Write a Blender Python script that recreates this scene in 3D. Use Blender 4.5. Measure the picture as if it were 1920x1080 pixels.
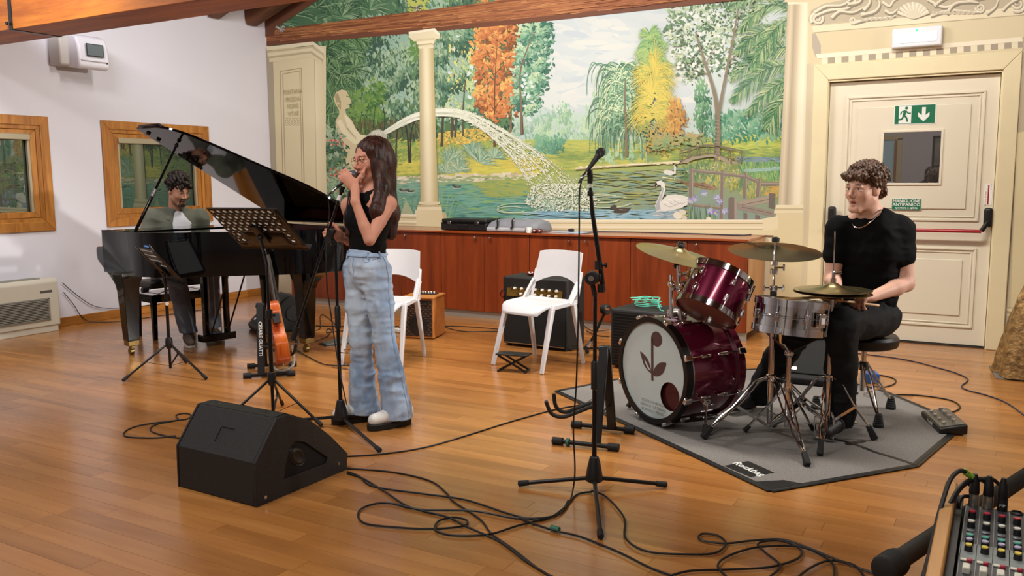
import bpy, bmesh, math, random
import numpy as np
from mathutils import Vector, Matrix, Euler
random.seed(7); RNG = np.random.default_rng(11)
for o in list(bpy.data.objects): bpy.data.objects.remove(o)
scn = bpy.context.scene
COL = scn.collection
# ---------------------------------------------------------------- camera (found from the room's vanishing lines)
FPX, YAW, PITCH, ROLL, CAMH = 1617., math.radians(-29.82), math.radians(7.225), math.radians(-0.412), 1.36
CW = Vector((math.sin(YAW)*math.cos(PITCH), math.cos(YAW)*math.cos(PITCH), -math.sin(PITCH)))
_r = Vector((math.cos(YAW), -math.sin(YAW), 0)); _u = _r.cross(CW)
CR = _r*math.cos(ROLL)+_u*math.sin(ROLL); CU = -_r*math.sin(ROLL)+_u*math.cos(ROLL)
CC = Vector((0, 0, CAMH))
cam = bpy.data.objects.new('camera', bpy.data.cameras.new('camera')); COL.objects.link(cam)
cam.data.sensor_width = 36; cam.data.lens = FPX/1920*36; cam.data.clip_end = 60; cam.data.clip_start = 0.05
cam.matrix_world = Matrix((( CR.x, CU.x, -CW.x, 0), (CR.y, CU.y, -CW.y, 0), (CR.z, CU.z, -CW.z, CAMH), (0, 0, 0, 1)))
scn.camera = cam
# ---------------------------------------------------------------- light
scn.view_settings.view_transform = 'Standard'; scn.view_settings.look = 'None'
scn.view_settings.gamma = 1; scn.view_settings.use_curve_mapping = False
scn.view_settings.exposure = 0.0
w = bpy.data.worlds.new('world'); scn.world = w; w.use_nodes = True
w.node_tree.nodes['Background'].inputs[0].default_value = (0.9, 0.92, 1, 1)
w.node_tree.nodes['Background'].inputs[1].default_value = 0.15
def area(name, loc, aim, sx, sy, power, col, spread=180):
    L = bpy.data.lights.new(name, 'AREA'); L.shape = 'RECTANGLE'; L.size = sx; L.size_y = sy
    L.energy = power; L.color = col; L.spread = math.radians(spread)
    o = bpy.data.objects.new(name, L); COL.objects.link(o); o.location = loc
    o.rotation_euler = (Vector(aim)-Vector(loc)).to_track_quat('-Z', 'Y').to_euler()
    return o
WARM, NEUT, COOL = (1, .9, .77), (1, .95, .885), (.93, .94, 1)
area('ceiling_lamp', (-3.6, 4.9, 3.75), (-3.6, 5.2, 0), 1.3, .25, 86, NEUT)
area('ceiling_lamp', (-0.9, 5.0, 3.9), (-0.9, 5.2, 0), 1.3, .25, 86, NEUT)
area('ceiling_lamp', (-6.0, 3.4, 3.4), (-7.0, 4.8, 1.2), 1.3, .25, 58, COOL)
area('ceiling_lamp', (-3.0, 1.4, 3.7), (-3.2, 3.0, 0), 1.3, .25, 84, NEUT)
area('ceiling_lamp', (0.4, 1.6, 3.8), (-0.4, 3.2, 0), 1.3, .25, 24, NEUT)
area('wall_wash_lamp', (-4.2, 5.0, 3.9), (-4.2, 7.7, 1.7), 2.2, .12, 62, NEUT)
area('wall_wash_lamp', (-0.8, 4.9, 4.0), (-0.8, 7.7, 1.4), 1.8, .12, 40, WARM)
area('ceiling_lamp', (-1.5, -2.0, 3.7), (-1.5, -2.2, 0), 1.3, .25, 100, NEUT)  # added lamp, brightens the rear hall so the door pane reflects it
area('side_spot_lamp', (3.2, 6.0, 2.5), (-5.5, 5.3, 1.0), .25, .25, 40, NEUT, 60)
# ---------------------------------------------------------------- pixel helpers (a pixel gives a direction; the plane gives the distance)
def ray(x, y): return CW+CR*((x-960)/FPX)-CU*((y-540)/FPX)
def PF(x, y, z=0.0): d = ray(x, y); return CC+d*((z-CAMH)/d.z)
def PY(x, y, Y): d = ray(x, y); return CC+d*(Y/d.y)
def PX(x, y, X): d = ray(x, y); return CC+d*(X/d.x)
def PZ(x, y, dep): return CC+ray(x, y)*dep
def depth(p): return (Vector(p)-CC).dot(CW)
def lin(c): return tuple(((v/12.92) if v <= .04045 else ((v+.055)/1.055)**2.4) for v in c)
def H(s): s = s.lstrip('#'); return lin([int(s[i:i+2], 16)/255 for i in (0, 2, 4)])
# ---------------------------------------------------------------- materials
MATS = {}
def mat(name, col='#808080', rough=.5, metal=0., spec=.5, coat=0., var=0., vscale=8., vstretch=(1, 1, 1), bump=0., bscale=60., bstretch=None, emit=None, estr=1., trans=0., sheen=0., col2=None, alpha=1., aniso=0.):
    if name in MATS: return MATS[name]
    m = bpy.data.materials.new(name); m.use_nodes = True; nt = m.node_tree; N = nt.nodes; b = N['Principled BSDF']; K = nt.links
    c = H(col) if isinstance(col, str) else col
    b.inputs['Base Color'].default_value = (*c, 1); b.inputs['Roughness'].default_value = rough; b.inputs['Metallic'].default_value = metal
    b.inputs['Specular IOR Level'].default_value = spec; b.inputs['Coat Weight'].default_value = coat; b.inputs['Coat Roughness'].default_value = .06
    b.inputs['Transmission Weight'].default_value = trans; b.inputs['Sheen Weight'].default_value = sheen; b.inputs['Alpha'].default_value = alpha
    if emit: b.inputs['Emission Color'].default_value = (*H(emit), 1); b.inputs['Emission Strength'].default_value = estr
    if var or bump or col2:
        tc = N.new('ShaderNodeTexCoord'); oi = N.new('ShaderNodeObjectInfo')
        def noise(scale, st, det=4):
            mp = N.new('ShaderNodeMapping'); mp.inputs['Scale'].default_value = st; K.new(tc.outputs['Object'], mp.inputs[0])
            n = N.new('ShaderNodeTexNoise'); n.inputs['Scale'].default_value = scale; n.inputs['Detail'].default_value = det; K.new(mp.outputs[0], n.inputs[0]); return n
        if var or col2:
            n = noise(vscale, vstretch); rp = N.new('ShaderNodeValToRGB'); K.new(n.outputs[0], rp.inputs[0])
            if col2: c2 = H(col2); a, bb = c, c2
            else: a, bb = tuple(v*(1-var) for v in c), tuple(min(1, v*(1+var)) for v in c)
            rp.color_ramp.elements[0].color = (*a, 1); rp.color_ramp.elements[1].color = (*bb, 1)
            rp.color_ramp.elements[0].position = .3; rp.color_ramp.elements[1].position = .7
            K.new(rp.outputs[0], b.inputs['Base Color'])
        if bump:
            n = noise(bscale, bstretch or vstretch, 3); bp = N.new('ShaderNodeBump'); bp.inputs['Strength'].default_value = bump; bp.inputs['Distance'].default_value = .01
            K.new(n.outputs[0], bp.inputs['Height']); K.new(bp.outputs[0], b.inputs['Normal'])
    MATS[name] = m; return m
def wood(name, dark, light, axis='X', scale=3., rough=.35, coat=0., rand=0.15, stretch=14., spec=.5, pore=.35):
    """long grain along one axis; each piece its own tone"""
    if name in MATS: return MATS[name]
    m = bpy.data.materials.new(name); m.use_nodes = True; nt = m.node_tree; N = nt.nodes; b = N['Principled BSDF']; K = nt.links
    g = N.new('ShaderNodeNewGeometry'); oi = N.new('ShaderNodeObjectInfo')
    ad = N.new('ShaderNodeMath'); ad.operation = 'ADD'; K.new(oi.outputs['Random'], ad.inputs[0]); K.new(g.outputs['Random Per Island'], ad.inputs[1])
    fr = N.new('ShaderNodeMath'); fr.operation = 'FRACT'; K.new(ad.outputs[0], fr.inputs[0])
    cx = N.new('ShaderNodeCombineXYZ'); mu = N.new('ShaderNodeMath'); mu.operation = 'MULTIPLY'; mu.inputs[1].default_value = 37.; K.new(fr.outputs[0], mu.inputs[0])
    for i in range(3): K.new(mu.outputs[0], cx.inputs[i])
    va = N.new('ShaderNodeVectorMath'); va.operation = 'ADD'; K.new(g.outputs['Position'], va.inputs[0]); K.new(cx.outputs[0], va.inputs[1])
    st = {'X': (1/stretch, 1, 1), 'Y': (1, 1/stretch, 1), 'Z': (1, 1, 1/stretch)}[axis]
    mp = N.new('ShaderNodeMapping'); mp.inputs['Scale'].default_value = tuple(s*scale*6 for s in st); K.new(va.outputs[0], mp.inputs[0])
    n = N.new('ShaderNodeTexNoise'); n.inputs['Scale'].default_value = 1.; n.inputs['Detail'].default_value = 6; n.inputs['Distortion'].default_value = .8; K.new(mp.outputs[0], n.inputs[0])
    mp2 = N.new('ShaderNodeMapping'); mp2.inputs['Scale'].default_value = tuple(s*scale*45 for s in st); K.new(va.outputs[0], mp2.inputs[0])
    n2 = N.new('ShaderNodeTexNoise'); n2.inputs['Scale'].default_value = 1.; n2.inputs['Detail'].default_value = 3; K.new(mp2.outputs[0], n2.inputs[0])
    mx = N.new('ShaderNodeMath'); mx.operation = 'MULTIPLY_ADD'; mx.inputs[1].default_value = pore; K.new(n2.outputs[0], mx.inputs[0]); 
    sb = N.new('ShaderNodeMath'); sb.operation = 'SUBTRACT'; sb.inputs[1].default_value = pore/2; K.new(n.outputs[0], sb.inputs[0]); K.new(sb.outputs[0], mx.inputs[2])
    rp = N.new('ShaderNodeValToRGB'); K.new(mx.outputs[0], rp.inputs[0])
    e = rp.color_ramp.elements; e[0].color = (*H(dark), 1); e[1].color = (*H(light), 1); e[0].position = .32; e[1].position = .68
    hs = N.new('ShaderNodeHueSaturation'); mr = N.new('ShaderNodeMapRange'); K.new(fr.outputs[0], mr.inputs[0]); mr.inputs[3].default_value = 1-rand; mr.inputs[4].default_value = 1+rand
    K.new(mr.outputs[0], hs.inputs['Value']); K.new(rp.outputs[0], hs.inputs['Color']); K.new(hs.outputs[0], b.inputs['Base Color'])
    b.inputs['Roughness'].default_value = rough; b.inputs['Coat Weight'].default_value = coat; b.inputs['Coat Roughness'].default_value = .12; b.inputs['Specular IOR Level'].default_value = spec
    MATS[name] = m; return m
BLK = mat('black_plastic', '#141414', .45); RUB = mat('black_rubber', '#0e0e0e', .75); BMET = mat('black_metal', '#121213', .32, .3)
CHR = mat('chrome', '#d8d8d8', .09, 1.); STEEL = mat('steel', '#a8a8a6', .25, 1.); WHP = mat('white_plastic', '#c6c5c8', .42, var=.02)
BRASS = mat('brass', '#8a7448', .35, 1.); GOLDC = mat('cymbal_bronze', '#a89a70', .28, 1., var=.12, vscale=3.)
# ---------------------------------------------------------------- mesh helpers
def frames(pts):
    pts = [Vector(p) for p in pts]; T = []
    for i in range(len(pts)):
        a = pts[max(0, i-1)]; c = pts[min(len(pts)-1, i+1)]; d = c-a
        T.append(d.normalized() if d.length > 1e-9 else Vector((0, 0, 1)))
    n = T[0].orthogonal().normalized(); out = []
    for i, t in enumerate(T):
        n = n-t*n.dot(t)
        if n.length < 1e-6: n = t.orthogonal()
        n.normalize(); out.append((pts[i], n.copy(), t.cross(n)))
    return out
def spline(pts, k=8, closed=False):
    P = [Vector(p) for p in pts]; n = len(P); out = []
    if n < 3 and not closed: return P
    for i in range(n if closed else n-1):
        if closed: a, b, c, d = P[(i-1) % n], P[i], P[(i+1) % n], P[(i+2) % n]
        else: a, b, c, d = P[max(0, i-1)], P[i], P[i+1], P[min(n-1, i+2)]
        for j in range(k):
            t = j/k
            out.append(.5*((2*b)+(c-a)*t+(2*a-5*b+4*c-d)*t*t+(3*b-a-3*c+d)*t**3))
    if not closed: out.append(P[-1])
    return out
class MB:
    def __init__(s): s.v = []; s.f = []
    def add(s, vs, fs, M=None):
        o = len(s.v); s.v += [tuple(M @ Vector(p)) if M is not None else tuple(p) for p in vs]; s.f += [tuple(i+o for i in f) for f in fs]; return s
    def box(s, c, d, M=None, taper=None):
        x, y, z = c; a, b, h = d[0]/2, d[1]/2, d[2]/2; t = taper or 1
        vs = [(x-a, y-b, z-h), (x+a, y-b, z-h), (x+a, y+b, z-h), (x-a, y+b, z-h), (x-a*t, y-b*t, z+h), (x+a*t, y-b*t, z+h), (x+a*t, y+b*t, z+h), (x-a*t, y+b*t, z+h)]
        return s.add(vs, [(3, 2, 1, 0), (4, 5, 6, 7), (0, 1, 5, 4), (1, 2, 6, 5), (2, 3, 7, 6), (3, 0, 4, 7)], M)
    def bar(s, a, b, w, h, up=(0, 0, 1), M=None, w2=None, h2=None):
        a = Vector(a); b = Vector(b); t = (b-a).normalized(); up = Vector(up); x = t.cross(up)
        x = (x if x.length > 1e-5 else t.orthogonal()).normalized(); y = x.cross(t); vs = []
        for p, ww, hh in ((a, w, h), (b, w2 or w, h2 or h)):
            for i, j in ((-1, -1), (1, -1), (1, 1), (-1, 1)): vs.append(p+x*(i*ww/2)+y*(j*hh/2))
        return s.add(vs, [(3, 2, 1, 0), (4, 5, 6, 7), (0, 1, 5, 4), (1, 2, 6, 5), (2, 3, 7, 6), (3, 0, 4, 7)], M)
    def tube(s, pts, r, n=8, cap=True, M=None, closed=False, flat=1.):
        fr = frames(pts); vs = []; fs = []; m = len(fr)
        for i, (p, u, w_) in enumerate(fr):
            rr = r[i] if isinstance(r, (list, tuple)) else r
            for j in range(n):
                a = 2*math.pi*j/n; vs.append(p+u*(rr*math.cos(a))+w_*(rr*flat*math.sin(a)))
        for i in range(m if closed else m-1):
            for j in range(n):
                k = (j+1) % n; i2 = (i+1) % m; fs.append((i*n+j, i*n+k, i2*n+k, i2*n+j))
        if cap and not closed: fs += [tuple(range(n-1, -1, -1)), tuple((m-1)*n+j for j in range(n))]
        return s.add(vs, fs, M)
    def cyl(s, a, b, r, r2=None, n=16, M=None): return s.tube([a, b], [r, r if r2 is None else r2], n, True, M)
    def lathe(s, prof, n=24, M=None, close=False):
        vs = []; fs = []; m = len(prof)
        for r, z in prof:
            for j in range(n): a = 2*math.pi*j/n; vs.append((r*math.cos(a), r*math.sin(a), z))
        for i in range(m if close else m-1):
            for j in range(n): k = (j+1) % n; i2 = (i+1) % m; fs.append((i*n+j, i*n+k, i2*n+k, i2*n+j))
        if not close:
            if prof[0][0] > 1e-6: fs.append(tuple(range(n-1, -1, -1)))
            if prof[-1][0] > 1e-6: fs.append(tuple((m-1)*n+j for j in range(n)))
        return s.add(vs, fs, M)
    def prism(s, poly, a, b, f, M=None):
        """poly of (u, v); f(u, v, t) -> point, between t=a and t=b"""
        n = len(poly); vs = [f(u, v, a) for u, v in poly]+[f(u, v, b) for u, v in poly]
        return s.add(vs, [tuple(range(n-1, -1, -1)), tuple(range(n, 2*n))]+[(i, (i+1) % n, n+(i+1) % n, n+i) for i in range(n)], M)
    def loft(s, rings, cap=True, M=None, closed=False):
        n = len(rings[0]); vs = [p for r in rings for p in r]; fs = []; m = len(rings)
        for i in range(m if closed else m-1):
            for j in range(n): k = (j+1) % n; i2 = (i+1) % m; fs.append((i*n+j, i*n+k, i2*n+k, i2*n+j))
        if cap and not closed: fs += [tuple(range(n-1, -1, -1)), tuple((m-1)*n+j for j in range(n))]
        return s.add(vs, fs, M)
    def ball(s, c, r, n=16, M=None, sc=(1, 1, 1)):
        k = n//2; pr = [(math.sin(math.pi*i/k), -math.cos(math.pi*i/k)) for i in range(k+1)]
        MM = Matrix.Translation(c) @ Matrix.Diagonal((r*sc[0], r*sc[1], r*sc[2], 1))
        pr[0] = (1e-7, -1); pr[-1] = (1e-7, 1)
        return s.lathe(pr, n, MM if M is None else M @ MM)
    def build(s, name, m, parent=None, bevel=0, seg=2, ang=35, sub=0, flip=False):
        me = bpy.data.meshes.new(name); me.from_pydata(s.v, [], s.f)
        bm = bmesh.new(); bm.from_mesh(me); bmesh.ops.recalc_face_normals(bm, faces=bm.faces); bm.to_mesh(me); bm.free()
        me.materials.append(m); me.polygons.foreach_set('use_smooth', [True]*len(me.polygons))
        if not sub: me.set_sharp_from_angle(angle=math.radians(ang))
        o = bpy.data.objects.new(name, me); COL.objects.link(o)
        if parent is not None: o.parent = parent
        if bevel:
            b = o.modifiers.new('bevel', 'BEVEL'); b.width = bevel; b.segments = seg; b.limit_method = 'ANGLE'; b.angle_limit = math.radians(40)
        if sub: q = o.modifiers.new('sub', 'SUBSURF'); q.levels = sub; q.render_levels = sub
        return o
def tag(o, label=None, cat=None, group=None, kind=None):
    if label: o['label'] = label
    if cat: o['category'] = cat
    if group: o['group'] = group
    if kind: o['kind'] = kind
    return o
def thing(name, label, cat, loc=(0, 0, 0), rz=0., group=None):
    o = bpy.data.objects.new(name, None); COL.objects.link(o); o.location = loc; o.rotation_euler = (0, 0, rz); o.empty_display_size = .05
    return tag(o, label, cat, group)
def dup(root, loc=None, rz=None, label=None):
    def cp(o, par):
        c = o.copy(); COL.objects.link(c); c.parent = par
        for ch in o.children: cp(ch, c)
        return c
    kids = cp(root, None)
    if loc is not None: kids.location = loc
    if rz is not None: kids.rotation_euler = (0, 0, rz)
    if label: kids['label'] = label
    return kids
def text(s, name, size, m, parent, M, ext=.0006, align='CENTER', bold=0., sx=1., res=2):
    """lettering as a thin mesh, drawn in the local XY plane of M"""
    cu = bpy.data.curves.new(name, 'FONT'); cu.body = s; cu.size = size; cu.align_x = align; cu.align_y = 'CENTER'; cu.extrude = ext; cu.offset = bold; cu.resolution_u = res
    t = bpy.data.objects.new(name, cu); COL.objects.link(t); dg = bpy.context.evaluated_depsgraph_get(); dg.update()
    me = bpy.data.meshes.new_from_object(t.evaluated_get(dg)); bpy.data.objects.remove(t); me.transform(M @ Matrix.Diagonal((sx, 1, 1, 1)))
    me.materials.clear(); me.materials.append(m); o = bpy.data.objects.new(name, me); COL.objects.link(o)
    if parent is not None: o.parent = parent
    return o
def basis(o, x, y, z): # columns
    return Matrix(((x[0], y[0], z[0], o[0]), (x[1], y[1], z[1], o[1]), (x[2], y[2], z[2], o[2]), (0, 0, 0, 1)))
def axisM(o, z, x=None):
    z = Vector(z).normalized(); x = Vector(x) if x is not None else z.orthogonal(); x = (x-z*x.dot(z)).normalized(); return basis(o, x, z.cross(x), z)
def T(x, y, z): return Matrix.Translation((x, y, z))
def RZ(a): return Matrix.Rotation(a, 4, 'Z')
def RX(a): return Matrix.Rotation(a, 4, 'X')
def RY(a): return Matrix.Rotation(a, 4, 'Y')
# ================================================================ the room
YB, XL, XR, YR = 7.66, -7.72, 4.6, -4.6
PLASTER = mat('white_plaster', '#d4d2da', .85, var=.015, vscale=1.5, bump=.04, bscale=140)
CREAM = mat('cream_paint', '#e0d7bb', .6, var=.03, vscale=2.)
FLOORW = wood('oak_floor', '#95602f', '#ae7740', 'X', 1.1, .22, .1, .12, 9., .5, .22)
BASEW = wood('baseboard_wood', '#8f5a22', '#b27531', 'Y', 2., .4, 0, .04)
WINW = wood('window_wood', '#90571f', '#b57a35', 'Z', 2.2, .42, 0, .12, 10.)
BEAMF = wood('beam_wood', '#8f4a12', '#c0701f', 'X', 1.2, .55, 0, .08, 9.)
RAFT = wood('rafter_wood', '#4a2a16', '#6e4122', 'X', 1.4, .6, 0, .1, 9.)
CHERRY = wood('cherry_veneer', '#662a10', '#853a17', 'Z', 1.6, .38, 0, .1, 12., .4, .3)
JOINT = mat('floor_joint', '#4a2810', .8)
def structure(o): o['kind'] = 'structure'; return o
# ---- floor with its planks
floor = structure(MB().box(((XL+XR)/2, (YB+YR)/2, -.06), (XR-XL, YB-YR, .11)).build('floor', JOINT))
def proj(p):
    v = Vector(p)-CC; z = v.dot(CW); return (960+FPX*v.dot(CR)/z, 540-FPX*v.dot(CU)/z, z) if z > .2 else (-9e3, 9e3, z)
planks = []; PWD = .0895; y = YB-.0005
row = 0
while y-PWD > YR:
    x = XL-random.random()*1.1
    while x < XR:
        L = random.choice((.72, .9, 1.05, 1.2)); a, b = max(x, XL), min(x+L, XR)
        if b-a > .05: planks.append((a, b, y-PWD, y))
        x += L
    y -= PWD; row += 1
def shown(p):
    c = proj(((p[0]+p[1])/2, (p[2]+p[3])/2, 0))
    return (-150 < c[0] < 2070 and 480 < c[1] < 1180), 1/max(c[2], .3)**2*(p[1]-p[0])
vis = sorted([p for p in planks if shown(p)[0]], key=lambda p: -shown(p)[1]); near = set(vis[:300])
pm = MB().box((0, 0, -.5), (1, 1, 1)).build('plank', FLOORW, floor); pmesh = pm.data; bpy.data.objects.remove(pm)
rest = MB(); G = .0011
for p in planks:
    c = ((p[0]+p[1])/2, (p[2]+p[3])/2); d = (p[1]-p[0]-G, p[3]-p[2]-G); dz = random.uniform(-.00025, 0)
    if p in near:
        o = bpy.data.objects.new('plank', pmesh); COL.objects.link(o); o.parent = floor; o.location = (*c, dz); o.scale = (*d, .005)
    else: rest.box((*c, dz-.0025), (*d, .005))
o = rest.build('far_planks', FLOORW, floor); o['kind'] = 'stuff'
# ---- walls
DX0, DX1, DZ = -1.352, -.082, 2.148
wb = MB(); 
for x0, x1, z0, z1 in ((XL-.2, DX0, -.1, 6.4), (DX1, XR+.2, -.1, 6.4), (DX0, DX1, DZ, 6.4)): wb.box(((x0+x1)/2, YB+.1, (z0+z1)/2), (x1-x0, .2, z1-z0))
structure(wb.build('wall_back', CREAM))
W1, W2, WZ = (3.57, 4.88), (5.419, 6.727), (.912, 1.955)
wl = MB(); ins = .03
for y0, y1, z0, z1 in ((YR-.2, W1[0]+ins, -.1, 4), (W1[1]-ins, W2[0]+ins, -.1, 4), (W2[1]-ins, YB, -.1, 4), (W1[0]+ins, W1[1]-ins, -.1, WZ[0]+ins), (W1[0]+ins, W1[1]-ins, WZ[1]-ins, 4), (W2[0]+ins, W2[1]-ins, -.1, WZ[0]+ins), (W2[0]+ins, W2[1]-ins, WZ[1]-ins, 4)):
    wl.box((XL-.1, (y0+y1)/2, (z0+z1)/2), (.2, y1-y0, z1-z0))
structure(wl.build('wall_left', PLASTER))
structure(MB().box((XR+.1, (YB+YR)/2, 2.2), (.2, YB-YR, 4.6)).build('wall_right', PLASTER))
structure(MB().box(((XL+XR)/2, YR-.1, 3.1), (XR-XL+.4, .2, 6.6)).build('wall_rear', PLASTER))
# ---- timber roof: sloping boards, rafters, tie beam
RS = .36; ZE = 3.3; XM = -1.56
cl = MB()
for x0, x1, z0, z1 in ((XL-.2, XM, ZE-.2*RS, ZE+RS*(XM-XL)), (XM, XR+.2, ZE+RS*(XM-XL), ZE-.2*RS)):
    cl.add([(x0, YR-.1, z0), (x1, YR-.1, z1), (x1, YB+.1, z1), (x0, YB+.1, z0), (x0, YR-.1, z0+.08), (x1, YR-.1, z1+.08), (x1, YB+.1, z1+.08), (x0, YB+.1, z0+.08)], [(0, 1, 2, 3), (7, 6, 5, 4), (0, 4, 5, 1), (1, 5, 6, 2), (2, 6, 7, 3), (3, 7, 4, 0)])
structure(cl.build('ceiling', RAFT))
for k, yc in enumerate((7.42, 6.87, 6.3, 5.7, 5.1, 3.5, 2.5, 1.4, .3, -.9, -2.1, -3.3)):
    b = MB(); b.bar((XL+.002, yc, ZE-.085), (XM, yc, ZE-.085+RS*(XM-XL)), .155, .17); structure(b.build('rafter', RAFT, None, .004))
    b = MB(); b.bar((XR-.002, yc, ZE-.085), (XM, yc, ZE-.085+RS*(XM-XL)), .155, .17); structure(b.build('rafter', RAFT, None, .004))
tb = MB().box(((XL+XR)/2, 4.2, 2.52+.18), (XR-XL, .39, .36)).build('tie_beam', BEAMF, None, .006); structure(tb)
s0 = PY(22, 54, 4.0)
MB().box((s0.x-.012, 4.2, 2.7), (.045, .4, .37)).build('iron_strap', BMET, tb, .002)
q = MB().cyl((s0.x-.03, 3.99, 2.565), (s0.x-.03, 3.975, 2.565), .013, n=14); q.build('bolt', BMET, tb)
# ---- baseboards
structure(MB().box((XL+.007, (YR+YB)/2, .042), (.014, YB-YR-.01, .084)).build('baseboard_left', BASEW, None, .003))
structure(MB().box(((DX1+.12+XR)/2, YB-.008, .042), (XR-DX1-.12, .014, .084)).build('baseboard_back', BASEW, None, .003))
# ---- windows: mitred casing, frame, sash, blind cassette and guides, dark pane
GLASS = mat('night_glass', '#7c867e', .015, .9, .9)
BLIND = mat('beige_aluminium', '#a59a80', .45, .2)
def rect_frame(name, mtl, par, y0, y1, z0, z1, w_, x0, x1, bev=.004):
    """four mitred boards, each a part"""
    c = [((y0, z0), (y0+w_, z0+w_), (y0+w_, z1-w_), (y0, z1)), ((y1, z1), (y1-w_, z1-w_), (y1-w_, z0+w_), (y1, z0)), ((y0, z1), (y0+w_, z1-w_), (y1-w_, z1-w_), (y1, z1)), ((y1, z0), (y1-w_, z0+w_), (y0+w_, z0+w_), (y0, z0))]
    for poly in c: MB().prism(poly, x0, x1, lambda u, v, t: (t, u, v)).build(name, mtl, par, bev)
for i, (y0, y1) in enumerate((W1, W2)):
    wn = thing('window_%d' % (i+1), None, None, (XL, y0, WZ[0])); structure(wn); L, Hh = y1-y0, WZ[1]-WZ[0]
    rect_frame('casing_board', WINW, wn, 0, L, 0, Hh, .085, .001, .022)
    rect_frame('frame_board', WINW, wn, .06, L-.06, .06, Hh-.06, .062, -.10, .010)
    rect_frame('sash_board', WINW, wn, .124, L-.124, .124, Hh-.124, .055, -.10, .003)
    MB().box((-.004, L/2, Hh-.19), (.05, L-.36, .055)).build('blind_cassette', BLIND, wn, .006)
    for s in (.188, L-.188): MB().box((-.018, s, Hh/2-.02), (.03, .026, Hh-.37)).build('blind_guide', BLIND, wn, .003)
    MB().box((-.05, L/2, Hh/2), (.012, L-.35, Hh-.35)).build('pane', GLASS, wn)
    MB().box((.006, L/2, .129), (.012, .05, .012)).build('latch', BMET, wn, .002)
# ---- door with casing, raised panels, pane, panic bar and signs
DOORP = mat('cream_door_paint', '#dcd5c0', .45, var=.01); SEALD = mat('dark_gap', '#2a241c', .8)
dr = thing('door_1', None, None, (0, 0, 0)); structure(dr)
fw = .117; fx0, fx1, fz = -1.461, .033, 2.279; CASP = mat('cream_casing_paint', '#ddd1ab', .5, var=.02)
for poly in (((fx0, 0), (fx0+fw, 0), (fx0+fw, fz-fw-.012), (fx0, fz)), ((fx1, 0), (fx1, fz), (fx1-fw, fz-fw-.012), (fx1-fw, 0)), ((fx0, fz), (fx0+fw, fz-fw-.012), (fx1-fw, fz-fw-.012), (fx1, fz))):
    MB().prism(poly, YB-.035, YB+.02, lambda u, v, t: (u, t, v)).build('casing_board', CASP, dr, .006)
for x, wd in ((DX0+.006, .012), (DX1-.006, .012)): MB().box((x, YB+.06, 1.07), (wd, .16, 2.14)).build('jamb', CASP, dr)
MB().box(((DX0+DX1)/2, YB+.06, 2.142), (1.26, .16, .012)).build('jamb', CASP, dr)
YD = YB+.03
MB().box(((DX0+DX1)/2, YB+.1, .004), (1.26, .19, .010)).build('gap_dark_strip', SEALD, dr); MB().box(((DX0+DX1)/2, YB+.17, 1.07), (1.29, .02, 2.16)).build('door_backing', SEALD, dr)  # strip added under the leaf; the gap's shade is in its dark colour
lf = MB().box(((DX0+DX1)/2, YD+.022, 1.072), (1.238, .044, 2.116)).build('leaf', DOORP, dr, .002)
def panel(name, x0, x1, z0, z1):
    for w_, d0, ins in ((.018, .012, 0), (.012, .007, .03)):
        a, b, c, d = x0+ins, x1-ins, z0+ins, z1-ins
        for poly in (((a, c), (a+w_, c+w_), (a+w_, d-w_), (a, d)), ((b, d), (b-w_, d-w_), (b-w_, c+w_), (b, c)), ((a, d), (a+w_, d-w_), (b-w_, d-w_), (b, d)), ((b, c), (b-w_, c+w_), (a+w_, c+w_), (a, c))):
            MB().prism(poly, YD-d0, YD+.001, lambda u, v, t: (u, t, v)).build('panel_moulding', DOORP, lf, .004)
    MB().box(((x0+x1)/2, YD-.003, (z0+z1)/2), (x1-x0-.19, .012, z1-z0-.19)).build(name, DOORP, lf, .005)
panel('panel', -1.2, -.19, 1.0, 2.01); panel('panel', -1.2, -.19, .15, .79)
px0, px1, pz0, pz1 = -.905, -.484, 1.302, 1.708
MB().box(((px0+px1)/2, YD-.011, (pz0+pz1)/2), (px1-px0, .006, pz1-pz0)).build('pane', mat('door_glass', '#8c8a88', .01, .9, .9), lf)
for x, z, a, b in ((px0-.008, (pz0+pz1)/2, .018, pz1-pz0+.034), (px1+.008, (pz0+pz1)/2, .018, pz1-pz0+.034)): MB().box((x, YD-.012, z), (a, .014, b)).build('glazing_bead', DOORP, lf, .003)
for z in (pz0-.008, pz1+.008): MB().box(((px0+px1)/2, YD-.012, z), (px1-px0, .014, .018)).build('glazing_bead', DOORP, lf, .003)
RED = mat('red_enamel', '#9c0f1c', .3)
MB().cyl((-1.29, YB-.06, .928), (-.165, YB-.06, .928), .014).build('panic_bar', RED, lf)
for x in (-1.275, -.125):
    h = MB().box((x, YB-.022, 1.035), (.062, .055, .15)).build('bar_housing', BLK, lf, .02, 4)
    MB().bar((x, YB-.04, 1.0), (x+(-.04 if x > -.5 else .03), YB-.06, .93), .03, .03).build('bar_arm', BLK, h, .006)
GRN = mat('sign_green', '#0c6b4a', .4); SWH = mat('sign_white', '#e6e9e4', .4)
def flat(poly, y0, y1): return MB().prism(poly, y0, y1, lambda u, v, t: (u, t, v))
sg = flat([(-.836, 1.768), (-.531, 1.768), (-.531, 1.924), (-.836, 1.924)], YD-.0125, YD-.009).build('exit_sign', SWH, lf); sg['label'] = 'green and white emergency exit sign'
flat([(-.83, 1.774), (-.537, 1.774), (-.537, 1.918), (-.83, 1.918)], YD-.0135, YD-.0125).build('green_field', GRN, sg)
flat([(-.80, 1.778), (-.708, 1.778), (-.708, 1.914), (-.80, 1.914)], YD-.0145, YD-.0135).build('doorway_mark', SWH, sg)
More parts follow.
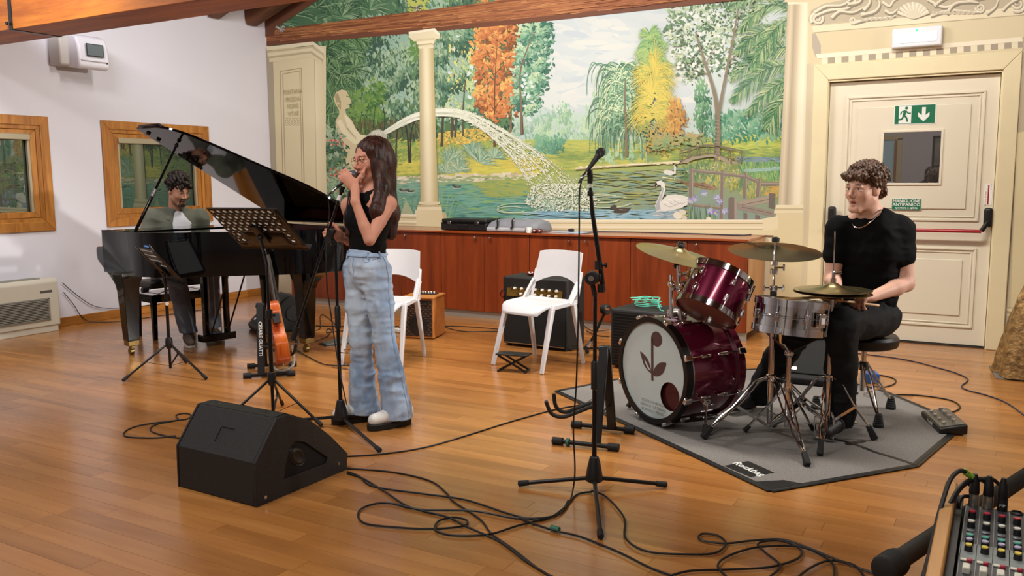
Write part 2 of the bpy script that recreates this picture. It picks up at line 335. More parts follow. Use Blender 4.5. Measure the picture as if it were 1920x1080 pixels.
def sgl(pts, w_):
    m_ = MB()
    for (a, b) in zip(pts[:-1], pts[1:]): m_.bar((a[0], YD-.0150, a[1]), (b[0], YD-.0150, b[1]), w_, .001, up=(0, 1, 0))
    return m_
rm = MB(); rm.cyl((-.745, YD-.0156, 1.898), (-.745, YD-.0145, 1.898), .0115, n=16)
for pts, w_ in (([(-.752, 1.88), (-.762, 1.842)], .022), ([(-.757, 1.878), (-.782, 1.868), (-.787, 1.848)], .009), ([(-.748, 1.876), (-.73, 1.856), (-.712, 1.858)], .009), ([(-.762, 1.842), (-.742, 1.822), (-.735, 1.79)], .012), ([(-.764, 1.842), (-.775, 1.812), (-.815, 1.806)], .012)):
    k = sgl(pts, w_); k.v = [(x_, y_-.00012*len(rm.v)/8, z_) for x_, y_, z_ in k.v]; rm.add(k.v, k.f)
rm.build('running_figure_mark', GRN, sg)
flat([(-.632, 1.9), (-.605, 1.9), (-.605, 1.838), (-.577, 1.862), (-.577, 1.83), (-.6185, 1.788), (-.66, 1.83), (-.66, 1.862), (-.632, 1.838)], YD-.0145, YD-.0135).build('arrow_mark', SWH, sg)
s2 = flat([(-.822, 1.086), (-.602, 1.086), (-.602, 1.178), (-.822, 1.178)], YD-.0125, YD-.009).build('push_bar_sign', SWH, lf); s2['label'] = 'green sign reading MANIGLIONE ANTIPANICO'
flat([(-.819, 1.089), (-.605, 1.089), (-.605, 1.175), (-.819, 1.175)], YD-.0135, YD-.0125).build('green_field', GRN, s2)
for tx, z, sz, sxx in (('MANIGLIONE', 1.157, .034, .98), ('ANTIPANICO', 1.128, .034, 1.0), ('apertura a spinta', 1.103, .022, 1.12)):
    text(tx, 'lettering', sz, SWH, s2, basis((-.712, YD-.0136, z), (1, 0, 0), (0, 0, 1), (0, -1, 0)), .0004, bold=.0006, sx=sxx)
st = flat([(-.163, 1.13), (-.108, 1.13), (-.108, 1.29), (-.163, 1.29)], YD-.0025, YD+.0005).build('door_sticker', SWH, lf)
flat([(-.139, 1.135), (-.129, 1.135), (-.129, 1.285), (-.139, 1.285)], YD-.0032, YD-.0025).build('red_stripe', RED, st)
for k in range(5): text('apri spingi', 'lettering', .012, RED, st, basis((-.152 if k < 3 else -.118, YD-.0027, 1.15+.03*k), (0, 0, 1), (-1, 0, 0), (0, -1, 0)), .0002) if k % 2 == 0 else None
# ---- the far side of the hall, seen mirrored in the door pane
rd = thing('door_2', None, None, (-2.5, YR, 0)); structure(rd)
MB().box((0, .004, 1.05), (.84, .006, 2.1)).build('lit_opening', mat('pale_blue_corridor', '#a9c4cc', .6, emit='#9fc0cc', estr=.35), rd)
for x, z, a_, b_ in ((-.47, 1.07, .1, 2.14), (.47, 1.07, .1, 2.14), (0, 2.16, 1.04, .1)): MB().box((x, .02, z), (a_, .04, b_)).build('casing_board', CASP, rd, .004)
MB().box((.40, .06, 1.05), (.04, .1, 2.08)).build('open_leaf_edge', WINW, rd, .004)
pf_ = thing('framed_picture', 'dark framed picture on the rear wall mirrored in the door pane', 'picture', (-1.16, YR, 1.55)); [MB().box((x, .016, z), (a_, .03, b_)).build('frame_bar', BLK, pf_, .004) for x, z, a_, b_ in ((-.23, .3, .04, .64), (.23, .3, .04, .64), (0, .6, .5, .04), (0, 0, .5, .04))]; MB().box((0, .008, .3), (.44, .012, .6)).build('print', mat('grey_print', '#8f8c86', .5, var=.4, vscale=5.), pf_)
# ---- emergency light above the door
a, b = PY(1677, 55, YB-.05), PY(1765, 88, YB-.05)
el = thing('emergency_light', 'white emergency light box on the painted lintel above the door', 'light', (-.69, YB-.012, 2.36))
EM = mat('lit_diffuser', '#dfe6e8', .35, emit='#e8f2ff', estr=.35)
MB().box((0, -.035, .075), (.36, .07, .15)).build('housing', mat('white_lamp_plastic', '#dcdfe6', .35), el, .012, 3)
MB().box((-.005, -.0715, .07), (.30, .006, .075)).build('diffuser', EM, el, .004)
MB().box((-.01, -.075, .045), (.24, .003, .012)).build('tube_strip', mat('lit_tube', '#ffffff', .3, emit='#ffffff', estr=1.3), el)
MB().cyl((0, -.074, .125), (0, -.0775, .125), .008, n=12).build('status_led', mat('green_led', '#20e080', .3, emit='#30ff90', estr=2.), el)
# ---- cupboards along the mural wall
UX = [-6.92, -5.895, -4.885, -3.878, -2.863, -1.832]
PLG = mat('plinth_aluminium', '#a3a09a', .4, .5); ENDP = wood('pale_beech_side', '#a5754a', '#b98a5c', 'Z', 1.5, .45, 0, .03)
wt = MB().box(((UX[0]+UX[-1])/2, 7.3585, .8425), (UX[-1]-UX[0]+.02, .565, .019)).build('worktop', wood('worktop_veneer', '#7f3a18', '#9a4a22', 'X', 1.5, .22, .2, .03), None, .002)
tag(wt, 'long cherry wood worktop running along the painted mural wall', 'worktop')
LB = ['behind the grand piano tail', 'behind the singer and first white chair', 'between the two white chairs', 'behind the gold fronted amplifier', 'behind the crash cymbal, with pale side']
for i in range(5):
    x0, x1 = UX[i]+.001, UX[i+1]-.001
    cb = thing('cupboard', 'low two-door cherry wood cupboard '+LB[i], 'cupboard', (x0, 7.1, 0), 0, 'low cherry cupboards along the mural wall')
    L = x1-x0
    MB().box((L/2, .285, .45), (L, .53, .763)).build('body', CHERRY, cb)
    if i == 4: MB().box((L+.004, .285, .45), (.012, .53, .763)).build('end_panel', ENDP, cb)
    for s in (0, 1):
        d = MB().box((L*(.25+.5*s), .009, .45), (L/2-.004, .02, .757)).build('door', CHERRY, cb, .0015)
        kx = L/2+(.085 if s else -.085)
        k = MB().lathe([(.005, 0), (.005, .016), (.012, .02), (.0135, .026), (.011, .031), (.004, .033), (1e-6, .033)], 18, axisM((kx, -.001, .795), (0, -1, 0))); k.build('knob', CHR, d)
    MB().box((L/2, .03, .034), (L, .02, .067)).build('plinth', PLG, cb)
# ---- fan coil heater under the first window
FC = mat('fan_coil_enamel', '#c3bcaa', .45, var=.02); FG = mat('fan_coil_grille', '#8a867a', .5); DK = mat('dark_inside', '#1a1917', .9)
y1 = PF(122, 620).y; xh = XL+.195
fc = thing('fan_coil_heater', 'cream fan coil heater with louvred grille against the white wall', 'heater', (XL+.02, y1-1.25, 0)); hz = PX(113, 520, xh).z
fd = .175
MB().box((fd/2, .625, .03), (fd-.02, 1.21, .06)).build('base', FC, fc, .004)
MB().prism([(0, .055), (fd, .055), (fd, hz-.03), (fd-.03, hz), (0, hz)], 0, 1.25, lambda u, v, t: (u, t, v)).build('casing', FC, fc, .012, 3)
MB().box((fd-.005, .70, .215), (.02, .9, .19)).build('grille_recess', DK, fc)
MB().box((fd+.0, .72, .31), (.016, .86, .012)).build('grille_frame', FG, fc); MB().box((fd, .72, .118), (.016, .86, .012)).build('grille_frame', FG, fc); MB().box((fd, 1.147, .214), (.016, .014, .2)).build('grille_frame', FG, fc)
for k in range(13): MB().bar((fd+.006, .28, .125+.0142*k), (fd+.006, 1.14, .125+.0142*k), .012, .0055, up=(.5, 0, 1)).build('louvre', FG, fc)
for k in range(6): MB().box((.03+.02*k, .6, hz+.001), (.009, 1.02, .01)).build('outlet_slat', FG, fc)
MB().box((fd+.001, 1.13, hz-.115), (.004, .115, .022)).build('badge', mat('badge_grey', '#55534c', .4), fc, .002)
# ---- white unit high on the left wall
WP2 = mat('white_unit_plastic', '#d9d7de', .4); WP3 = mat('grey_unit_side', '#b8b3ad', .5)
un = thing('wall_unit', 'white tilted wall unit with small grey screen under the tie beam', 'wall unit', (XL, 4.93, 2.42))
MB().box((.09, .13, .13), (.18, .24, .26)).build('bracket_box', WP3, un, .02, 3)
hd = MB().prism([(0, 0), (.17, -.03), (.215, .0), (.2, .2), (.16, .29), (.08, .315), (0, .3)], 0, .31, lambda u, v, t: (.13+u*.9, .1+t, -.005+v*.92)).build('head', WP2, un, .02, 3)
MB().bar((.3375, .255, .083), (.329, .255, .197), .174, .005, up=(1, 0, 0)).build('screen_frame', BLK, hd)
M_ = MB().bar((.339, .255, .09), (.3305, .255, .19), .16, .006, up=(1, 0, 0)).build('screen', mat('grey_screen', '#5f686c', .2), hd)
MB().box((.30, .25, .045), (.08, .27, .012)).build('flap', WP2, hd, .004)
MB().tube(spline([(.29, .36, .05), (.31, .37, .02), (.33, .38, .045), (.30, .39, .0)], 6), .003, 6).build('wire', BLK, hd)
# ================================================================ the painted mural: every brush stroke a small flat patch of paint on the wall
PG = .92; DESAT = .12
CRn, CUn, CWn = np.array(CR), np.array(CU), np.array(CW)
class Paint:
    def __init__(s): s.v = []; s.c = []; s.n = []; s.lay = 0; s.G = np.zeros((300, 520), np.int32); s.top = 0
    def world(s, P):
        P = np.asarray(P, float); d = CWn+((P[..., 0:1]-960)/FPX)*CRn-((P[..., 1:2]-540)/FPX)*CUn
        k = YB/d[..., 1:2]; q = d*k; q[..., 2] += CAMH; return q
    def level(s, b):
        g = s.G[max(0, int((b[1]+200)/3)):max(1, int((b[3]+200)/3)+1), max(0, int((b[0]-480)/3)):max(1, int((b[2]-480)/3)+1)]; l = int(g.max())+1 if g.size else 1; g[...] = l; s.top = max(s.top, l); return l
    def quads(s, Q, C, one=False):
        """Q (n,k,2) pixels on the wall, C (n,3) or (n,k,3) linear colour"""
        Q = np.asarray(Q, float); n, k = Q.shape[:2]; C = np.asarray(C, float)
        if C.ndim == 2: C = np.repeat(C[:, None], k, 1)
        B = np.concatenate([Q.min(1), Q.max(1)], 1)
        if one:
            l0 = 0
            for b in B: l0 = max(l0, s.level(b))
            lv = np.full(n, l0)
            for b in B: s.G[max(0, int((b[1]+200)/3)):max(1, int((b[3]+200)/3)+1), max(0, int((b[0]-480)/3)):max(1, int((b[2]-480)/3)+1)] = l0
        else: lv = np.array([s.level(b) for b in B])
        q = s.world(Q); q[..., 1] = YB-.0006-.000012*lv[:, None]
        q[..., 0] = np.maximum(q[..., 0], XL+.004); q[..., 2] = np.clip(q[..., 2], .004, ZE+RS*(q[..., 0]-XL)-.008)
        s.v.append(q.reshape(-1, 3)); s.c.append(C.reshape(-1, 3)); s.n.append((n, k)); s.lay += 1
    def poly(s, pts, col): s.quads([pts], [H(col)])
    def grad(s, pts, cols): s.quads([pts], [[H(c) for c in cols]])
    def ribbon(s, pts, w0, w1, col, k=6, col2=None):
        P = np.array([tuple(p) for p in spline([(a[0], a[1], 0) for a in pts], k)])[:, :2]; d = np.gradient(P, axis=0); nn = np.stack([-d[:, 1], d[:, 0]], 1); nn /= np.maximum(np.linalg.norm(nn, axis=1, keepdims=True), 1e-6)
        w_ = np.linspace(w0, w1, len(P))[:, None]/2; a, b = P+nn*w_, P-nn*w_; Q = np.stack([a[:-1], a[1:], b[1:], b[:-1]], 1)
        c = np.array(H(col)); c2 = np.array(H(col2)) if col2 else c; t = np.linspace(0, 1, len(Q))[:, None]; s.quads(Q, c*(1-t)+c2*t, True)
    def leaves(s, x, y, L, W, ang, C, k=4):
        n = len(x); ca, sa = np.cos(ang), np.sin(ang)
        if k == 4: U = np.array([-1, 0, 1, 0]); V = np.array([0, -1, 0, 1])
        else: th = np.arange(k)*2*np.pi/k; U, V = np.cos(th), np.sin(th)
        u = U[None]*L[:, None]/2; v = V[None]*W[:, None]/2
        s.quads(np.stack([x[:, None]+u*ca[:, None]-v*sa[:, None], y[:, None]+u*sa[:, None]+v*ca[:, None]], 2), C)
PA = Paint()
def inside(poly, x, y):
    r = np.zeros(len(x), bool); n = len(poly)
    for i in range(n):
        (x0, y0), (x1, y1) = poly[i], poly[(i+1) % n]
        c = ((y0 > y) != (y1 > y)) & (x < (x1-x0)*(y-y0)/((y1-y0) or 1e-9)+x0); r ^= c
    return r
def pal(cols, t):
    C = np.array([H(c) for c in cols]); t = np.clip(t, 0, 1)*(len(cols)-1); i = np.minimum(t.astype(int), len(cols)-2); f = (t-i)[:, None]; return C[i]*(1-f)+C[i+1]*f
def scatter(poly, n):
    P = np.array(poly, float); lo, hi = P.min(0), P.max(0); X = []; Y = []; m = 0
    while m < n:
        x = RNG.uniform(lo[0], hi[0], n*2); y = RNG.uniform(lo[1], hi[1], n*2); k = inside(poly, x, y); X.append(x[k]); Y.append(y[k]); m += k.sum()
    return np.concatenate(X)[:n], np.concatenate(Y)[:n]
def foliage(poly, n, size, cols, ang=None, asp=.5, clump=14, jit=.18, passes=2):
    """clumps of leaves, each clump light on its upper left"""
    K = max(4, int(len(poly)*0+n/60)); cx, cy = scatter(poly, K)
    for p in range(passes):
        m = n//passes; x, y = scatter(poly, m); x = x+RNG.normal(0, size*.7, m); y = y+RNG.normal(0, size*.7, m)
        d = (x[:, None]-cx)**2+(y[:, None]-cy)**2; j = d.argmin(1); dx, dy = (x-cx[j])/clump, (y-cy[j])/clump
        t = .45-.28*dy-.18*dx+RNG.normal(0, jit, m)+.12*(p/(max(1, passes-1))-.5)
        L = size*RNG.uniform(.6, 1.5, m); a = RNG.uniform(0, np.pi, m) if ang is None else RNG.normal(ang[0], ang[1], m)
        PA.leaves(x, y, L*1.3, L*asp*1.3, a, pal(cols, t))
def tips(x0, y0, n, L, spread, cols, w=1.2, a0=-np.pi/2, droop=.35):
    """fan of thin blades from one point"""
    a = a0+np.linspace(-spread, spread, n)+RNG.normal(0, .05, n); r = L*RNG.uniform(.75, 1.1, n); Q = []; C = pal(cols, RNG.uniform(0, 1, n))
    for k in range(2):
        f0, f1 = k*.5, (k+1)*.5
        p = lambda f: np.stack([x0+np.cos(a)*r*f, y0+np.sin(a)*r*f+droop*r*f*f*np.abs(np.cos(a))], 1)
        A, B = p(f0), p(f1); nn = np.stack([-np.sin(a), np.cos(a)], 1); wa, wb = w*(1-f0*.2), w*(1-f1*.9)
        PA.quads(np.stack([A-nn*wa/2, A+nn*wa/2, B+nn*wb/2, B-nn*wb/2], 1), C)
def frond(pts, n, L, cols, w=1.5, both=True, lean=.9):
    """a palm leaf: a rib with hanging blades on both sides"""
    P = np.array([tuple(p) for p in spline([(a[0], a[1], 0) for a in pts], 12)])[:, :2]; t = np.linspace(.05, 1, n); idx = t*(len(P)-1); i = np.minimum(idx.astype(int), len(P)-2)
    B = P[i]+(P[i+1]-P[i])*(idx-i)[:, None]; d = P[i+1]-P[i]; a = np.arctan2(d[:, 1], d[:, 0])
    for sgn in ((1, -1) if both else (1,)):
        aa = a+sgn*lean*(1-.5*t)+RNG.normal(0, .06, n); ll = L*np.sin(np.pi*np.clip(t*.85+.12, 0, 1))*RNG.uniform(.8, 1.15, n); C = pal(cols, RNG.uniform(0, 1, n))
        M1 = B+np.stack([np.cos(aa), np.sin(aa)], 1)*ll[:, None]*.5; E = B+np.stack([np.cos(aa), np.sin(aa)], 1)*ll[:, None]; E[:, 1] += ll*.28; M1[:, 1] += ll*.05
        nn = np.stack([-np.sin(aa), np.cos(aa)], 1)*w/2
        PA.quads(np.stack([B-nn*.6, B+nn*.6, M1+nn, M1-nn], 1), C); PA.quads(np.stack([M1-nn, M1+nn, E+nn*.1, E-nn*.1], 1), C)
    PA.ribbon(pts, 1.6, .8, cols[0])
def dabs(poly, n, L, W, cols, ang=0., ja=.12, k=4):
    x, y = scatter(poly, n); PA.leaves(x, y, L*RNG.uniform(.5, 1.5, n), W*RNG.uniform(.6, 1.4, n), RNG.normal(ang, ja, n), pal(cols, RNG.uniform(0, 1, n)), k)
def R4(x0, y0, x1, y1): return [(x0, y0), (x1, y0), (x1, y1), (x0, y1)]
# --- sky and ground
PA.grad([(495, -190), (1490, -190), (1490, 120), (495, 120)], ['#b2c2c9', '#b9c6cb', '#c2cecf', '#bacbc9'])
PA.grad([(495, 120), (1490, 120), (1490, 300), (495, 300)], ['#bacbc9', '#c2cecf', '#b4cac1', '#b2c8bf'])
dabs(R4(985, -120, 1330, 200), 420, 60, 14, ['#b4c3ca', '#c6cecd', '#ced3cd', '#bbc8cc'], .05, .25, 8)
foliage([(960, 205), (990, 225), (1040, 200), (1050, 192), (1065, 205), (1090, 222), (1120, 210), (1140, 290), (960, 290)], 900, 6, ['#84b093', '#9cc4a4', '#b4d4b4'], (1.5, .3), .4, 12)
for cx, top, w_ in ((1060, 190, 15), (1028, 222, 10), (1010, 232, 9), (1098, 218, 12), (1128, 200, 14), (1405, 225, 14), (1380, 215, 10)):
    foliage([(cx, top), (cx+w_*.7, top+25), (cx+w_, 282), (cx-w_, 282), (cx-w_*.7, top+25)], 220, 5, ['#86b18c', '#a2c79d', '#bcd8b0'], (1.4, .3), .35, 8)
PA.grad(R4(495, 262, 1490, 345), ['#9fb24a', '#b3bd52', '#8aa050', '#a7b04a'])
dabs([(880, 275), (1480, 250), (1480, 310), (880, 330)], 900, 26, 3.4, ['#9fae45', '#c6c24a', '#b7b94a', '#86a04a', '#d2c64e'], .02, .1)
dabs([(1380, 258), (1480, 250), (1480, 285), (1370, 290)], 200, 30, 3.5, ['#c9cb45', '#aebf45', '#8aa848'], -.1, .1)
dabs([(1260, 268), (1480, 278), (1480, 312), (1260, 300)], 200, 24, 3, ['#7e9c48', '#94a84a', '#6b9050'], .05, .1)
dabs(R4(1050, 283, 1240, 300), 160, 24, 2.6, ['#7e9a45', '#98a848', '#6c8f4c'], .02, .08)
# --- woodland at the left
PA.grad(R4(495, -190, 960, 330), ['#3f6b4a', '#4f7f5a', '#5b7f45', '#3c6040'])
foliage(R4(600, -180, 960, 300), 3200, 9, ['#254a38', '#3d6a4c', '#5b8a5c', '#7aa270', '#a3bf90'], (1.3, .5), .45, 20)
foliage([(800, 40), (900, 60), (905, 230), (800, 230)], 900, 7, ['#3c7060', '#5f9378', '#8cb692', '#c2d6a0'], (1.3, .6), .5, 14)
foliage([(845, 90), (905, 90), (900, 215), (850, 215)], 420, 6, ['#6fa070', '#9cc08a', '#c8d27c', '#dccf62'], (1.2, .6), .5, 14)
dabs(R4(840, 60, 1000, 230), 60, 9, 5, ['#c5d6d6', '#d2dcd8'], 0, 1, 8)
for cx, top, w_, b in ((705, 30, 30, 240), (740, 60, 26, 235), (680, 60, 24, 235), (770, -20, 24, 230), (822, -30, 18, 215), (860, -40, 16, 210)):
    foliage([(cx-w_*.6, top), (cx+w_*.6, top), (cx+w_, (top+b)/2), (cx+w_*.7, b), (cx-w_*.7, b), (cx-w_, (top+b)/2)], 560, 7, ['#2f5844', '#4d7a5a', '#7a9f78', '#a9c298', '#8fb4a0'], (1.45, .35), .4, 12)
foliage([(640, 175), (720, 150), (720, 245), (640, 260)], 520, 8, ['#2c5a2c', '#4b802f', '#7ba03a', '#35693a'], (1., .7), .5, 16)
foliage([(765, -10), (800, 0), (800, 110), (770, 110)], 260, 7, ['#5f8f3c', '#93ad3e', '#b9c04c'], None, .5, 12)
dabs(R4(640, 225, 800, 300), 420, 22, 2.2, ['#4a4c2c', '#6b6238', '#3c4a2c', '#7d7440'], 1.5, .12)
# --- meadow and bushes behind the water
PA.grad([(735, 268), (980, 262), (1010, 330), (735, 342)], ['#6f9a48', '#9cb84a', '#d0c63c', '#7c9f4c'])
dabs([(735, 265), (960, 250), (1000, 330), (735, 335)], 700, 16, 3, ['#7aa24a', '#a5bb4a', '#cdbf3c', '#5e8c50'], -.8, .6)
dabs([(870, 300), (1005, 296), (1010, 326), (840, 330)], 500, 22, 4, ['#cfc63a', '#dcd03f', '#bfc040', '#d8b93a'], -.05, .12)
dabs([(740, 305), (800, 300), (800, 325), (740, 330)], 160, 16, 3.4, ['#c5c23c', '#dccf40', '#a8b445'], -.1, .2)
for cx, cy, r in ((845, 300, 26), (880, 285, 24), (905, 300, 22), (830, 320, 18), (925, 290, 18), (865, 318, 20)):
    for q in range(3): tips(cx+RNG.uniform(-8, 8), cy+RNG.uniform(-2, 10), 34, r*1.3, 1.2, ['#4f8a74', '#7aa98a', '#a8c7a0', '#cbd6a8', '#3f7a66'], 1.6, -1.3, .25)
dabs([(820, 250), (900, 240), (925, 262), (820, 275)], 200, 8, 4, ['#d8b83c', '#e4c84a', '#b9a83c', '#cf9d3c'], -.4, .6)
foliage([(1005, 255), (1060, 262), (1045, 288), (1000, 285)], 240, 6, ['#3c7a66', '#5a9a7c', '#7ab48c'], (1.2, .5), .45, 10)
PA.grad([(605, 300), (745, 285), (745, 345), (605, 350)], ['#5f8448', '#7f9c4a', '#b0b452', '#5c7a48']); PA.grad([(605, 345), (745, 338), (745, 420), (605, 420)], ['#6f9c78', '#86ac86', '#4a8a78', '#3f7f70'])
dabs([(605, 270), (745, 260), (745, 345), (605, 345)], 420, 14, 3, ['#4f7a44', '#7a9a4a', '#a8b04c', '#3f6a44'], -.9, .6); dabs([(605, 350), (745, 345), (745, 412), (605, 412)], 200, 18, 2.6, ['#5f9c86', '#7fb29a', '#4a8a78'], .04, .06)
# --- tree trunks
for pts, a, b, c in (([(829, 335-60), (830, 240), (832, 200)], 5, 4, '#4c4a3a'), ([(848, 258), (849, 220)], 5, 5, '#565040'), ([(854, 258), (855, 222)], 4, 4, '#565040'), ([(869, 256), (869, 205), (873, 150)], 3.4, 2, '#5a5642'), ([(928, 275), (929, 225), (930, 170), (932, 90)], 5, 2, '#6a4a30'), ([(928, 228), (920, 205)], 3, 1.5, '#6a4a30'), ([(931, 222), (940, 200)], 3, 1.5, '#6a4a30'), ([(959, 260), (957, 222), (955, 205)], 4.4, 3, '#7d6a50'), ([(979, 252), (978, 215), (979, 160), (976, 120)], 6.5, 3, '#6a5644'), ([(980, 180), (985, 150), (984, 130)], 3, 2, '#6a5644'), ([(743, 298), (744, 262), (748, 225)], 3.4, 2, '#3e3a2c'), ([(768, 305), (764, 250), (758, 222)], 4, 2, '#3b382c'), ([(770, 305), (771, 250), (780, 225)], 3, 1.6, '#3b382c'), ([(720, 265), (722, 220), (716, 190)], 2.6, 1.4, '#33402c'), ([(700, 240), (704, 200)], 2, 1.2, '#33402c')):
    PA.ribbon(pts, a, b, c)
# --- orange maple and the tall green tree beside it
org = [(893, 60), (935, 40), (978, 55), (972, 92), (958, 130), (965, 175), (955, 215), (925, 222), (905, 210), (893, 185), (900, 150), (888, 110)]
foliage(org, 1500, 7, ['#7a4a1c', '#b5642a', '#cf7d36', '#dd9544', '#e2b04e'], None, .55, 12)
foliage([(890, -150), (985, -150), (980, 60), (893, 60)], 700, 8, ['#7a4a1c', '#b5642a', '#cf7d36', '#dd9544'], None, .55, 12)
dabs(R4(905, 80, 960, 190), 60, 7, 4, ['#6a5a2c', '#4f6a4a', '#e8c050'], .3, 1)
PA.ribbon([(928, 215), (929, 150), (933, 85)], 2.6, 1., '#6a4020')
for e in ((915, 185), (945, 178), (912, 120), (950, 115)): PA.ribbon([(929, e[1]+25), (e[0], e[1])], 1.6, .6, '#6a4020')
grn = [(978, 50), (1030, 40), (1036, 75), (1030, 125), (1020, 160), (1010, 205), (985, 215), (962, 200), (965, 150), (968, 100)]
foliage(grn, 1300, 6.5, ['#2c6a54', '#47866a', '#6fa583', '#9cc29a', '#b9d0a4'], None, .5, 11)
foliage([(985, -160), (1075, -160), (1030, 50), (985, 50)], 500, 7, ['#2c6a54', '#47866a', '#6fa583', '#9cc29a'], None, .5, 11)
dabs(R4(975, 140, 1005, 200), 14, 7, 5, ['#cfdada', '#c4d4d0'], 0, 1, 8)
PA.ribbon([(979, 252), (978, 200), (976, 140), (990, 90), (1004, 60)], 4.5, 1.2, '#7a6650')
# --- willow
wil = [(1165, 118), (1205, 122), (1225, 190), (1240, 270), (1225, 300), (1125, 300), (1118, 270), (1112, 190), (1130, 150)]
foliage(wil, 500, 8, ['#6d9d78', '#8ab890', '#a5c9a2'], (1.5, .2), .4, 12)
for q in range(360):
    x0 = 1172+RNG.normal(0, 16); y0 = RNG.uniform(122, 245); s_ = -1 if RNG.random() < .5 else 1; r = RNG.uniform(12, 34)*(1+.3*(y0 > 170)); dr_ = RNG.uniform(22, 60)
    PA.ribbon([(x0, y0), (x0+s_*r*.55, y0-6), (x0+s_*r, y0+dr_*.35), (x0+s_*r*1.05, min(300, y0+dr_))], 2.2, .8, random.choice(['#4f8064', '#6f9f7a', '#97c096', '#b9d6ae', '#5d906e', '#c9dcae']), 3)
PA.ribbon([(1176, 294), (1175, 250), (1172, 190), (1174, 150)], 6, 2, '#7a7058')
# --- yellow feathery palm behind it
PA.ribbon([(1218, 230), (1222, 150), (1228, 60)], 5, 2, '#8a8a50')
for q in range(70):
    y0 = 55+q*2.4; wd = 22+min(20, q*.6); a0 = RNG.choice([-.6, .2, .5, -2.6, -3.3, -3.7, -1.5]); c = ['#5c9a5c', '#86b46a', '#b5c46a'] if q < 26 else ['#8aa84c', '#cfc24a', '#e2c83f', '#b7ae48']
    tips(1225+RNG.normal(0, 5), y0, 16, wd*RNG.uniform(.8, 1.15), .5, c, 1.7, a0, .5)
foliage([(1200, 235), (1262, 225), (1265, 275), (1215, 290)], 260, 6, ['#9a8a40', '#c79d3c', '#8aa050'], (.8, .6), .4, 12)
# --- small autumn tree, cypress, hazy trees
foliage([(1266, 185), (1280, 200), (1286, 225), (1276, 252), (1262, 252), (1252, 225), (1258, 198)], 380, 5, ['#a87830', '#c99440', '#ddb04c'], (1.3, .4), .45, 9); PA.ribbon([(1267, 262), (1267, 225)], 2.4, 1, '#5a3c20')
foliage([(1316, 140), (1328, 175), (1332, 225), (1318, 268), (1305, 230), (1304, 175)], 460, 5.5, ['#2f6a4c', '#4f8a60', '#78a878'], (1.4, .3), .4, 9); PA.ribbon([(1316, 268), (1317, 235)], 2.4, 1.2, '#4a4a30')
foliage([(1225, 258), (1300, 250), (1330, 262), (1325, 272), (1225, 275)], 260, 6, ['#6a8c5c', '#8aa468', '#b59a5c'], (.4, .5), .4, 12)
foliage([(1330, 215), (1475, 200), (1475, 258), (1330, 262)], 700, 7, ['#2f8060', '#5a9f7a', '#8ab894', '#47906a'], (1.2, .4), .45, 14)
# --- big plane tree at the right
foliage([(1250, -20), (1330, -60), (1440, -60), (1440, 60), (1400, 130), (1370, 150), (1340, 130), (1300, 150), (1285, 155), (1262, 110), (1250, 60)], 1700, 5.5, ['#557a54', '#7d9c72', '#a0b890', '#c2cfae'], None, .6, 12)
dabs(R4(1265, 20, 1400, 140), 90, 8, 6, ['#ccd6d0', '#d6dcd2'], 0, 1, 8)
foliage([(1250, 0), (1420, -40), (1410, 120), (1290, 155)], 500, 4.2, ['#3f5f44', '#5b7a58'], None, .6, 9, passes=1)
PA.ribbon([(1345, 308), (1347, 260), (1346, 210), (1338, 165), (1320, 110), (1305, 60)], 11, 2.5, '#82765f'); PA.ribbon([(1348, 215), (1358, 160), (1372, 90), (1385, 20)], 6, 2.5, '#82765f'); PA.ribbon([(1341, 306), (1344, 250), (1343, 215)], 3, 2, '#6a5f4c')
for y in range(225, 305, 7): PA.ribbon([(1341, y), (1350, y+1)], 1.4, 1, '#9a8d74')
for a, b in (((1330, 140), (1300, 130)), ((1325, 120), (1345, 80)), ((1365, 120), (1395, 90)), ((1378, 60), (1405, 30))): PA.ribbon([a, b], 2, .8, '#82765f')
# --- palms at the right edge and upper left
for x0, y0, x1, y1, x2, y2 in ((1485, 20, 1440, 10, 1385, 60), (1490, 60, 1430, 60, 1378, 100), (1490, 90, 1440, 95, 1370, 150), (1485, 120, 1430, 135, 1372, 190), (1490, 150, 1450, 165, 1400, 215), (1485, 5, 1430, -20, 1360, 20), (1490, -30, 1420, -60, 1350, -20), (1490, 170, 1460, 200, 1440, 240), (1490, 30, 1450, 60, 1410, 130)):
    frond([(x0, y0), (x1, y1), (x2, y2)], 54, 34*RNG.uniform(.8, 1.2), ['#2f6a48', '#4f8a5a', '#86ac70', '#b9c890'], 1.5, True, RNG.uniform(.7, 1.1))
for x0, y0 in ((525, 40), (560, 30), (590, 10), (620, 30), (650, 5), (690, 15), (545, 0), (600, -30), (650, -40), (720, -20), (640, 30)):
    tips(x0+RNG.uniform(-8, 8), y0+RNG.uniform(-5, 5), 34, 44, 1.5, ['#1d4a30', '#3c7048', '#6c9a68', '#a2bf92'], 1.9, -1.5, .4)
for x0, y0, x1, y1, x2, y2 in ((600, 95, 640, 85, 680, 110), (600, 120, 640, 120, 672, 165), (600, 100, 650, 70, 690, 80), (600, 150, 630, 160, 650, 200), (605, 90, 625, 130, 630, 190)):
    frond([(x0, y0), (x1, y1), (x2, y2)], 40, 36, ['#143c24', '#2f6238', '#5a8a4c', '#8fb078'], 2.)
for x0, y0 in ((612, 130), (665, 128), (640, 140), (612, 215), (625, 190), (618, 240)): tips(x0, y0, 32, 36, 2.6, ['#143a22', '#2c5a34', '#5f8c50', '#93b27c'], 1.8, RNG.uniform(-1, 1), .1)
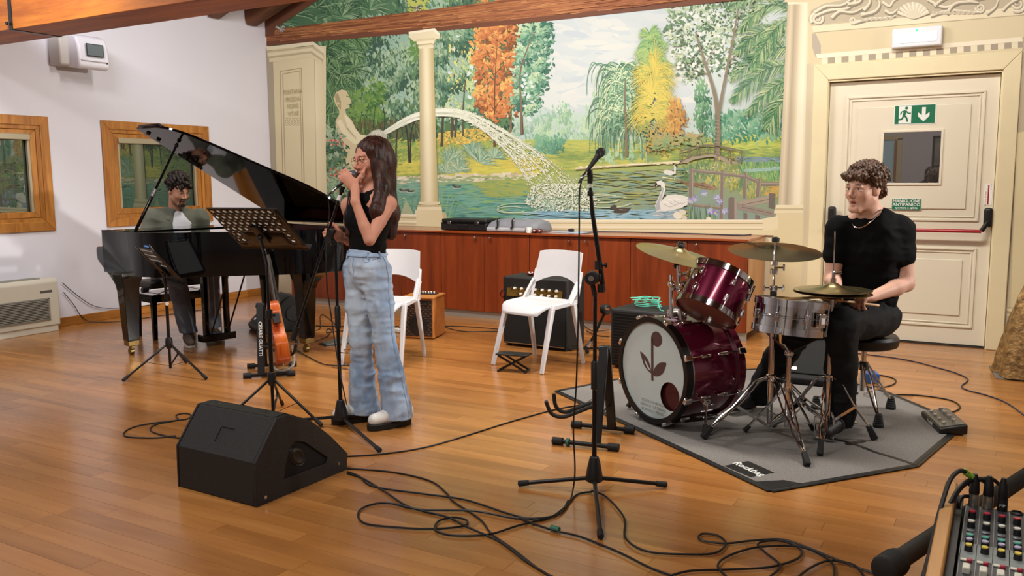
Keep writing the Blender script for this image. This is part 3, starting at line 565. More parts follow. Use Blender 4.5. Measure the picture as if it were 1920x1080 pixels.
# --- the pond
PA.grad([(735, 335), (1000, 328), (1000, 420), (735, 420)], ['#86ac86', '#a3b04c', '#6aa6b0', '#3f8a7c'])
PA.grad([(1000, 328), (1290, 305), (1290, 420), (1000, 420)], ['#a3b04c', '#9aa856', '#7ea0a6', '#6aa6b0'])
PA.grad([(1290, 305), (1490, 300), (1490, 420), (1290, 420)], ['#8a9c58', '#7a9a68', '#8a9c86', '#7ea0a6'])
dabs([(830, 345), (1000, 340), (1000, 412), (820, 412)], 620, 30, 2.6, ['#3f8f80', '#5aa392', '#7db8a4', '#2f7a70', '#8ab86a', '#4f9a9a'], .04, .06)
dabs([(890, 340), (1010, 332), (1030, 362), (920, 370)], 260, 26, 3, ['#b2b446', '#97aa4c', '#a3ac50', '#7ea256'], .03, .06)
dabs([(1090, 325), (1290, 312), (1290, 412), (1060, 412)], 560, 30, 2.6, ['#8a9c4e', '#a8ac56', '#6a9684', '#86a89a', '#9a9a60', '#7a946a'], .02, .05)
dabs([(990, 396), (1270, 392), (1280, 413), (980, 413)], 300, 30, 2.6, ['#7ab0c6', '#9cc4d2', '#5f9cae', '#b2ced2'], .02, .05)
dabs([(735, 345), (790, 342), (790, 412), (735, 412)], 120, 18, 2.6, ['#5f9c86', '#7fb29a', '#4a8a78'], .04, .06)
for cx, cy, rx, ry in ((975, 390, 40, 9), (960, 393, 26, 6), (1130, 372, 34, 8), (1140, 378, 46, 11)):
    th = np.linspace(.3, 5.6, 12); PA.ribbon([(cx+rx*math.cos(t), cy+ry*math.sin(t)) for t in th], 1.6, 1, '#c9d6b4')
# stone edging
for q in range(46):
    x = 735+q*5.9+RNG.uniform(-2, 2); y = 334-(x-735)*.03+RNG.uniform(-2.5, 2.5); r = RNG.uniform(3, 7)
    PA.leaves(np.array([x]), np.array([y]), np.array([r*2.2]), np.array([r*1.1]), np.array([RNG.normal(0, .2)]), pal(['#c9bd95', '#e4dcbc', '#b5a880'], np.array([RNG.random()])), 7)
dabs([(735, 338), (1000, 330), (1000, 336), (735, 346)], 80, 12, 2, ['#8a8460', '#e6e0c4', '#d3cca4'], 0, .1)
PA.ribbon([(1080, 316), (1150, 311), (1230, 306), (1290, 302)], 3, 3, '#ddd3a4'); PA.ribbon([(1080, 318.5), (1150, 313.5), (1230, 308), (1290, 304)], 1.2, 1.2, '#8f8a58')
for q in range(34): x = 1085+q*6; PA.leaves(np.array([x]), np.array([314-(x-1085)*.05+RNG.normal(0, 1)]), np.array([8.]), np.array([3.]), np.array([RNG.normal(0, .2)]), pal(['#c9bd8a', '#e8e0bc'], np.array([RNG.random()])), 6)
# reeds by the column
for x0, y0, L, s_ in ((828, 408, 60, .1), (836, 408, 46, .3), (842, 408, 40, .7), (850, 408, 34, .9), (826, 408, 40, -.1), (766, 405, 40, -.4), (772, 405, 46, .2), (757, 405, 38, -.2), (780, 405, 44, .4), (762, 405, 30, .6)):
    PA.ribbon([(x0, y0), (x0+s_*L*.35, y0-L*.8), (x0+s_*L*.9, y0-L*(.95-.45*abs(s_)))], 3., .6, random.choice(['#5a9a6a', '#7fb27c', '#a3c48c']))
PA.poly([(750, 405), (762, 375), (774, 397), (776, 405)], '#a9b68c')
def duck(x, y, s_, c='#4a4238'):
    PA.poly([(x-14*s_, y), (x-8*s_, y-5*abs(s_)), (x+6*s_, y-5*abs(s_)), (x+16*s_, y-6*abs(s_)), (x+10*s_, y+2*abs(s_)), (x, y+4*abs(s_)), (x-10*s_, y+3*abs(s_))], c)
    PA.poly([(x-16*s_, y-9*abs(s_)), (x-12*s_, y-11*abs(s_)), (x-8*s_, y-9*abs(s_)), (x-8*s_, y-3*abs(s_)), (x-13*s_, y-2*abs(s_)), (x-20*s_, y-5*abs(s_))], c)
    PA.ribbon([(x-4*s_, y-3*abs(s_)), (x+8*s_, y-2*abs(s_))], 1.6*abs(s_), 1, '#8a8068'); PA.ribbon([(x-16*s_, y+4*abs(s_)), (x+14*s_, y+4*abs(s_))], 1.4, .8, '#b9c8c4')
duck(1167, 396, 1.15); duck(858, 351, .5); duck(757, 358, .45); duck(771, 359, .45)
# swans
PA.poly([(1232, 398), (1229, 385), (1236, 370), (1242, 355), (1240, 347), (1236, 346), (1229, 352), (1227, 350), (1233, 340), (1241, 338), (1248, 344), (1249, 356), (1244, 370), (1240, 378), (1252, 366), (1268, 364), (1284, 367), (1292, 370), (1290, 384), (1278, 390), (1262, 394), (1245, 397)], '#dcdcd2')
PA.poly([(1231, 396), (1230, 385), (1237, 371), (1243, 357), (1241, 350), (1246, 353), (1243, 368), (1238, 380), (1240, 392)], '#aab0b0')
for a in ((1245, 382), (1255, 378), (1265, 376)): PA.ribbon([a, (a[0]+12, a[1]+6), (a[0]+24, a[1]+2)], 1.6, .8, '#b4b8b4'); PA.ribbon([(a[0], a[1]-4), (a[0]+14, a[1]-1)], 2, .8, '#f0efe4')
PA.poly([(1226, 351), (1232, 342), (1234, 346), (1230, 351)], '#2c2a28'); PA.poly([(1226, 351), (1228, 347), (1230, 350)], '#a0542a')
dabs([(1228, 396), (1280, 393), (1280, 410), (1232, 411)], 60, 16, 2, ['#8fa6b8', '#a9bcc6', '#6f8ca0', '#d0d4cc'], .03, .05)
PA.poly([(1244, 322), (1250, 318), (1260, 320), (1265, 322), (1265, 309), (1268, 308), (1269, 312), (1268, 326), (1258, 329), (1249, 327)], '#d6d8cc'); PA.ribbon([(1243, 332), (1262, 335)], 2, 1, '#d9d8c0'); PA.ribbon([(1267, 330), (1266, 337)], 2, 1, '#d9d8c0')
PA.poly([(1266, 309), (1270, 309), (1272, 312), (1268, 312)], '#2c2a28')
# flower bank, bridge
foliage([(1275, 325), (1300, 312), (1345, 305), (1400, 305), (1470, 315), (1470, 370), (1420, 372), (1360, 352), (1310, 345), (1280, 338)], 900, 7, ['#7a8a3c', '#a5a84a', '#c9c058', '#6a8f50', '#5a8450'], (1.5, .25), .25, 10)
dabs([(1272, 338), (1330, 344), (1350, 356), (1300, 352)], 90, 12, 3, ['#8a6a4c', '#6f5540', '#a38a68'], .2, .15)
dabs([(1390, 300), (1475, 295), (1475, 340), (1390, 330)], 400, 14, 2, ['#4f8f50', '#6fa85c', '#93bb6a', '#3f7f58'], 1.4, .2)
dabs([(1400, 318), (1475, 312), (1475, 318), (1400, 323)], 60, 18, 2, ['#9cc0b4', '#86b09a'], 0, .05); dabs([(1385, 294), (1475, 296), (1475, 303), (1385, 303)], 90, 16, 2.4, ['#5f7f94', '#86a0a8', '#4c7260'], 0, .08)
dabs([(1285, 320), (1350, 308), (1420, 330), (1340, 345)], 110, 3, 2.4, ['#3f3c30', '#efe08c', '#5a6ea0', '#d8c850'], 0, 1)
br = '#77695a'
PA.poly([(1278, 304), (1300, 294), (1330, 290), (1345, 290), (1345, 294), (1325, 295), (1300, 300), (1290, 306)], '#a0937c'); PA.poly([(1350, 292), (1372, 302), (1392, 306), (1370, 308), (1352, 300)], '#a0937c')
PA.ribbon([(1276, 285), (1300, 277), (1330, 272), (1365, 277), (1395, 284)], 2.2, 2.2, br); PA.ribbon([(1278, 304), (1300, 292), (1335, 288), (1365, 296), (1392, 306)], 1.8, 1.8, br); PA.ribbon([(1340, 272), (1360, 277), (1375, 284)], 1.8, 2, br)
for x, y0, y1 in ((1277, 285, 305), (1293, 279, 296), (1310, 275, 291), (1330, 272, 289), (1367, 279, 300), (1372, 284, 307), (1392, 283, 306)): PA.ribbon([(x, y0), (x, y1)], 1.8, 1.8, br)
for x0, y0, x1, y1 in ((1277, 286, 1293, 296), (1293, 280, 1278, 302), (1294, 280, 1310, 291), (1310, 276, 1294, 294), (1311, 276, 1330, 288), (1330, 273, 1311, 290), (1352, 288, 1368, 280), (1375, 290, 1392, 300), (1392, 286, 1375, 300)): PA.ribbon([(x0, y0), (x1, y1)], 1., 1., br)
# fence
fc1, fc2 = '#82766a', '#a39684'
for x, y0, y1, w_ in ((1298, 316, 385, 8), (1356, 320, 410, 7.5), (1399, 323, 372, 7), (1424, 335, 370, 8)): PA.ribbon([(x, y0), (x-1.5, y1)], w_, w_, fc1); PA.ribbon([(x+2.5, y0), (x+1, y1)], 1.8, 1.8, fc2)
for a, b, w_ in (((1300, 320), (1356, 325), 6), ((1358, 326), (1398, 331), 6), ((1400, 331), (1423, 341), 6.5), ((1428, 345), (1466, 345), 8), ((1300, 384), (1352, 390), 6)): PA.ribbon([a, b], w_, w_, fc1); PA.ribbon([(a[0], a[1]-1.6), (b[0], b[1]-1.6)], 1.6, 1.6, fc2)
dabs([(1440, 350), (1470, 350), (1470, 372), (1435, 368)], 60, 12, 3, ['#d0a840', '#c99a3c', '#a9a84a'], .2, .3)
PA.poly([(1385, 378), (1445, 366), (1452, 368), (1452, 378), (1390, 389)], fc2); PA.poly([(1383, 381), (1452, 396), (1452, 406), (1385, 393)], '#93877a')
PA.ribbon([(1392, 384), (1448, 373)], 1.2, 1.2, '#6f6458'); PA.ribbon([(1392, 388), (1448, 400)], 1.2, 1.2, '#6f6458')
PA.poly([(1367, 372), (1372, 369), (1383, 372), (1383, 411), (1366, 411)], '#7a6e64'); PA.poly([(1378, 371), (1383, 372), (1383, 411), (1378, 411)], fc2); PA.poly([(1443, 361), (1455, 363), (1453, 392), (1442, 390)], '#6f655c'); PA.poly([(1395, 398), (1402, 400), (1402, 412), (1395, 412)], '#7a6e64'); PA.poly([(1417, 402), (1426, 404), (1426, 412), (1417, 412)], '#7a6e64')
# irises, rocks
for x in range(1292, 1345, 3): PA.ribbon([(x, 412), (x+RNG.uniform(-5, 5), 412-RNG.uniform(16, 36))], 2.2, .6, random.choice(['#3f6a48', '#6a9260', '#8aac70']))
for cx, cy in ((1305, 372), (1321, 362), (1345, 370), (1333, 396), (1342, 398), (1296, 376), (1350, 378), (1360, 396)):
    for k in range(7):
        a = k*.9; PA.leaves(np.array([cx+4*math.cos(a)]), np.array([cy+4*math.sin(a)]), np.array([7.]), np.array([4.]), np.array([a]), pal(['#7f8fc0', '#b4bce0', '#8a7ab8'], np.array([RNG.random()])))
    PA.leaves(np.array([cx*1.]), np.array([cy+1.]), np.array([4.]), np.array([3.]), np.array([.5]), pal(['#e4e0d0', '#d8c860'], np.array([RNG.random()])))
for x, y, r in ((1272, 404, 9), (1281, 398, 7), (1330, 410, 5), (1284, 408, 6)): PA.leaves(np.array([x*1.]), np.array([y*1.]), np.array([r*2.]), np.array([r*1.5]), np.array([.2]), pal(['#e0dcc4', '#c9c2a4'], np.array([RNG.random()])), 9)
# --- fountain jet
up = [(716, 250), (745, 231), (780, 213), (830, 203), (885, 212), (950, 245), (1020, 290), (1090, 350)]; lo = [(722, 254), (748, 240), (785, 224), (835, 218), (885, 230), (940, 275), (985, 330), (1010, 385)]
U = np.array([tuple(p) for p in spline([(*p, 0) for p in up], 10)])[:, :2]; Lw = np.array([tuple(p) for p in spline([(*p, 0) for p in lo], 10)])[:, :2]
for q in range(70):
    f = RNG.random(); n = len(U); i1 = int(RNG.uniform(0, n*.55)); i2 = min(n-1, i1+int(RNG.uniform(14, 40))); 
    pts = [(U[i]*(1-f)+Lw[i]*f) for i in range(i1, i2+1, 4)]
    if len(pts) > 2: PA.ribbon(pts, RNG.uniform(1.2, 3.4)*(1.3 if i1 < n*.35 else .7), .8, random.choice(['#e6e8d2', '#d6dcc4', '#eef0dc', '#c3cfb4', '#e9ead6']), 2)
for q in range(1500):
    t = RNG.uniform(.35, 1)**.7; i = min(int(t*(len(U)-1)), len(U)-2); f = RNG.random(); p = U[i]*(1-f)+Lw[i]*f+RNG.normal(0, 2.5, 2); d = U[i+1]-U[i]
    PA.leaves(np.array([p[0]]), np.array([p[1]]), np.array([RNG.uniform(2, 8)]), np.array([RNG.uniform(.8, 2)]), np.array([math.atan2(d[1], d[0])+RNG.normal(.15, .12)]), pal(['#dfe4c8', '#f0f0dc', '#c6d2b0'], np.array([RNG.random()])))
PA.lay -= 1480
x, y = scatter([(1000, 345), (1090, 345), (1125, 375), (1110, 395), (1010, 395), (985, 380)], 900); PA.leaves(x, y+0, RNG.uniform(1.5, 6, 900), RNG.uniform(1, 3.4, 900), RNG.uniform(0, 3, 900), pal(['#cfd8bc', '#eeefdc', '#e4e6d0', '#b4c4a4'], RNG.random(900)))
# --- statue with jug, flowering bush
sk, sd, sl = '#cdbf8f', '#a5966a', '#e0d6ac'
PA.poly([(642, 330), (646, 290), (640, 262), (630, 240), (630, 226), (637, 214), (636, 206), (630, 196), (626, 184), (631, 173), (641, 168), (650, 170), (655, 180), (660, 192), (656, 196), (656, 203), (648, 205), (650, 214), (662, 228), (668, 242), (672, 258), (670, 285), (672, 330)], sk)
PA.poly([(645, 214), (656, 222), (665, 238), (676, 252), (700, 256), (700, 262), (672, 264), (656, 248)], sl); PA.poly([(632, 228), (640, 224), (652, 246), (668, 262), (690, 262), (690, 268), (664, 270), (644, 254)], sl)
PA.ribbon([(652, 240), (660, 250), (668, 258)], 2, 1, sd); PA.poly([(628, 180), (634, 174), (640, 190), (640, 206), (634, 200)], sd); PA.ribbon([(650, 180), (655, 181)], 1.4, 1, '#6e6040'); PA.ribbon([(652, 196), (656, 196)], 1.2, 1, '#7a6a48'); PA.ribbon([(640, 262), (648, 300), (646, 328)], 3, 3, sd); PA.ribbon([(633, 192), (637, 196)], 2.4, 2, sl)
PA.poly([(690, 254), (700, 245), (712, 242), (720, 246), (727, 255), (726, 264), (716, 262), (704, 258), (694, 262)], '#b9b6a0')
for k in range(6): PA.ribbon([(696+k*5, 258-k*1.5), (704+k*4, 246), (712+k*3, 262-k)], 1.4, 1, random.choice(['#e2e2d0', '#8a8c80', '#d0d0bc']), 4)
foliage([(607, 240), (635, 250), (650, 290), (656, 370), (612, 390)], 460, 8, ['#244c34', '#3c6a48', '#6f9270', '#a3b894'], None, .4, 14)
for q in range(46):
    cx, cy = RNG.choice([612, 622, 630, 640]), RNG.choice([262, 270, 318, 325, 330, 360]); x = cx+RNG.normal(0, 5); y = cy+RNG.normal(0, 5)
    PA.leaves(np.array([x]), np.array([y]), np.array([6.5]), np.array([3.6]), np.array([RNG.uniform(0, 3)]), pal(['#b5452c', '#d8785c', '#e6a48c'], np.array([RNG.random()])))
foliage([(600, 330), (660, 340), (660, 420), (600, 420)], 220, 8, ['#4c7a50', '#6f9a6c', '#93b488'], (1.2, .5), .3, 12)
# --- painted timber beam with rafter
def hb(x): return 86-(x-504)*.0865-max(0, x-960)*.022
def ht(x): return 52-(x-540)*.1275
xs = list(range(500, 1500, 40))
rows = 9; cols_ = ['#8a4a1e', '#a25f2a', '#b06a30', '#99582a', '#ad6b33', '#a05a26', '#8f4e20', '#96562a']
for x in xs:
    for r in range(rows-1):
        f0, f1 = r/(rows-1), (r+1)/(rows-1); x2 = x+40; y = lambda X, f: ht(X)*(1-f)+(hb(X)-8)*f
        PA.poly([(x, y(x, f0)), (x2, y(x2, f0)), (x2, y(x2, f1)), (x, y(x, f1))], cols_[r]); PA.lay -= 1
    PA.poly([(x, hb(x)-9), (x+40, hb(x+40)-9), (x+40, hb(x+40)), (x, hb(x))], '#6e3c1e'); PA.lay -= 1
PA.lay += 2
for q in range(520):
    x = RNG.uniform(505, 1470); f = RNG.uniform(.03, .95); L = RNG.uniform(20, 90); y = lambda X: ht(X)*(1-f)+(hb(X)-6)*f
    PA.ribbon([(x, y(x)), (min(1480, x+L), y(min(1480, x+L))+RNG.normal(0, .4))], RNG.uniform(.8, 2.4), .5, random.choice(['#7a4018', '#8d4c1e', '#b87436', '#c28040', '#94551f', '#a8642c']), 2); PA.lay -= 1
PA.lay += 2
PA.poly([(498, 70), (498, 30), (545, -5), (610, -8), (516, 54), (514, 66)], '#6a3a1c')
def nest(x, y, s_):
    for k in range(26): a = RNG.uniform(0, 6.28); PA.ribbon([(x, y), (x+s_*math.cos(a)*RNG.uniform(.6, 1.3), y+s_*.7*math.sin(a))], 1.6, .6, random.choice(['#cfc8bc', '#8a8074', '#3c302a', '#e0dace']), 2)
nest(527, 54, 11); nest(783, 16, 9)
# --- painted pilaster, columns, ledge
def column(xl, xr, xl2, xr2, y0, y1, cs=('#b8a87c', '#cdbd8e', '#e4d8ae', '#eee4bd', '#e2d4a4', '#cdbb84', '#bfae78')):
    n = len(cs)-1
    for k in range(n):
        f0, f1 = k/n, (k+1)/n; a, b, c, d = xl+(xr-xl)*f0, xl+(xr-xl)*f1, xl2+(xr2-xl2)*f1, xl2+(xr2-xl2)*f0
        PA.grad([(a, y0), (b, y0), (c, y1), (d, y1)], [cs[k], cs[k+1], cs[k+1], cs[k]]); PA.lay -= 1
    PA.lay += 1
CRM, CSH, CHI = '#ddcfa2', '#ad9c70', '#eee4c0'
PA.grad([(500, 92), (612, 86), (612, 440), (518, 450)], ['#d6c79a', '#e0d3a6', '#e2d4a8', '#d3c498'])
PA.poly([(498, 90), (512, 90), (524, 450), (514, 450)], '#a99c80')
PA.grad([(590, 98), (608, 95), (615, 440), (596, 440)], ['#e6dab0', '#d9ca9c', '#d9ca9c', '#e6dab0']); PA.ribbon([(590, 98), (596, 440)], 1.2, 1.2, '#bfae80')
for pts in ([(526, 134), (566, 128), (573, 420)], [(526, 134), (534, 425)], [(531, 139), (563, 133), (569, 420)], [(531, 139), (538, 425)]): PA.ribbon(pts, 1.4, 1.4, '#9c8c62', 1) if False else [PA.ribbon([a, b], 1.5, 1.5, '#a39268') for a, b in zip(pts[:-1], pts[1:])]
for k, (dy, xa, xb, xc, c) in enumerate(((0, 501, 588, 609, '#e6dbb6'), (8, 502, 587, 608, '#c6b88e'), (12, 503, 586, 607, '#e2d6ae'), (18, 504, 584, 606, '#bcae84'), (22, 506, 583, 605, '#dccfa4'))):
    y0 = 88+dy; PA.poly([(xa, y0), (xb, y0-10), (xc, y0+5), (xc, y0+12), (xb, y0-3), (xa, y0+7)], c)
for tx, y, w_ in (('FONTANA', 172, 33), ('FRIGIDA', 186, 33), ('FONS', 199, 22), ('VITAE', 213, 26)): pass
for k in range(4): PA.ribbon([(536+i*3, 222+k*4+(1.5 if i % 2 else -1.5)) for i in range(10)], .9, .9, '#a4956c', 4)
column(787, 814, 790, 823, 84, 384)
PA.poly([(767, 60), (816, 53), (826, 64), (826, 72), (818, 74), (777, 78), (768, 70)], '#e4d8b0'); PA.poly([(767, 60), (816, 53), (826, 64), (822, 66), (812, 58), (770, 64)], '#f0e8cc')
for y0, xa, xb, c in ((73, 780, 819, '#d9cb9c'), (78, 782, 817, '#eee3bc'), (83, 785, 815, '#c6b684'), (86, 785, 815, '#e8dcb2')): PA.poly([(xa, y0+2), (xa+6, y0), (xb-4, y0-2), (xb, y0), (xb-1, y0+4), (xa+2, y0+6)], c)
for y0, xa, xb, c in ((378, 787, 826, '#e4d7aa'), (384, 785, 828, '#c9b988'), (388, 784, 829, '#ece0b6')): PA.poly([(xa, y0), (xb, y0), (xb+1, y0+5), (xa-1, y0+5)], c)
PA.grad([(780, 393), (830, 393), (834, 436), (779, 436)], ['#e6d9ac', '#ddcf9e', '#d9ca98', '#e2d4a6']); PA.poly([(830, 396), (838, 400), (842, 436), (834, 436)], '#c6b688')
PA.grad(R4(600, 402, 780, 440), ['#e0d3a8']*2+['#d8c99a']*2); PA.grad([(838, 412), (1470, 412), (1470, 446), (838, 440)], ['#e6dab0']*2+['#dccea0']*2)
for y0, w_, c in ((404, 2.5, '#efe6c8'), (410, 2, '#b5a67a'), (417, 2.4, '#efe6c8'), (421, 1.6, '#bfb082')):
    PA.ribbon([(745, y0-2), (782, y0-1)], w_, w_, c); PA.ribbon([(838, y0+8), (1180, y0+8.5), (1468, y0+9)], w_, w_, c)
PA.grad([(1456, 400), (1530, 396), (1530, 660), (1430, 660)], ['#dccd9c', '#e0d2a4', '#d4c496', '#d2c294'])
PA.grad([(1430, 410), (1460, 405), (1460, 430), (1432, 432)], ['#e4d8ae']*4)
column(1478, 1527, 1460, 1513, 2, 388, ('#bdb096', '#d6c8a4', '#b0a288', '#cbbd9a', '#e8dec0', '#eee5c8', '#dccfa8', '#cabb92'))
for y0, xa, xb, c in ((384, 1456, 1515, '#e8dcb4'), (390, 1454, 1516, '#c6b78c'), (394, 1453, 1517, '#e4d8ae')): PA.poly([(xa, y0), (xb, y0), (xb+1, y0+6), (xa-1, y0+6)], c)
for y0, xa, xb, c in ((-6, 1472, 1532, '#e8dcb4'), (0, 1475, 1530, '#d2c49c'), (4, 1477, 1528, '#ece2c0')): PA.poly([(xa, y0), (xb, y0-1), (xb-1, y0+4), (xa+1, y0+5)], c)
PA.grad([(1472, -190), (1990, -190), (1990, 5), (1472, 5)], ['#d8cba6']*4)
# --- painted lintel round the door: cornice, dentils, scrollwork, side pilaster
PA.grad([(1515, 0), (2000, -20), (2000, 100), (1518, 125)], ['#dccfa8', '#dccfa8', '#dccea6', '#d8c99c'])
PA.grad([(1514, 120), (1535, 120), (1522, 660), (1500, 660)], ['#c9bda0', '#ddd0a8', '#ddd0a8', '#d4c69c'])
PA.poly([(1523, 48), (1990, 5), (1990, 22), (1526, 62)], '#e8ddba'); PA.ribbon([(1526, 62), (1990, 23)], 1.5, 1.5, '#b0a27c'); PA.ribbon([(1523, 49), (1990, 6)], 1.2, 1.2, '#c4b68e')
PA.poly([(1523, 64), (1530, 63), (1540, 85), (1540, 105), (1530, 108), (1524, 90)], '#b5ab98')
PA.poly([(1530, 102), (1915, 70), (1918, 78), (1534, 111)], '#efe6ca'); PA.ribbon([(1534, 111), (1917, 79)], 1.4, 1.4, '#b2a47e')
for k in range(15):
    x = 1541+k*25.4; y = 110-(x-1541)*.0835
    PA.poly([(x, y), (x+12, y-1), (x+12, y+10), (x, y+11)], '#e9dfbe'); PA.poly([(x+12, y-1), (x+25.4, y-2), (x+25.4, y+9), (x+12, y+10)], '#a89c86'); PA.lay -= 2
PA.lay += 2
PA.grad([(1918, 70), (1990, 60), (1990, 640), (1886, 655)], ['#b8ac90', '#d6c89c', '#d9caa0', '#cdbd90']); PA.grad([(1906, 250), (1990, 230), (1990, 580), (1895, 585)], ['#e0d2a2', '#e4d6a8', '#e0d0a0', '#dccb98'])
for y0, c in ((576, '#b3a47a'), (580, '#ece2c2'), (585, '#a89a74'), (590, '#e8dcba'), (596, '#c2b48c')): PA.ribbon([(1888, y0), (1990, y0+6)], 2.4, 2.4, c)
sc, ss, sh2 = '#ddd3b6', '#8d8571', '#f0e9d4'
def scroll(cx, cy, r, d=1, turns=2.2, a0=0., w_=6):
    n = 26; pts = [(cx+d*r*(1-i/n*.85)*math.cos(a0+turns*6.28*i/n), cy+r*(1-i/n*.85)*math.sin(a0+turns*6.28*i/n)*.95) for i in range(n)]
    PA.ribbon([(p[0]+1.4, p[1]+1.8) for p in pts], w_, w_*.4, ss, 3); PA.ribbon(pts, w_, w_*.4, sc, 3); PA.ribbon([(p[0]-.6, p[1]-1.2) for p in pts], w_*.3, w_*.15, sh2, 3)
PA.poly([(1522, 48), (1516, 38), (1522, 20), (1545, 8), (1585, 0), (1600, -30), (1840, -50), (1860, -10), (1990, -20), (1990, 6)], '#bfb498')
scroll(1534, 36, 13, 1, 2.1, 2.5, 6); scroll(1600, 39, 7, 1, 1.8, 0, 4); scroll(1838, 16, 9, -1, 1.8, 0, 4.5); scroll(1908, 8, 16, -1, 2.1, 1, 6)
for pts in ([(1528, 24), (1550, 12), (1580, 10), (1600, -4)], [(1530, 30), (1556, 20), (1590, 16), (1606, 0)], [(1606, 42), (1630, 36), (1660, 34), (1680, 30)], [(1745, 30), (1780, 20), (1810, 22), (1836, 24)], [(1655, 4), (1668, 12), (1676, 2), (1690, -6)], [(1740, 0), (1770, 14), (1800, 6), (1850, -4)], [(1880, 20), (1895, 6), (1925, -8)]):
    PA.ribbon([(a+1, b+2.4) for a, b in pts], 6, 3, ss); PA.ribbon(pts, 5, 2.6, sc); PA.ribbon([(a, b-1) for a, b in pts], 1.4, .8, sh2)
for pts in ([(1560, 34), (1575, 22), (1600, 24), (1622, 14)], [(1615, 28), (1640, 22), (1650, 8), (1640, -8)], [(1620, 20), (1632, 4), (1626, -12)], [(1660, 20), (1672, 26), (1684, 18)], [(1752, 12), (1764, 2), (1782, -6)], [(1775, 26), (1790, 8), (1815, 4), (1835, 6)], [(1850, 26), (1866, 14), (1872, 0)], [(1930, 22), (1945, 8), (1970, 2)], [(1590, 8), (1612, 4), (1622, -14)]):
    PA.ribbon([(a+1.2, b+2.8) for a, b in pts], 7, 2, ss); PA.ribbon(pts, 5.5, 1.6, sc); PA.ribbon([(a-.3, b-1.3) for a, b in pts], 1.5, .6, sh2)
for k in range(9):
    a = -2.75+k*.29; x, y = 1714+31*math.cos(a), 34+27*math.sin(a)*1.05
    PA.ribbon([(1714, 36), ((1714+x)/2+1, (36+y)/2), (x, y)], 3, 12, ss, 4); PA.ribbon([(1713, 36), ((1713+x)/2, (36+y)/2), (x-.8, y-.5)], 2, 9.5, sc, 4); PA.ribbon([((1713+x)/2, (36+y)/2), (x-2, y-1)], 1, 2.6, sh2, 4)
for cx in range(1618, 1680, 9): PA.leaves(np.array([cx*1.]), np.array([38-(cx-1618)*.05]), np.array([10.]), np.array([6.]), np.array([-.6]), pal([sc, ss], np.array([.35])), 6)
for cx in range(1752, 1830, 9): PA.leaves(np.array([cx*1.]), np.array([25.]), np.array([11.]), np.array([6.]), np.array([.5]), pal([sc, ss], np.array([.3])), 6)
# --- make the meshes: the park picture and the painted surround of the door
mm = bpy.data.materials.new('mural_paint'); mm.use_nodes = True; nt = mm.node_tree; ca = nt.nodes.new('ShaderNodeVertexColor'); ca.layer_name = 'paint'; bs = nt.nodes['Principled BSDF']; nt.links.new(ca.outputs[0], bs.inputs['Base Color']); bs.inputs['Roughness'].default_value = .6; bs.inputs['Specular IOR Level'].default_value = .25
def paint_mesh(name, V, Cc, ls):
    me = bpy.data.meshes.new(name); me.vertices.add(len(V)); me.vertices.foreach_set('co', V.astype(np.float32).ravel())
    me.loops.add(int(ls.sum())); me.polygons.add(len(ls)); me.loops.foreach_set('vertex_index', np.arange(len(V), dtype=np.int32)); me.polygons.foreach_set('loop_start', np.concatenate([[0], np.cumsum(ls)[:-1]]).astype(np.int32)); me.polygons.foreach_set('loop_total', ls.astype(np.int32))
    me.update(calc_edges=True); at = me.color_attributes.new('paint', 'FLOAT_COLOR', 'POINT'); at.data.foreach_set('color', np.concatenate([Cc, np.ones((len(Cc), 1))], 1).astype(np.float32).ravel())
    me.materials.append(mm); o = bpy.data.objects.new(name, me); COL.objects.link(o); return o
V = np.concatenate(PA.v); Cc = np.concatenate(PA.c); lum = Cc @ np.array([.25, .6, .15]); Cc = np.clip((Cc*(1-DESAT)+lum[:, None]*DESAT)*PG+.012, 0, 1)
ls = np.concatenate([np.full(n, k) for n, k in PA.n]); st_ = np.concatenate([[0], np.cumsum(ls)[:-1]]); cen = np.add.reduceat(V[:, 0], st_)/ls; right = cen > -1.775; rv = np.repeat(right, ls)
V[~rv, 2] = np.maximum(V[~rv, 2], .8535)
mural = paint_mesh('painted_mural', V[~rv], Cc[~rv], ls[~right]); tag(mural, 'painted park mural with pond, fountain, trees and swans above the cupboards', 'mural')
surr = paint_mesh('painted_door_surround', V[rv], Cc[rv], ls[right]); tag(surr, 'cream trompe l\'oeil columns, dentils and shell scrollwork painted round the door', 'mural')
MLET = mat('mural_lettering_paint', '#a89a70', .7)
for tx, y, w_ in (('FONTANA', 172, 33), ('FRIGIDA', 186, 33), ('FONS', 199, 22), ('VITAE', 213, 26)):
    p = PY(548+(y-172)*.04, y, YB-.0009-.000012*PA.top); e = PY(p and 560, y-1.6, p.y); ux = Vector((1, 0, 0))
    text(tx, 'lettering', .074, MLET, mural, basis(p, (1, 0, .03), (0, 0, 1), (0, -1, 0)), .0001, sx=w_/33*.33/(len(tx)*.058))
print('mural', len(V), 'verts, layers', PA.top)
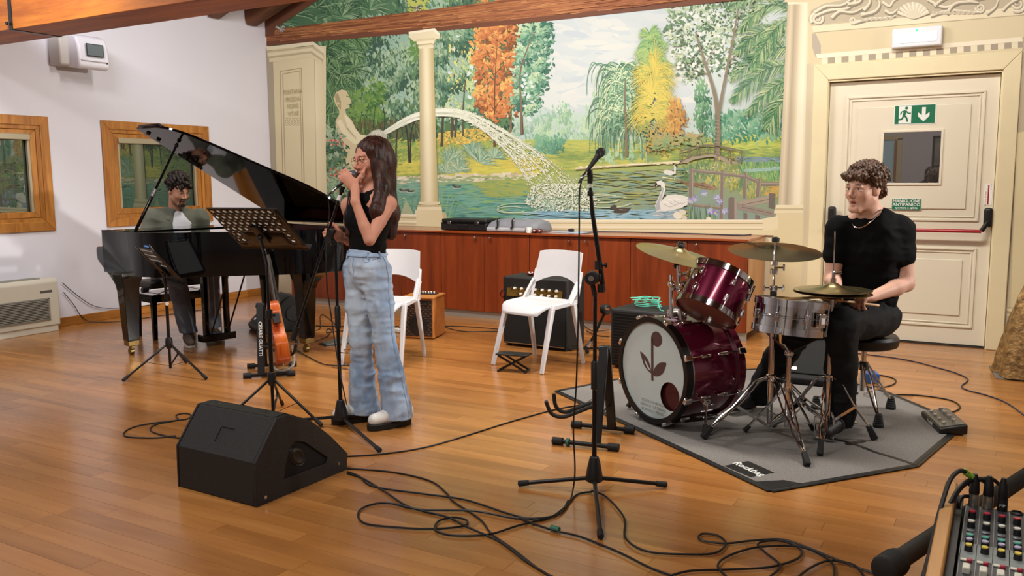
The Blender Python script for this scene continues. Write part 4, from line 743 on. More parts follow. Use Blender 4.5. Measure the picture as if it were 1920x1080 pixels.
# ================================================================ grand piano
LAQ = mat('piano_black_lacquer', '#030304', .05, 0, .42); MAHO = wood('piano_inner_rim', '#4a120a', '#6a1d10', 'X', 2, .3, .2, .02); PLATE = mat('piano_gold_plate', '#8d6a2c', .35, .8); FELT = mat('red_felt', '#5c0d12', .9); IVORY = mat('white_keys', '#e2dfd4', .3); EBON = mat('black_keys', '#0b0b0b', .35)
pn = thing('grand_piano', 'black lacquered grand piano with lid propped open by the white wall', 'piano', (-6.218, 4.287, 0), math.radians(-12))
W_, ZT, ZB = 1.47, .985, .655
ctrl = [(.5, 0), (.68, .015), (.86, .10), (1.02, .27), (1.17, .48), (1.32, .68), (1.45, .87), (1.515, 1.05), (1.52, 1.25), (1.46, 1.4), (1.36, 1.462), (1.2, 1.47)]
bent = [(p.x, p.y) for p in spline([(*c, 0) for c in ctrl], 5)]
outl = [(.06, 0)]+bent+[(.06, W_)]
def inset(P, d):
    out = []; n = len(P)
    for i in range(n):
        a, b, c = Vector(P[i-1]), Vector(P[i]), Vector(P[(i+1) % n]); e1, e2 = (b-a).normalized(), (c-b).normalized(); n1, n2 = Vector((-e1.y, e1.x)), Vector((-e2.y, e2.x)); m_ = (n1+n2); m_ = m_/max(.5, m_.length_squared/2); out.append(tuple(b+m_*d))
    return out
inn = inset(outl, .038)
rim = MB(); n = len(outl)
vs = [(x, y, ZB) for x, y in outl]+[(x, y, ZT) for x, y in outl]+[(x, y, ZT) for x, y in inn]+[(x, y, ZB+.02) for x, y in inn]; fs = []
for i in range(n):
    j = (i+1) % n
    if i == n-1: continue
    for k in range(3): fs.append((k*n+i, k*n+j, (k+1)*n+j, (k+1)*n+i))
    fs.append((3*n+i, 3*n+j, j, i))
rim.add(vs, fs); rim.build('rim', LAQ, pn)
MB().prism(inset(outl, .03), ZB+.0, ZB+.09, lambda u, v, t: (u, v, t)).build('soundboard', MAHO, pn)
ir = inset(outl, .0385); m_ = MB()
for i in range(n-1): m_.add([(*ir[i], ZB+.09), (*ir[i+1], ZB+.09), (*ir[i+1], ZT-.004), (*ir[i], ZT-.004)], [(0, 1, 2, 3)])
m_.build('inner_rim', MAHO, pn)
MB().prism([(.45, .12)]+inset(outl, .09)[3:-2]+[(.45, 1.38)], ZT-.12, ZT-.10, lambda u, v, t: (u, v, t)).build('iron_plate', PLATE, pn, .003)
sr = MB()
for k in range(40):
    y = .16+k*.03; x1 = .62+.72*math.sin((k+2)/46*1.5); sr.tube([(.5, y, ZT-.085), (x1, y+.1*(x1-.6), ZT-.085)], .0012, 4)
sr.build('strings', STEEL, pn)
for y0, y1 in ((0, .055), (W_-.055, W_)):
    MB().prism([(.07, ZT), (.075, .875), (.05, .855), (-.045, .848), (-.062, .83), (-.062, .79), (-.05, .745), (.02, .70), (.1, ZB), (.52, ZB), (.52, ZT)], y0, y1, lambda u, v, t: (u, t, v)).build('cheek', LAQ, pn, .006, 2)
MB().box((.17, W_/2, .70), (.44, W_-.11, .07)).build('keybed', LAQ, pn, .004); MB().box((-.03, W_/2, .735), (.025, W_-.11, .05)).build('key_slip', LAQ, pn, .003)
kb = MB(); bk = MB()
for k in range(52): kb.box((.055, .125+.0235*k, .748), (.145, .0225, .018))
for k in range(51):
    if k % 7 in (0, 1, 3, 4, 5): bk.box((.085, .137+.0235*k, .762), (.09, .011, .016))
o = kb.build('white_keys', IVORY, pn, .0012); bk.build('black_keys', EBON, pn, .0012)
MB().bar((.14, W_/2, .75), (.16, W_/2, .88), W_-.12, .018, up=(1, 0, 0)).build('fallboard', LAQ, pn, .003); MB().box((.34, W_/2, ZT-.006), (.36, W_-.09, .018)).build('pin_block_cover', LAQ, pn, .003)
# legs with scrolled bracket, ferrule and caster
def pleg(x, y, br_dir):
    m_ = MB(); m_.loft([[(x+sx*a, y+sy*a, z) for sx, sy in ((-1, -1), (1, -1), (1, 1), (-1, 1))] for z, a in ((.115, .044), (.13, .046), (.56, .064), (.60, .078), (ZB, .085))])
    l = m_.build('leg', LAQ, pn, .004)
    if br_dir: MB().prism([(0, ZB), (br_dir*.26, ZB), (br_dir*.2, ZB-.02), (br_dir*.14, ZB-.06), (br_dir*.09, ZB-.1), (br_dir*.07, ZB-.14), (0, ZB-.14)], y-.06, y+.06, lambda u, v, t: (x+u, t, v)).build('bracket', LAQ, l, .003)
    MB().lathe([(.040, .075), (.044, .08), (.044, .117), (.04, .12)], 4, T(x, y, 0) @ RZ(math.pi/4) @ Matrix.Diagonal((1.35, 1.35, 1, 1))).build('ferrule', BRASS, l, .002)
    MB().box((x, y, .065), (.05, .03, .03)).build('caster_fork', BRASS, l, .004)
    MB().cyl((x-.014, y-.016, .027), (x-.014, y+.016, .027), .027, n=20).build('caster_wheel', BRASS, l, .003)
pleg(.265, .09, -1); pleg(.265, W_-.12, -1); pleg(1.25, 1.045, 1)
# pedal lyre
MB().box((.42, .735, .075), (.10, .30, .06)).build('lyre_foot', LAQ, pn, .008)
for y in (.64, .83): MB().bar((.42, y, .09), (.42, y, ZB), .035, .05, up=(1, 0, 0)).build('lyre_post', LAQ, pn, .004)
for y in (.685, .735, .785): MB().cyl((.41, y, .10), (.41, y, ZB), .004, n=8).build('pedal_rod', STEEL, pn); MB().prism([(-.02, 0), (-.10, .006), (-.115, .0), (-.11, -.012), (-.02, -.01)], y-.014, y+.014, lambda u, v, t: (.40+u, t, .07+v)).build('pedal', BRASS, pn, .003)
for y in (.66, .81): MB().cyl((.46, y, .10), (.80, y, ZB+.01), .007, n=8).build('lyre_brace', BMET, pn)
# lid: hinged on the spine, front flap folded back on top
th = math.radians(31); LM = T(0, W_, ZT+.012) @ RX(-th) @ T(0, -W_, 0)
ld = MB().prism(inset([(.33, -.012)]+[(x+.008, y-.008) for x, y in bent]+[(.33, W_+.002)], 0), 0, .02, lambda u, v, t: (u, v, t), LM).build('lid', LAQ, pn, .003)
MB().prism([(.335, -.012), (.66, -.005), (.66, W_-.04), (.335, W_-.04)], .021, .04, lambda u, v, t: (u, v, t), LM).build('folded_flap', LAQ, ld, .003)
pa = LM @ Vector((.62, .20, -.004)); 
q = pn.matrix_world; pb = Vector((.53, .035, ZT-.03))
MB().tube([pb, pb+(pa-pb)*.48, pb+(pa-pb)*.482, pa], [.013, .013, .010, .009], 12).build('prop_stick', LAQ, pn); MB().cyl(pb+(pa-pb)*.42, pb+(pa-pb)*.5, .0135, n=12).build('prop_collar', STEEL, pn); MB().ball(pa-(pa-pb).normalized()*.02, .016, 12).build('prop_cup', BMET, pn)
for y in (.05, .14): MB().cyl(LM @ Vector((.42, y, -.012)), LM @ Vector((.42, y, .0)), .016, n=12).build('lid_buffer', RUB, ld)
# ---- bench
bn = thing('piano_bench', 'black adjustable piano bench under the pianist', 'bench', (-6.40, 5.1, 0), math.radians(-12))
MB().box((0, 0, .475), (.34, .56, .06)).build('cushion', mat('black_leatherette', '#0c0c0d', .42), bn, .018, 3)
MB().box((0, 0, .36), (.34, .56, .07)).build('apron', LAQ, bn, .004)
for sx in (-1, 1):
    for sy in (-1, 1): MB().bar((sx*.145, sy*.25, .36), (sx*.15, sy*.255, 0), .045, .045, (1, 0, 0), w2=.034, h2=.034).build('leg', LAQ, bn, .003)
    for sy in (-1, 1): MB().bar((sx*.13, sy*.2, .395), (sx*.13, sy*.02, .445), .012, .006).build('scissor_arm', STEEL, bn)
for sy in (-1, 1): MB().cyl((.12, sy*.28, .44), (.12, sy*.335, .44), .024, n=14).build('adjusting_knob', BLK, bn, .004)
# ================================================================ white stacking chairs
def chair(label, loc, rz):
    c = thing('plastic_chair', label, 'chair', loc, rz, 'white plastic chairs')
    sm_ = MB(); vs = []; fs = []; nu, nv = 15, 13; o_ = nu*nv
    for s in (0, 1):
        for q in range(nv):
            for i in range(nu):
                u = -1+2*i/(nu-1); v = q/(nv-1); hw = .216-.045*max(0, 1-v/.22)**2-.012*v; y = -.232+.425*v+.028*u**4*(1-v); z = .464-.014*(1-u*u)*math.sin(math.pi*v)-.05*max(0, 1-v/.2)**2+.01*v; vs.append((u*hw, y, z-(.02 if s else 0)))
    for q in range(nv-1):
        for i in range(nu-1): a = q*nu+i; fs += [(a, a+1, a+nu+1, a+nu), (o_+a, o_+a+nu, o_+a+nu+1, o_+a+1)]
    edge = [i for i in range(nu)]+[q*nu+nu-1 for q in range(1, nv)]+[(nv-1)*nu+i for i in range(nu-2, -1, -1)]+[q*nu for q in range(nv-2, 0, -1)]
    for a, b in zip(edge, edge[1:]+edge[:1]): fs.append((a, b, b+o_, a+o_))
    sm_.add(vs, fs).build('seat', WHP, c, .004, ang=50)
    bm_ = MB(); vs = []; fs = []; nu, nv = 13, 9
    for s in (0, 1):
        for j in range(nv):
            for i in range(nu):
                u = -1+2*i/(nu-1); v = j/(nv-1); lo = .585+.05*(1-u*u)-.02*u*u; hi = .825-.012*u**4; z = lo+(hi-lo)*v; hw = .222-.018*v; y = .185+.28*(z-.55)+.03*(1-u*u)-.0; vs.append((u*hw, y+(.011 if s else 0), z))
    o_ = nu*nv
    for j in range(nv-1):
        for i in range(nu-1):
            a = j*nu+i; fs += [(a, a+1, a+nu+1, a+nu), (o_+a, o_+a+nu, o_+a+nu+1, o_+a+1)]
    edge = [i for i in range(nu)]+[j*nu+nu-1 for j in range(1, nv)]+[(nv-1)*nu+i for i in range(nu-2, -1, -1)]+[j*nu for j in range(nv-2, 0, -1)]
    for a, b in zip(edge, edge[1:]+edge[:1]): fs.append((a, b, b+o_, a+o_))
    bm_.add(vs, fs).build('backrest', WHP, c, 0, ang=50)
    for s in (-1, 1):
        MB().bar((s*.216, .205, .60), (s*.222, .085, .455), .022, .05, (0, 1, 1), w2=.024, h2=.035).build('back_strut', WHP, c, .006)
        MB().bar((s*.216, .235, .68), (s*.222, .175, .475), .018, .03, (0, 1, 0)).build('back_strut', WHP, c, .006)
        MB().bar((s*.218, -.10, .45), (s*.218, .19, .465), .028, .034).build('seat_rail', WHP, c, .006)
        MB().bar((s*.218, -.095, .455), (s*.238, -.235, 0), .04, .034, (0, 1, 0), w2=.028, h2=.024).build('leg', WHP, c, .006)
        MB().bar((s*.218, .14, .46), (s*.238, .235, 0), .038, .034, (0, 1, 0), w2=.026, h2=.024).build('leg', WHP, c, .006)
    return c
chair('white plastic chair with folding footstool at its feet, before the gold fronted amplifier', (-2.94, 5.51, 0), math.radians(-13.3))
chair('white plastic chair behind the singer, beside the small wooden amplifier', (-4.02, 5.06, 0), math.radians(14))
# ---- folding footstool
fs_ = thing('footstool', 'small black folding guitar footstool in front of white chair', 'footstool', (-2.985, 5.225, 0), math.radians(12))
MB().box((0, 0, .125), (.24, .105, .012)).build('top_plate', BLK, fs_, .003)
for y in (-.045, .045):
    MB().bar((-.10, y, .118), (.10, y*.9, .008), .008, .014).build('cross_leg', BMET, fs_); MB().bar((.10, y*.8, .118), (-.10, y*.8, .008), .008, .014).build('cross_leg', BMET, fs_)
for x in (-.1, .1): MB().cyl((x, -.055, .008), (x, .055, .008), .008, n=8).build('foot_bar', RUB, fs_)
# ================================================================ amplifiers
VINYL = mat('black_vinyl', '#101011', .6, bump=.25, bscale=300); CLOTH = mat('black_grille_cloth', '#0c0c0d', .85, bump=.4, bscale=500); GOLDP = mat('gold_panel', '#a4823c', .3, .85)
am = thing('guitar_amplifier', 'large black guitar amplifier with gold control panel behind white chair', 'amplifier', (-3.545, 6.03, 0), math.radians(-2))
aw, ad_, ah = .60, .30, .56
MB().box((aw/2, ad_/2, ah/2+.015), (aw, ad_, ah)).build('cabinet', VINYL, am, .018, 3)
MB().box((aw/2, -.004, .205), (aw-.05, .012, .34)).build('grille', CLOTH, am, .004)
MB().box((aw/2, -.008, .032), (aw-.04, .008, .008)).build('trim_strip', STEEL, am)
gp = MB().bar((aw/2, -.012, .415), (aw/2, .012, .52), aw-.09, .006, up=(0, 1, 0)).build('control_panel', GOLDP, am, .002)
for r in range(2):
    for k in range(14):
        if r == 0 and k < 2: continue
        p = Vector((.09+k*.032, -.012+.010*r, .437+.042*r)); MB().cyl(p, p+Vector((0, -.016, .004)), .0115, .0095, n=12).build('control_knob', IVORY if k % 2 else BRASS, gp)
text('Marshall', 'logo', .075, mat('white_logo', '#e8e8e4', .4), am, basis((aw*.52, -.012, .375), (1, 0, 0), (0, 0, 1), (0, -1, 0)), .002, bold=.002)
MB().box((aw*.5, -.02, .20), (.035, .03, .05)).build('hanging_tag', BLK, am, .006); MB().box((aw*.5+.003, -.03, .27), (.012, .002, .03)).build('tag_label', SWH, am)
for x in (.04, aw-.04):
    for y in (.04, ad_-.04): MB().cyl((x, y, 0), (x, y, .02), .02, n=12).build('foot', RUB, am)
RC = mat('dark_red_gloss', '#5a140e', .25)
def shaker(label, loc, s=1., grp=None):
    k = thing('clip_tuner', label, 'tuner', loc, .3); MB().ball((0, 0, .016*s), .03*s, 14, sc=(1.3, .8, .5)).build('body', RC, k); MB().ball((.012, -.012, .026*s), .008, 10).build('dial', SWH, k); MB().ball((-.012, -.014, .026*s), .008, 10).build('dial', SWH, k)
shaker('dark red clip tuner lying on the gold fronted amplifier', (-3.34, 6.14, ah+.015))
tn = thing('string_clip', 'small brown clip hanging on the amplifier corner', 'clip', (-3.537, 6.015, .40)); MB().tube(spline([(0, 0, 0), (.018, -.004, .02), (.012, -.006, .05), (-.01, -.004, .045), (-.016, -.004, .015)], 5, True), .006, 8, closed=True).build('ring', RC, tn); MB().box((0, -.002, .055), (.014, .02, .02)).build('jaw', BLK, tn, .003)
AW_ = wood('amp_birch', '#a4642c', '#bf7c3c', 'X', 2.5, .45, 0, .03); BAS = mat('brown_basket_grille', '#3b2416', .8, col2='#120c08', vscale=70., bump=.6, bscale=120)
ac = thing('acoustic_amplifier', 'small wooden acoustic amplifier with woven grille beside white chair', 'amplifier', (-4.455, 5.9, 0), math.radians(14))
MB().box((.135, .14, .18), (.27, .28, .345)).build('cabinet', AW_, ac, .006)
MB().prism([(-.01, .350), (.28, .350), (.28, .368), (-.01, .368)], -.02, .28, lambda u, v, t: (u, t, v)).build('lid_board', AW_, ac, .004)
g_ = MB().box((.135, -.002, .18), (.245, .008, .31)).build('grille', BAS, ac, .003)
MB().lathe([(.085, 0), (.085, .004), (.07, .006), (.02, .002), (1e-6, .004)], 28, axisM((.135, -.005, .12), (0, -1, 0))).build('speaker_cone', BLK, g_)
for i in range(12):
    for j in range(15):
        if (i+j) % 2 == 0: MB().box((.025+i*.02, -.007, .04+j*.02), (.017, .004, .008)).build('weave', mat('weave_brown', '#5a3820', .7), g_) if (.025+i*.02-.135)**2+(.04+j*.02-.12)**2 > .0075 else None
MB().box((.20, -.008, .305), (.05, .003, .035)).build('badge', BLK, ac); text('AER', 'lettering', .018, STEEL, ac, basis((.2, -.0098, .305), (1, 0, 0), (0, 0, 1), (0, -1, 0)), .0002)
pl = MB().bar((.14, .13, .3715), (.14, .22, .3715), .2, .008).build('control_panel', BLK, ac)
for k in range(7): MB().cyl((.06+.026*k, .17, .373), (.06+.026*k, .165, .392), .007, n=10).build('control_knob', SWH, pl)
bc = thing('bass_cabinet', 'black speaker cabinet with teal cable on top, behind the bass drum', 'speaker', (-2.43, 5.66, 0), math.radians(-6))
MB().box((.21, .17, .225), (.42, .34, .42)).build('cabinet', VINYL, bc, .015, 3); gr = MB().box((.21, -.004, .225), (.38, .012, .39)).build('grille', CLOTH, bc, .003)
for k in range(18): MB().box((.21, -.012, .045+k*.021), (.375, .006, .006)).build('grille_rib', BLK, gr)
for x in (.04, .38):
    for y in (.04, .30): MB().cyl((x, y, 0), (x, y, .02), .018, n=10).build('foot', RUB, bc)
TEAL = mat('teal_cable_rubber', '#5fc0a8', .4)
pts = []
for k in range(70): a = k*.42; r = .07+.02*math.sin(k*1.3); pts.append((.2+1.25*r*math.cos(a)+.01*math.sin(k), .16+r*.75*math.sin(a), .443+.0009*k+.004*math.sin(k*.9)))
tc_ = MB().tube(spline(pts+[(.03, .1, .53), (-.0, .12, .49), (.1, .05, .474)][:0]+[(.30, .16, .515), (.33, .08, .50), (.36, .06, .446), (.40, .03, .444)], 3), .0035, 6).build('coiled_cable', TEAL, None); tc_.location = bc.location; tc_.rotation_euler = bc.rotation_euler; tag(tc_, 'coiled teal cable lying on the black speaker cabinet', 'cable')
# ================================================================ things on the worktop
ZW = .8521
k1 = PY(836, 428, 7.25); k2 = PY(921, 430, 7.25)
cs = thing('instrument_case', 'black hard instrument case lying on the worktop', 'case', (k1.x, 7.16, ZW)); L = k2.x-k1.x
MB().box((L/2, .15, .04), (L, .3, .075)).build('case_base', BLK, cs, .012, 3); MB().box((L/2, .15, .098), (L*.98, .29, .038)).build('case_lid', BLK, cs, .012, 3); MB().box((L/2, -.004, .078), (L*.97, .01, .006)).build('seam_strip', BMET, cs)
for x in (.2, .8): MB().box((L*x, -.006, .078), (.04, .012, .03)).build('latch', STEEL, cs, .003)
MB().tube(spline([(L*.4, 0, .06), (L*.42, -.03, .058), (L*.58, -.03, .058), (L*.6, 0, .06)], 5), .007, 8).build('handle', BLK, cs)
k1 = PY(919, 433, 7.22); k2 = PY(1012, 433, 7.22); L = k2.x-k1.x
GREY = mat('grey_nylon', '#7d7f86', .65, var=.08, vscale=12, bump=.2, bscale=30); GREY2 = mat('pale_grey_nylon', '#a7a8ac', .6, var=.08, vscale=9)
bg = thing('gig_bag', 'grey and black padded gig bag on the worktop beside black case', 'bag', (k1.x, 7.16, ZW))
MB().loft([[(x+.012*math.sin(9*y), y, z) for y, z in ((0, .005), (.0, .03+.02*s), (.03, .055+.05*s), (.15, .07+.06*s), (.27, .06+.05*s), (.3, .03), (.3, .005))] for x, s in ((0, .2), (.03, .75), (L*.3, 1), (L*.6, .8), (L*.85, 1), (L-.02, .7), (L, .2))]).build('bag_body', GREY, bg, 0, ang=50)
MB().loft([[(x, y, z) for y, z in ((-.012, .004), (-.016, .03), (-.004, .042), (.1, .044), (.1, .004))] for x in (.0, L*.2, L*.7, L*.78)]).build('front_pocket', GREY2, bg, .01, 3)
for x in (L*.2, L*.5): MB().tube(spline([(x, .05, .125), (x+.012, -.004, .115), (x+.02, -.018, .05), (x, -.02, .04)], 5), .013, 8, flat=.3).build('strap', BLK, bg)
MB().ball((L*.88, .05, .05), .05, 12, sc=(1.1, .8, .9)).build('strap_bundle', BLK, bg)
cp = thing('cup', 'small white cup on the worktop beside grey bag', 'cup', tuple(PY(992, 434, 7.13).xy)+(ZW,)); MB().lathe([(.024, 0), (.026, .002), (.03, .05), (.028, .05), (.024, .004), (1e-6, .004)], 20).build('cup_body', SWH, cp)
p = PY(1008, 433, 7.13); sn = thing('castanets', 'pair of dark red castanets beside the white cup', 'castanets', (p.x, p.y, ZW))
for x in (-.028, .028): MB().ball((x, 0, .02), .03, 14, sc=(.9, .7, .66)).build('shell', RC, sn); MB().ball((x, -.02, .024), .008, 8).build('button', SWH, sn)
PAPR = mat('paper', '#d9dde2', .7)
_n = PAPR.node_tree.nodes; _t = _n.new('ShaderNodeBsdfTranslucent'); _t.inputs[0].default_value = (.95, .95, .93, 1); _m = _n.new('ShaderNodeMixShader'); _m.inputs[0].default_value = .7; PAPR.node_tree.links.new(_n['Principled BSDF'].outputs[0], _m.inputs[1]); PAPR.node_tree.links.new(_t.outputs[0], _m.inputs[2]); PAPR.node_tree.links.new(_m.outputs[0], _n['Material Output'].inputs[0]); pp = PY(1055, 434, 7.2)
for k, (dx, dy, rz, c) in enumerate(((0, 0, .1, PAPR), (.06, .03, -.2, mat('blue_tint_paper', '#aebfd2', .7)), (-.03, .07, .5, PAPR))):
    s = MB().prism([(-.11, -.15), (.11, -.15), (.11, .15), (-.11, .15)], 0, .0012, lambda u, v, t: (u, v, t+.002*math.sin(u*20))).build('paper_sheet', c); s.location = (pp.x+dx, 7.29+dy, ZW+.001+.0035*k); s.rotation_euler = (0, 0, rz+1.5); tag(s, ['white sheet of paper under others on the worktop', 'pale blue sheet on the worktop papers', 'white sheet topmost of the worktop papers'][k], 'paper')
bx_ = thing('small_box', 'tiny black box on the papers on the worktop', 'box', (pp.x+.04, 7.3, ZW+.0125)); MB().box((0, 0, .012), (.05, .035, .024)).build('box_body', BLK, bx_, .004); MB().cyl((.01, 0, .024), (.01, 0, .029), .006, n=10).build('button', STEEL, bx_)
def PV(x, y, base, dd=0.):
    n = Vector((CW.x, CW.y, 0)).normalized(); d = ray(x, y); t = (n.x*base[0]+n.y*base[1]+dd)/(n.x*d.x+n.y*d.y); return CC+d*t
# ================================================================ stands, microphones, guitars, monitors
def tube_part(name, m, par, pts, r, n=10): return MB().tube(pts, r, n).build(name, m, par)
# ---- music stands
def perforated(W, Hh, nx, ny, r, mask, M, mtl, par, name='desk_plate'):
    m_ = MB(); cw, ch = W/nx, Hh/ny; K = 16
    for i in range(nx):
        for j in range(ny):
            cx, cy = -W/2+cw*(i+.5), -Hh/2+ch*(j+.5)
            if not mask(i, j): m_.add([(cx-cw/2, cy-ch/2, 0), (cx+cw/2, cy-ch/2, 0), (cx+cw/2, cy+ch/2, 0), (cx-cw/2, cy+ch/2, 0)], [(0, 1, 2, 3)], M); continue
            vs = []
            for k in range(K):
                a = 2*math.pi*k/K; c, s = math.cos(a), math.sin(a); q = max(abs(c)/(cw/2), abs(s)/(ch/2)); vs += [(cx+r*c, cy+r*s, 0), (cx+c/q, cy+s/q, 0)]
            m_.add(vs, [(2*k, 2*k+1, (2*k+3) % (2*K), (2*k+2) % (2*K)) for k in range(K)]+[], M)
    bm = bmesh.new(); me = bpy.data.meshes.new('t'); me.from_pydata(m_.v, [], m_.f); bm.from_mesh(me); bmesh.ops.remove_doubles(bm, verts=bm.verts, dist=1e-5); bm.to_mesh(me); bm.free()
    k_ = MB(); k_.v = [tuple(v.co) for v in me.vertices]; k_.f = [tuple(p.vertices) for p in me.polygons]; o = k_.build(name, mtl, par); so = o.modifiers.new('thick', 'SOLIDIFY'); so.thickness = .0016; so.offset = 0; return o
MSP = mat('music_stand_steel', '#17110f', .3, .4)
def tripod(par, top, feet, zh, hubr=.022, spread_z=.16, m=BMET):
    """hub, centre tube, three legs with stays and rubber feet (par-local coordinates, pole at origin)"""
    MB().lathe([(.012, zh+.05), (hubr, zh+.045), (hubr*1.15, zh+.02), (hubr*1.15, zh-.01), (hubr*.8, zh-.03), (.011, zh-.03)], 16).build('hub', BLK, par)
    MB().cyl((0, 0, .03), (0, 0, zh), .0095, n=10).build('lower_tube', m, par)
    for fx, fy in feet:
        d = Vector((fx, fy, 0)); n = d.normalized(); l = MB().bar(n*.02+Vector((0, 0, zh)), Vector((fx, fy, .014)), .013, .013).build('leg', m, par, .003)
        e = Vector((fx, fy, .014)); k = e-(e-(n*.02+Vector((0, 0, zh)))).normalized()*.05; MB().tube([k, e, e+(e-k)*.06], [.0105, .012, .009], 10).build('rubber_foot', RUB, l)
        p = (n*.02+Vector((0, 0, zh)))*.5+e*.5; MB().bar((n.x*.01, n.y*.01, .05), p, .012, .003).build('stay', m, l)
def desk_matrix(c, phi, alpha): # reading side normal; x axis along the desk edge
    r = Vector((math.cos(phi), math.sin(phi), 0)); nrm = Vector((math.sin(phi), -math.cos(phi), 0)); up = Vector((0, 0, 1))*math.cos(alpha)-nrm*math.sin(alpha); return basis(c, r, up, r.cross(up))
p0 = PF(513, 790); ms = thing('music_stand', 'black perforated music stand beside the singer\'s microphone stand', 'music stand', p0)
f1 = PF(597, 801)-p0; ang = math.atan2(f1.y, f1.x); tripod(ms, 0, [(.33*math.cos(ang+k*2.094), .33*math.sin(ang+k*2.094)) for k in range(3)], PF(513, 790).z+.24)
dc = PZ(485, 430, 4.93)-p0; DM = desk_matrix(dc, math.radians(188), math.radians(50))
perforated(.48, .38, 11, 7, .0115, lambda i, j: (2 < j < 7 and 0 < i) or (j in (1, 2) and i in (9, 10, 1)), DM, MSP, ms)
MB().box((0, -.19, .018), (.48, .003, .04), DM).build('lip', MSP, ms); MB().box((0, .19, .003), (.48, .004, .008), DM).build('top_rim', MSP, ms)
sp_ = MB().prism([(-.22, -.185), (.22, -.185), (.22, .175), (-.22, .175)], .003, .0042, lambda u, v_, t: tuple(DM @ Vector((u, v_, t)))).build('sheet_music', PAPR); sp_.location = p0; tag(sp_, 'white sheet music seen through the holes of the music stand', 'sheet music')
jc = DM @ Vector((0, -.04, -.03)); MB().box((0, -.03, -.015), (.05, .16, .02), DM).build('desk_bracket', BLK, ms, .005)
MB().tube([(0, 0, .24), (0, 0, .62)], .0125, 12).build('lower_pole', BMET, ms); MB().tube([(0, 0, .6), jc-Vector((jc.x*1, jc.y*1, .12)) if False else Vector((0, 0, jc.z-.14)), jc], .009, 12).build('upper_pole', BMET, ms)
MB().lathe([(.013, .585), (.02, .59), (.02, .64), (.013, .645)], 14).build('height_clutch', BLK, ms); MB().cyl((.02, 0, .615), (.05, -.01, .615), .008, n=10).build('clutch_knob', BLK, ms); MB().ball(jc, .02, 12).build('tilt_joint', BLK, ms)
text('EXTE', 'lettering', .02, SWH, ms, basis((f1.x*.1, f1.y*.1-.012, .16), (0, 0, -1), (1, 0, 0), (0, -1, 0)), .0003)
p0 = PF(320, 698); m2 = thing('music_stand', 'small black music stand standing in front of the grand piano', 'music stand', p0)
ft = [PF(231, 717)-p0, PF(387, 713)-p0, PF(349, 682)-p0]; tripod(m2, 0, [(f.x, f.y) for f in ft], .205)
dc = PZ(300, 497, 6.0)-p0; DM = desk_matrix(dc, math.radians(159), math.radians(40))
perforated(.44, .32, 11, 7, .0105, lambda i, j: 2 < j < 7 and 1 < i < 9, DM, MSP, m2); MB().box((0, -.16, -.02), (.44, .003, .05), DM).build('lip', MSP, m2)
sp_ = MB().prism([(-.17, -.155), (.17, -.155), (.17, .14), (-.17, .14)], .003, .0042, lambda u, v_, t: tuple(DM @ Vector((u, v_, t)))).build('sheet_music', PAPR); sp_.location = p0; tag(sp_, 'white sheet music on the small stand before the piano', 'sheet music')
jc = DM @ Vector((0, -.05, -.02)); MB().tube([(0, 0, .2), (0, 0, jc.z-.1), jc], .011, 12).build('pole', BMET, m2); MB().box((0, -.03, -.012), (.05, .14, .018), DM).build('desk_bracket', BLK, m2, .004); MB().cyl((.02, -.012, .5), (.022, -.016, .5), .013, n=14).build('round_sticker', SWH, m2)
MB().tube(spline([DM @ Vector((-.2, .16, 0)), DM @ Vector((-.215, .2, .005)), DM @ Vector((-.19, .19, .01)), DM @ Vector((-.2, .15, .004))], 5), .002, 6).build('page_clip', STEEL, m2)
cl_ = MB().box((.0, .0, 0), (.07, .012, .012)).build('clip_lamp', mat('blue_plastic', '#2a6ab0', .4), m2); cl_.matrix_local = DM @ T(-.05, .168, .012)
# ---- microphones and their stands
MESH = mat('mic_mesh', '#55585e', .35, .7, bump=.8, bscale=900)
def microphone(name, label, tip, tail, mesh_m, ring):
    """a handheld vocal microphone from ball (tip) to cable end (tail)"""
    tip, tail = Vector(tip), Vector(tail); L = (tail-tip).length; o = thing(name, label, 'microphone', tail); M = axisM((0, 0, 0), tip-tail)
    s = L/.235
    MB().lathe([(.0085*s, .055*s), (.0105*s, .058*s), (.0115*s, .09*s), (.0165*s, .172*s), (.0185*s, .18*s)], 20, M).build('body', BLK, o)
    MB().lathe([(.0085*s, .0), (.0098*s, .002*s), (.0098*s, .03*s), (.0085*s, .032*s), (.0085*s, .055*s)], 16, M).build('connector', STEEL, o)
    MB().tube([M @ Vector((0, 0, -.03*s)), M @ Vector((0, 0, 0))], [.0045*s, .009*s], 12).build('cable_boot', BLK, o)
    MB().lathe([(.0185*s, .178*s), (.0245*s, .192*s), (.0262*s, .2*s), (.0262*s, .208*s), (.0225*s, .224*s), (.013*s, .234*s), (1e-6, .2365*s)], 24, M).build('grille', mesh_m, o)
    MB().lathe([(.0262*s, .2*s), (.0274*s, .202*s), (.0274*s, .207*s), (.0262*s, .209*s)], 24, M).build('grille_band', ring, o)
    return o, M, s
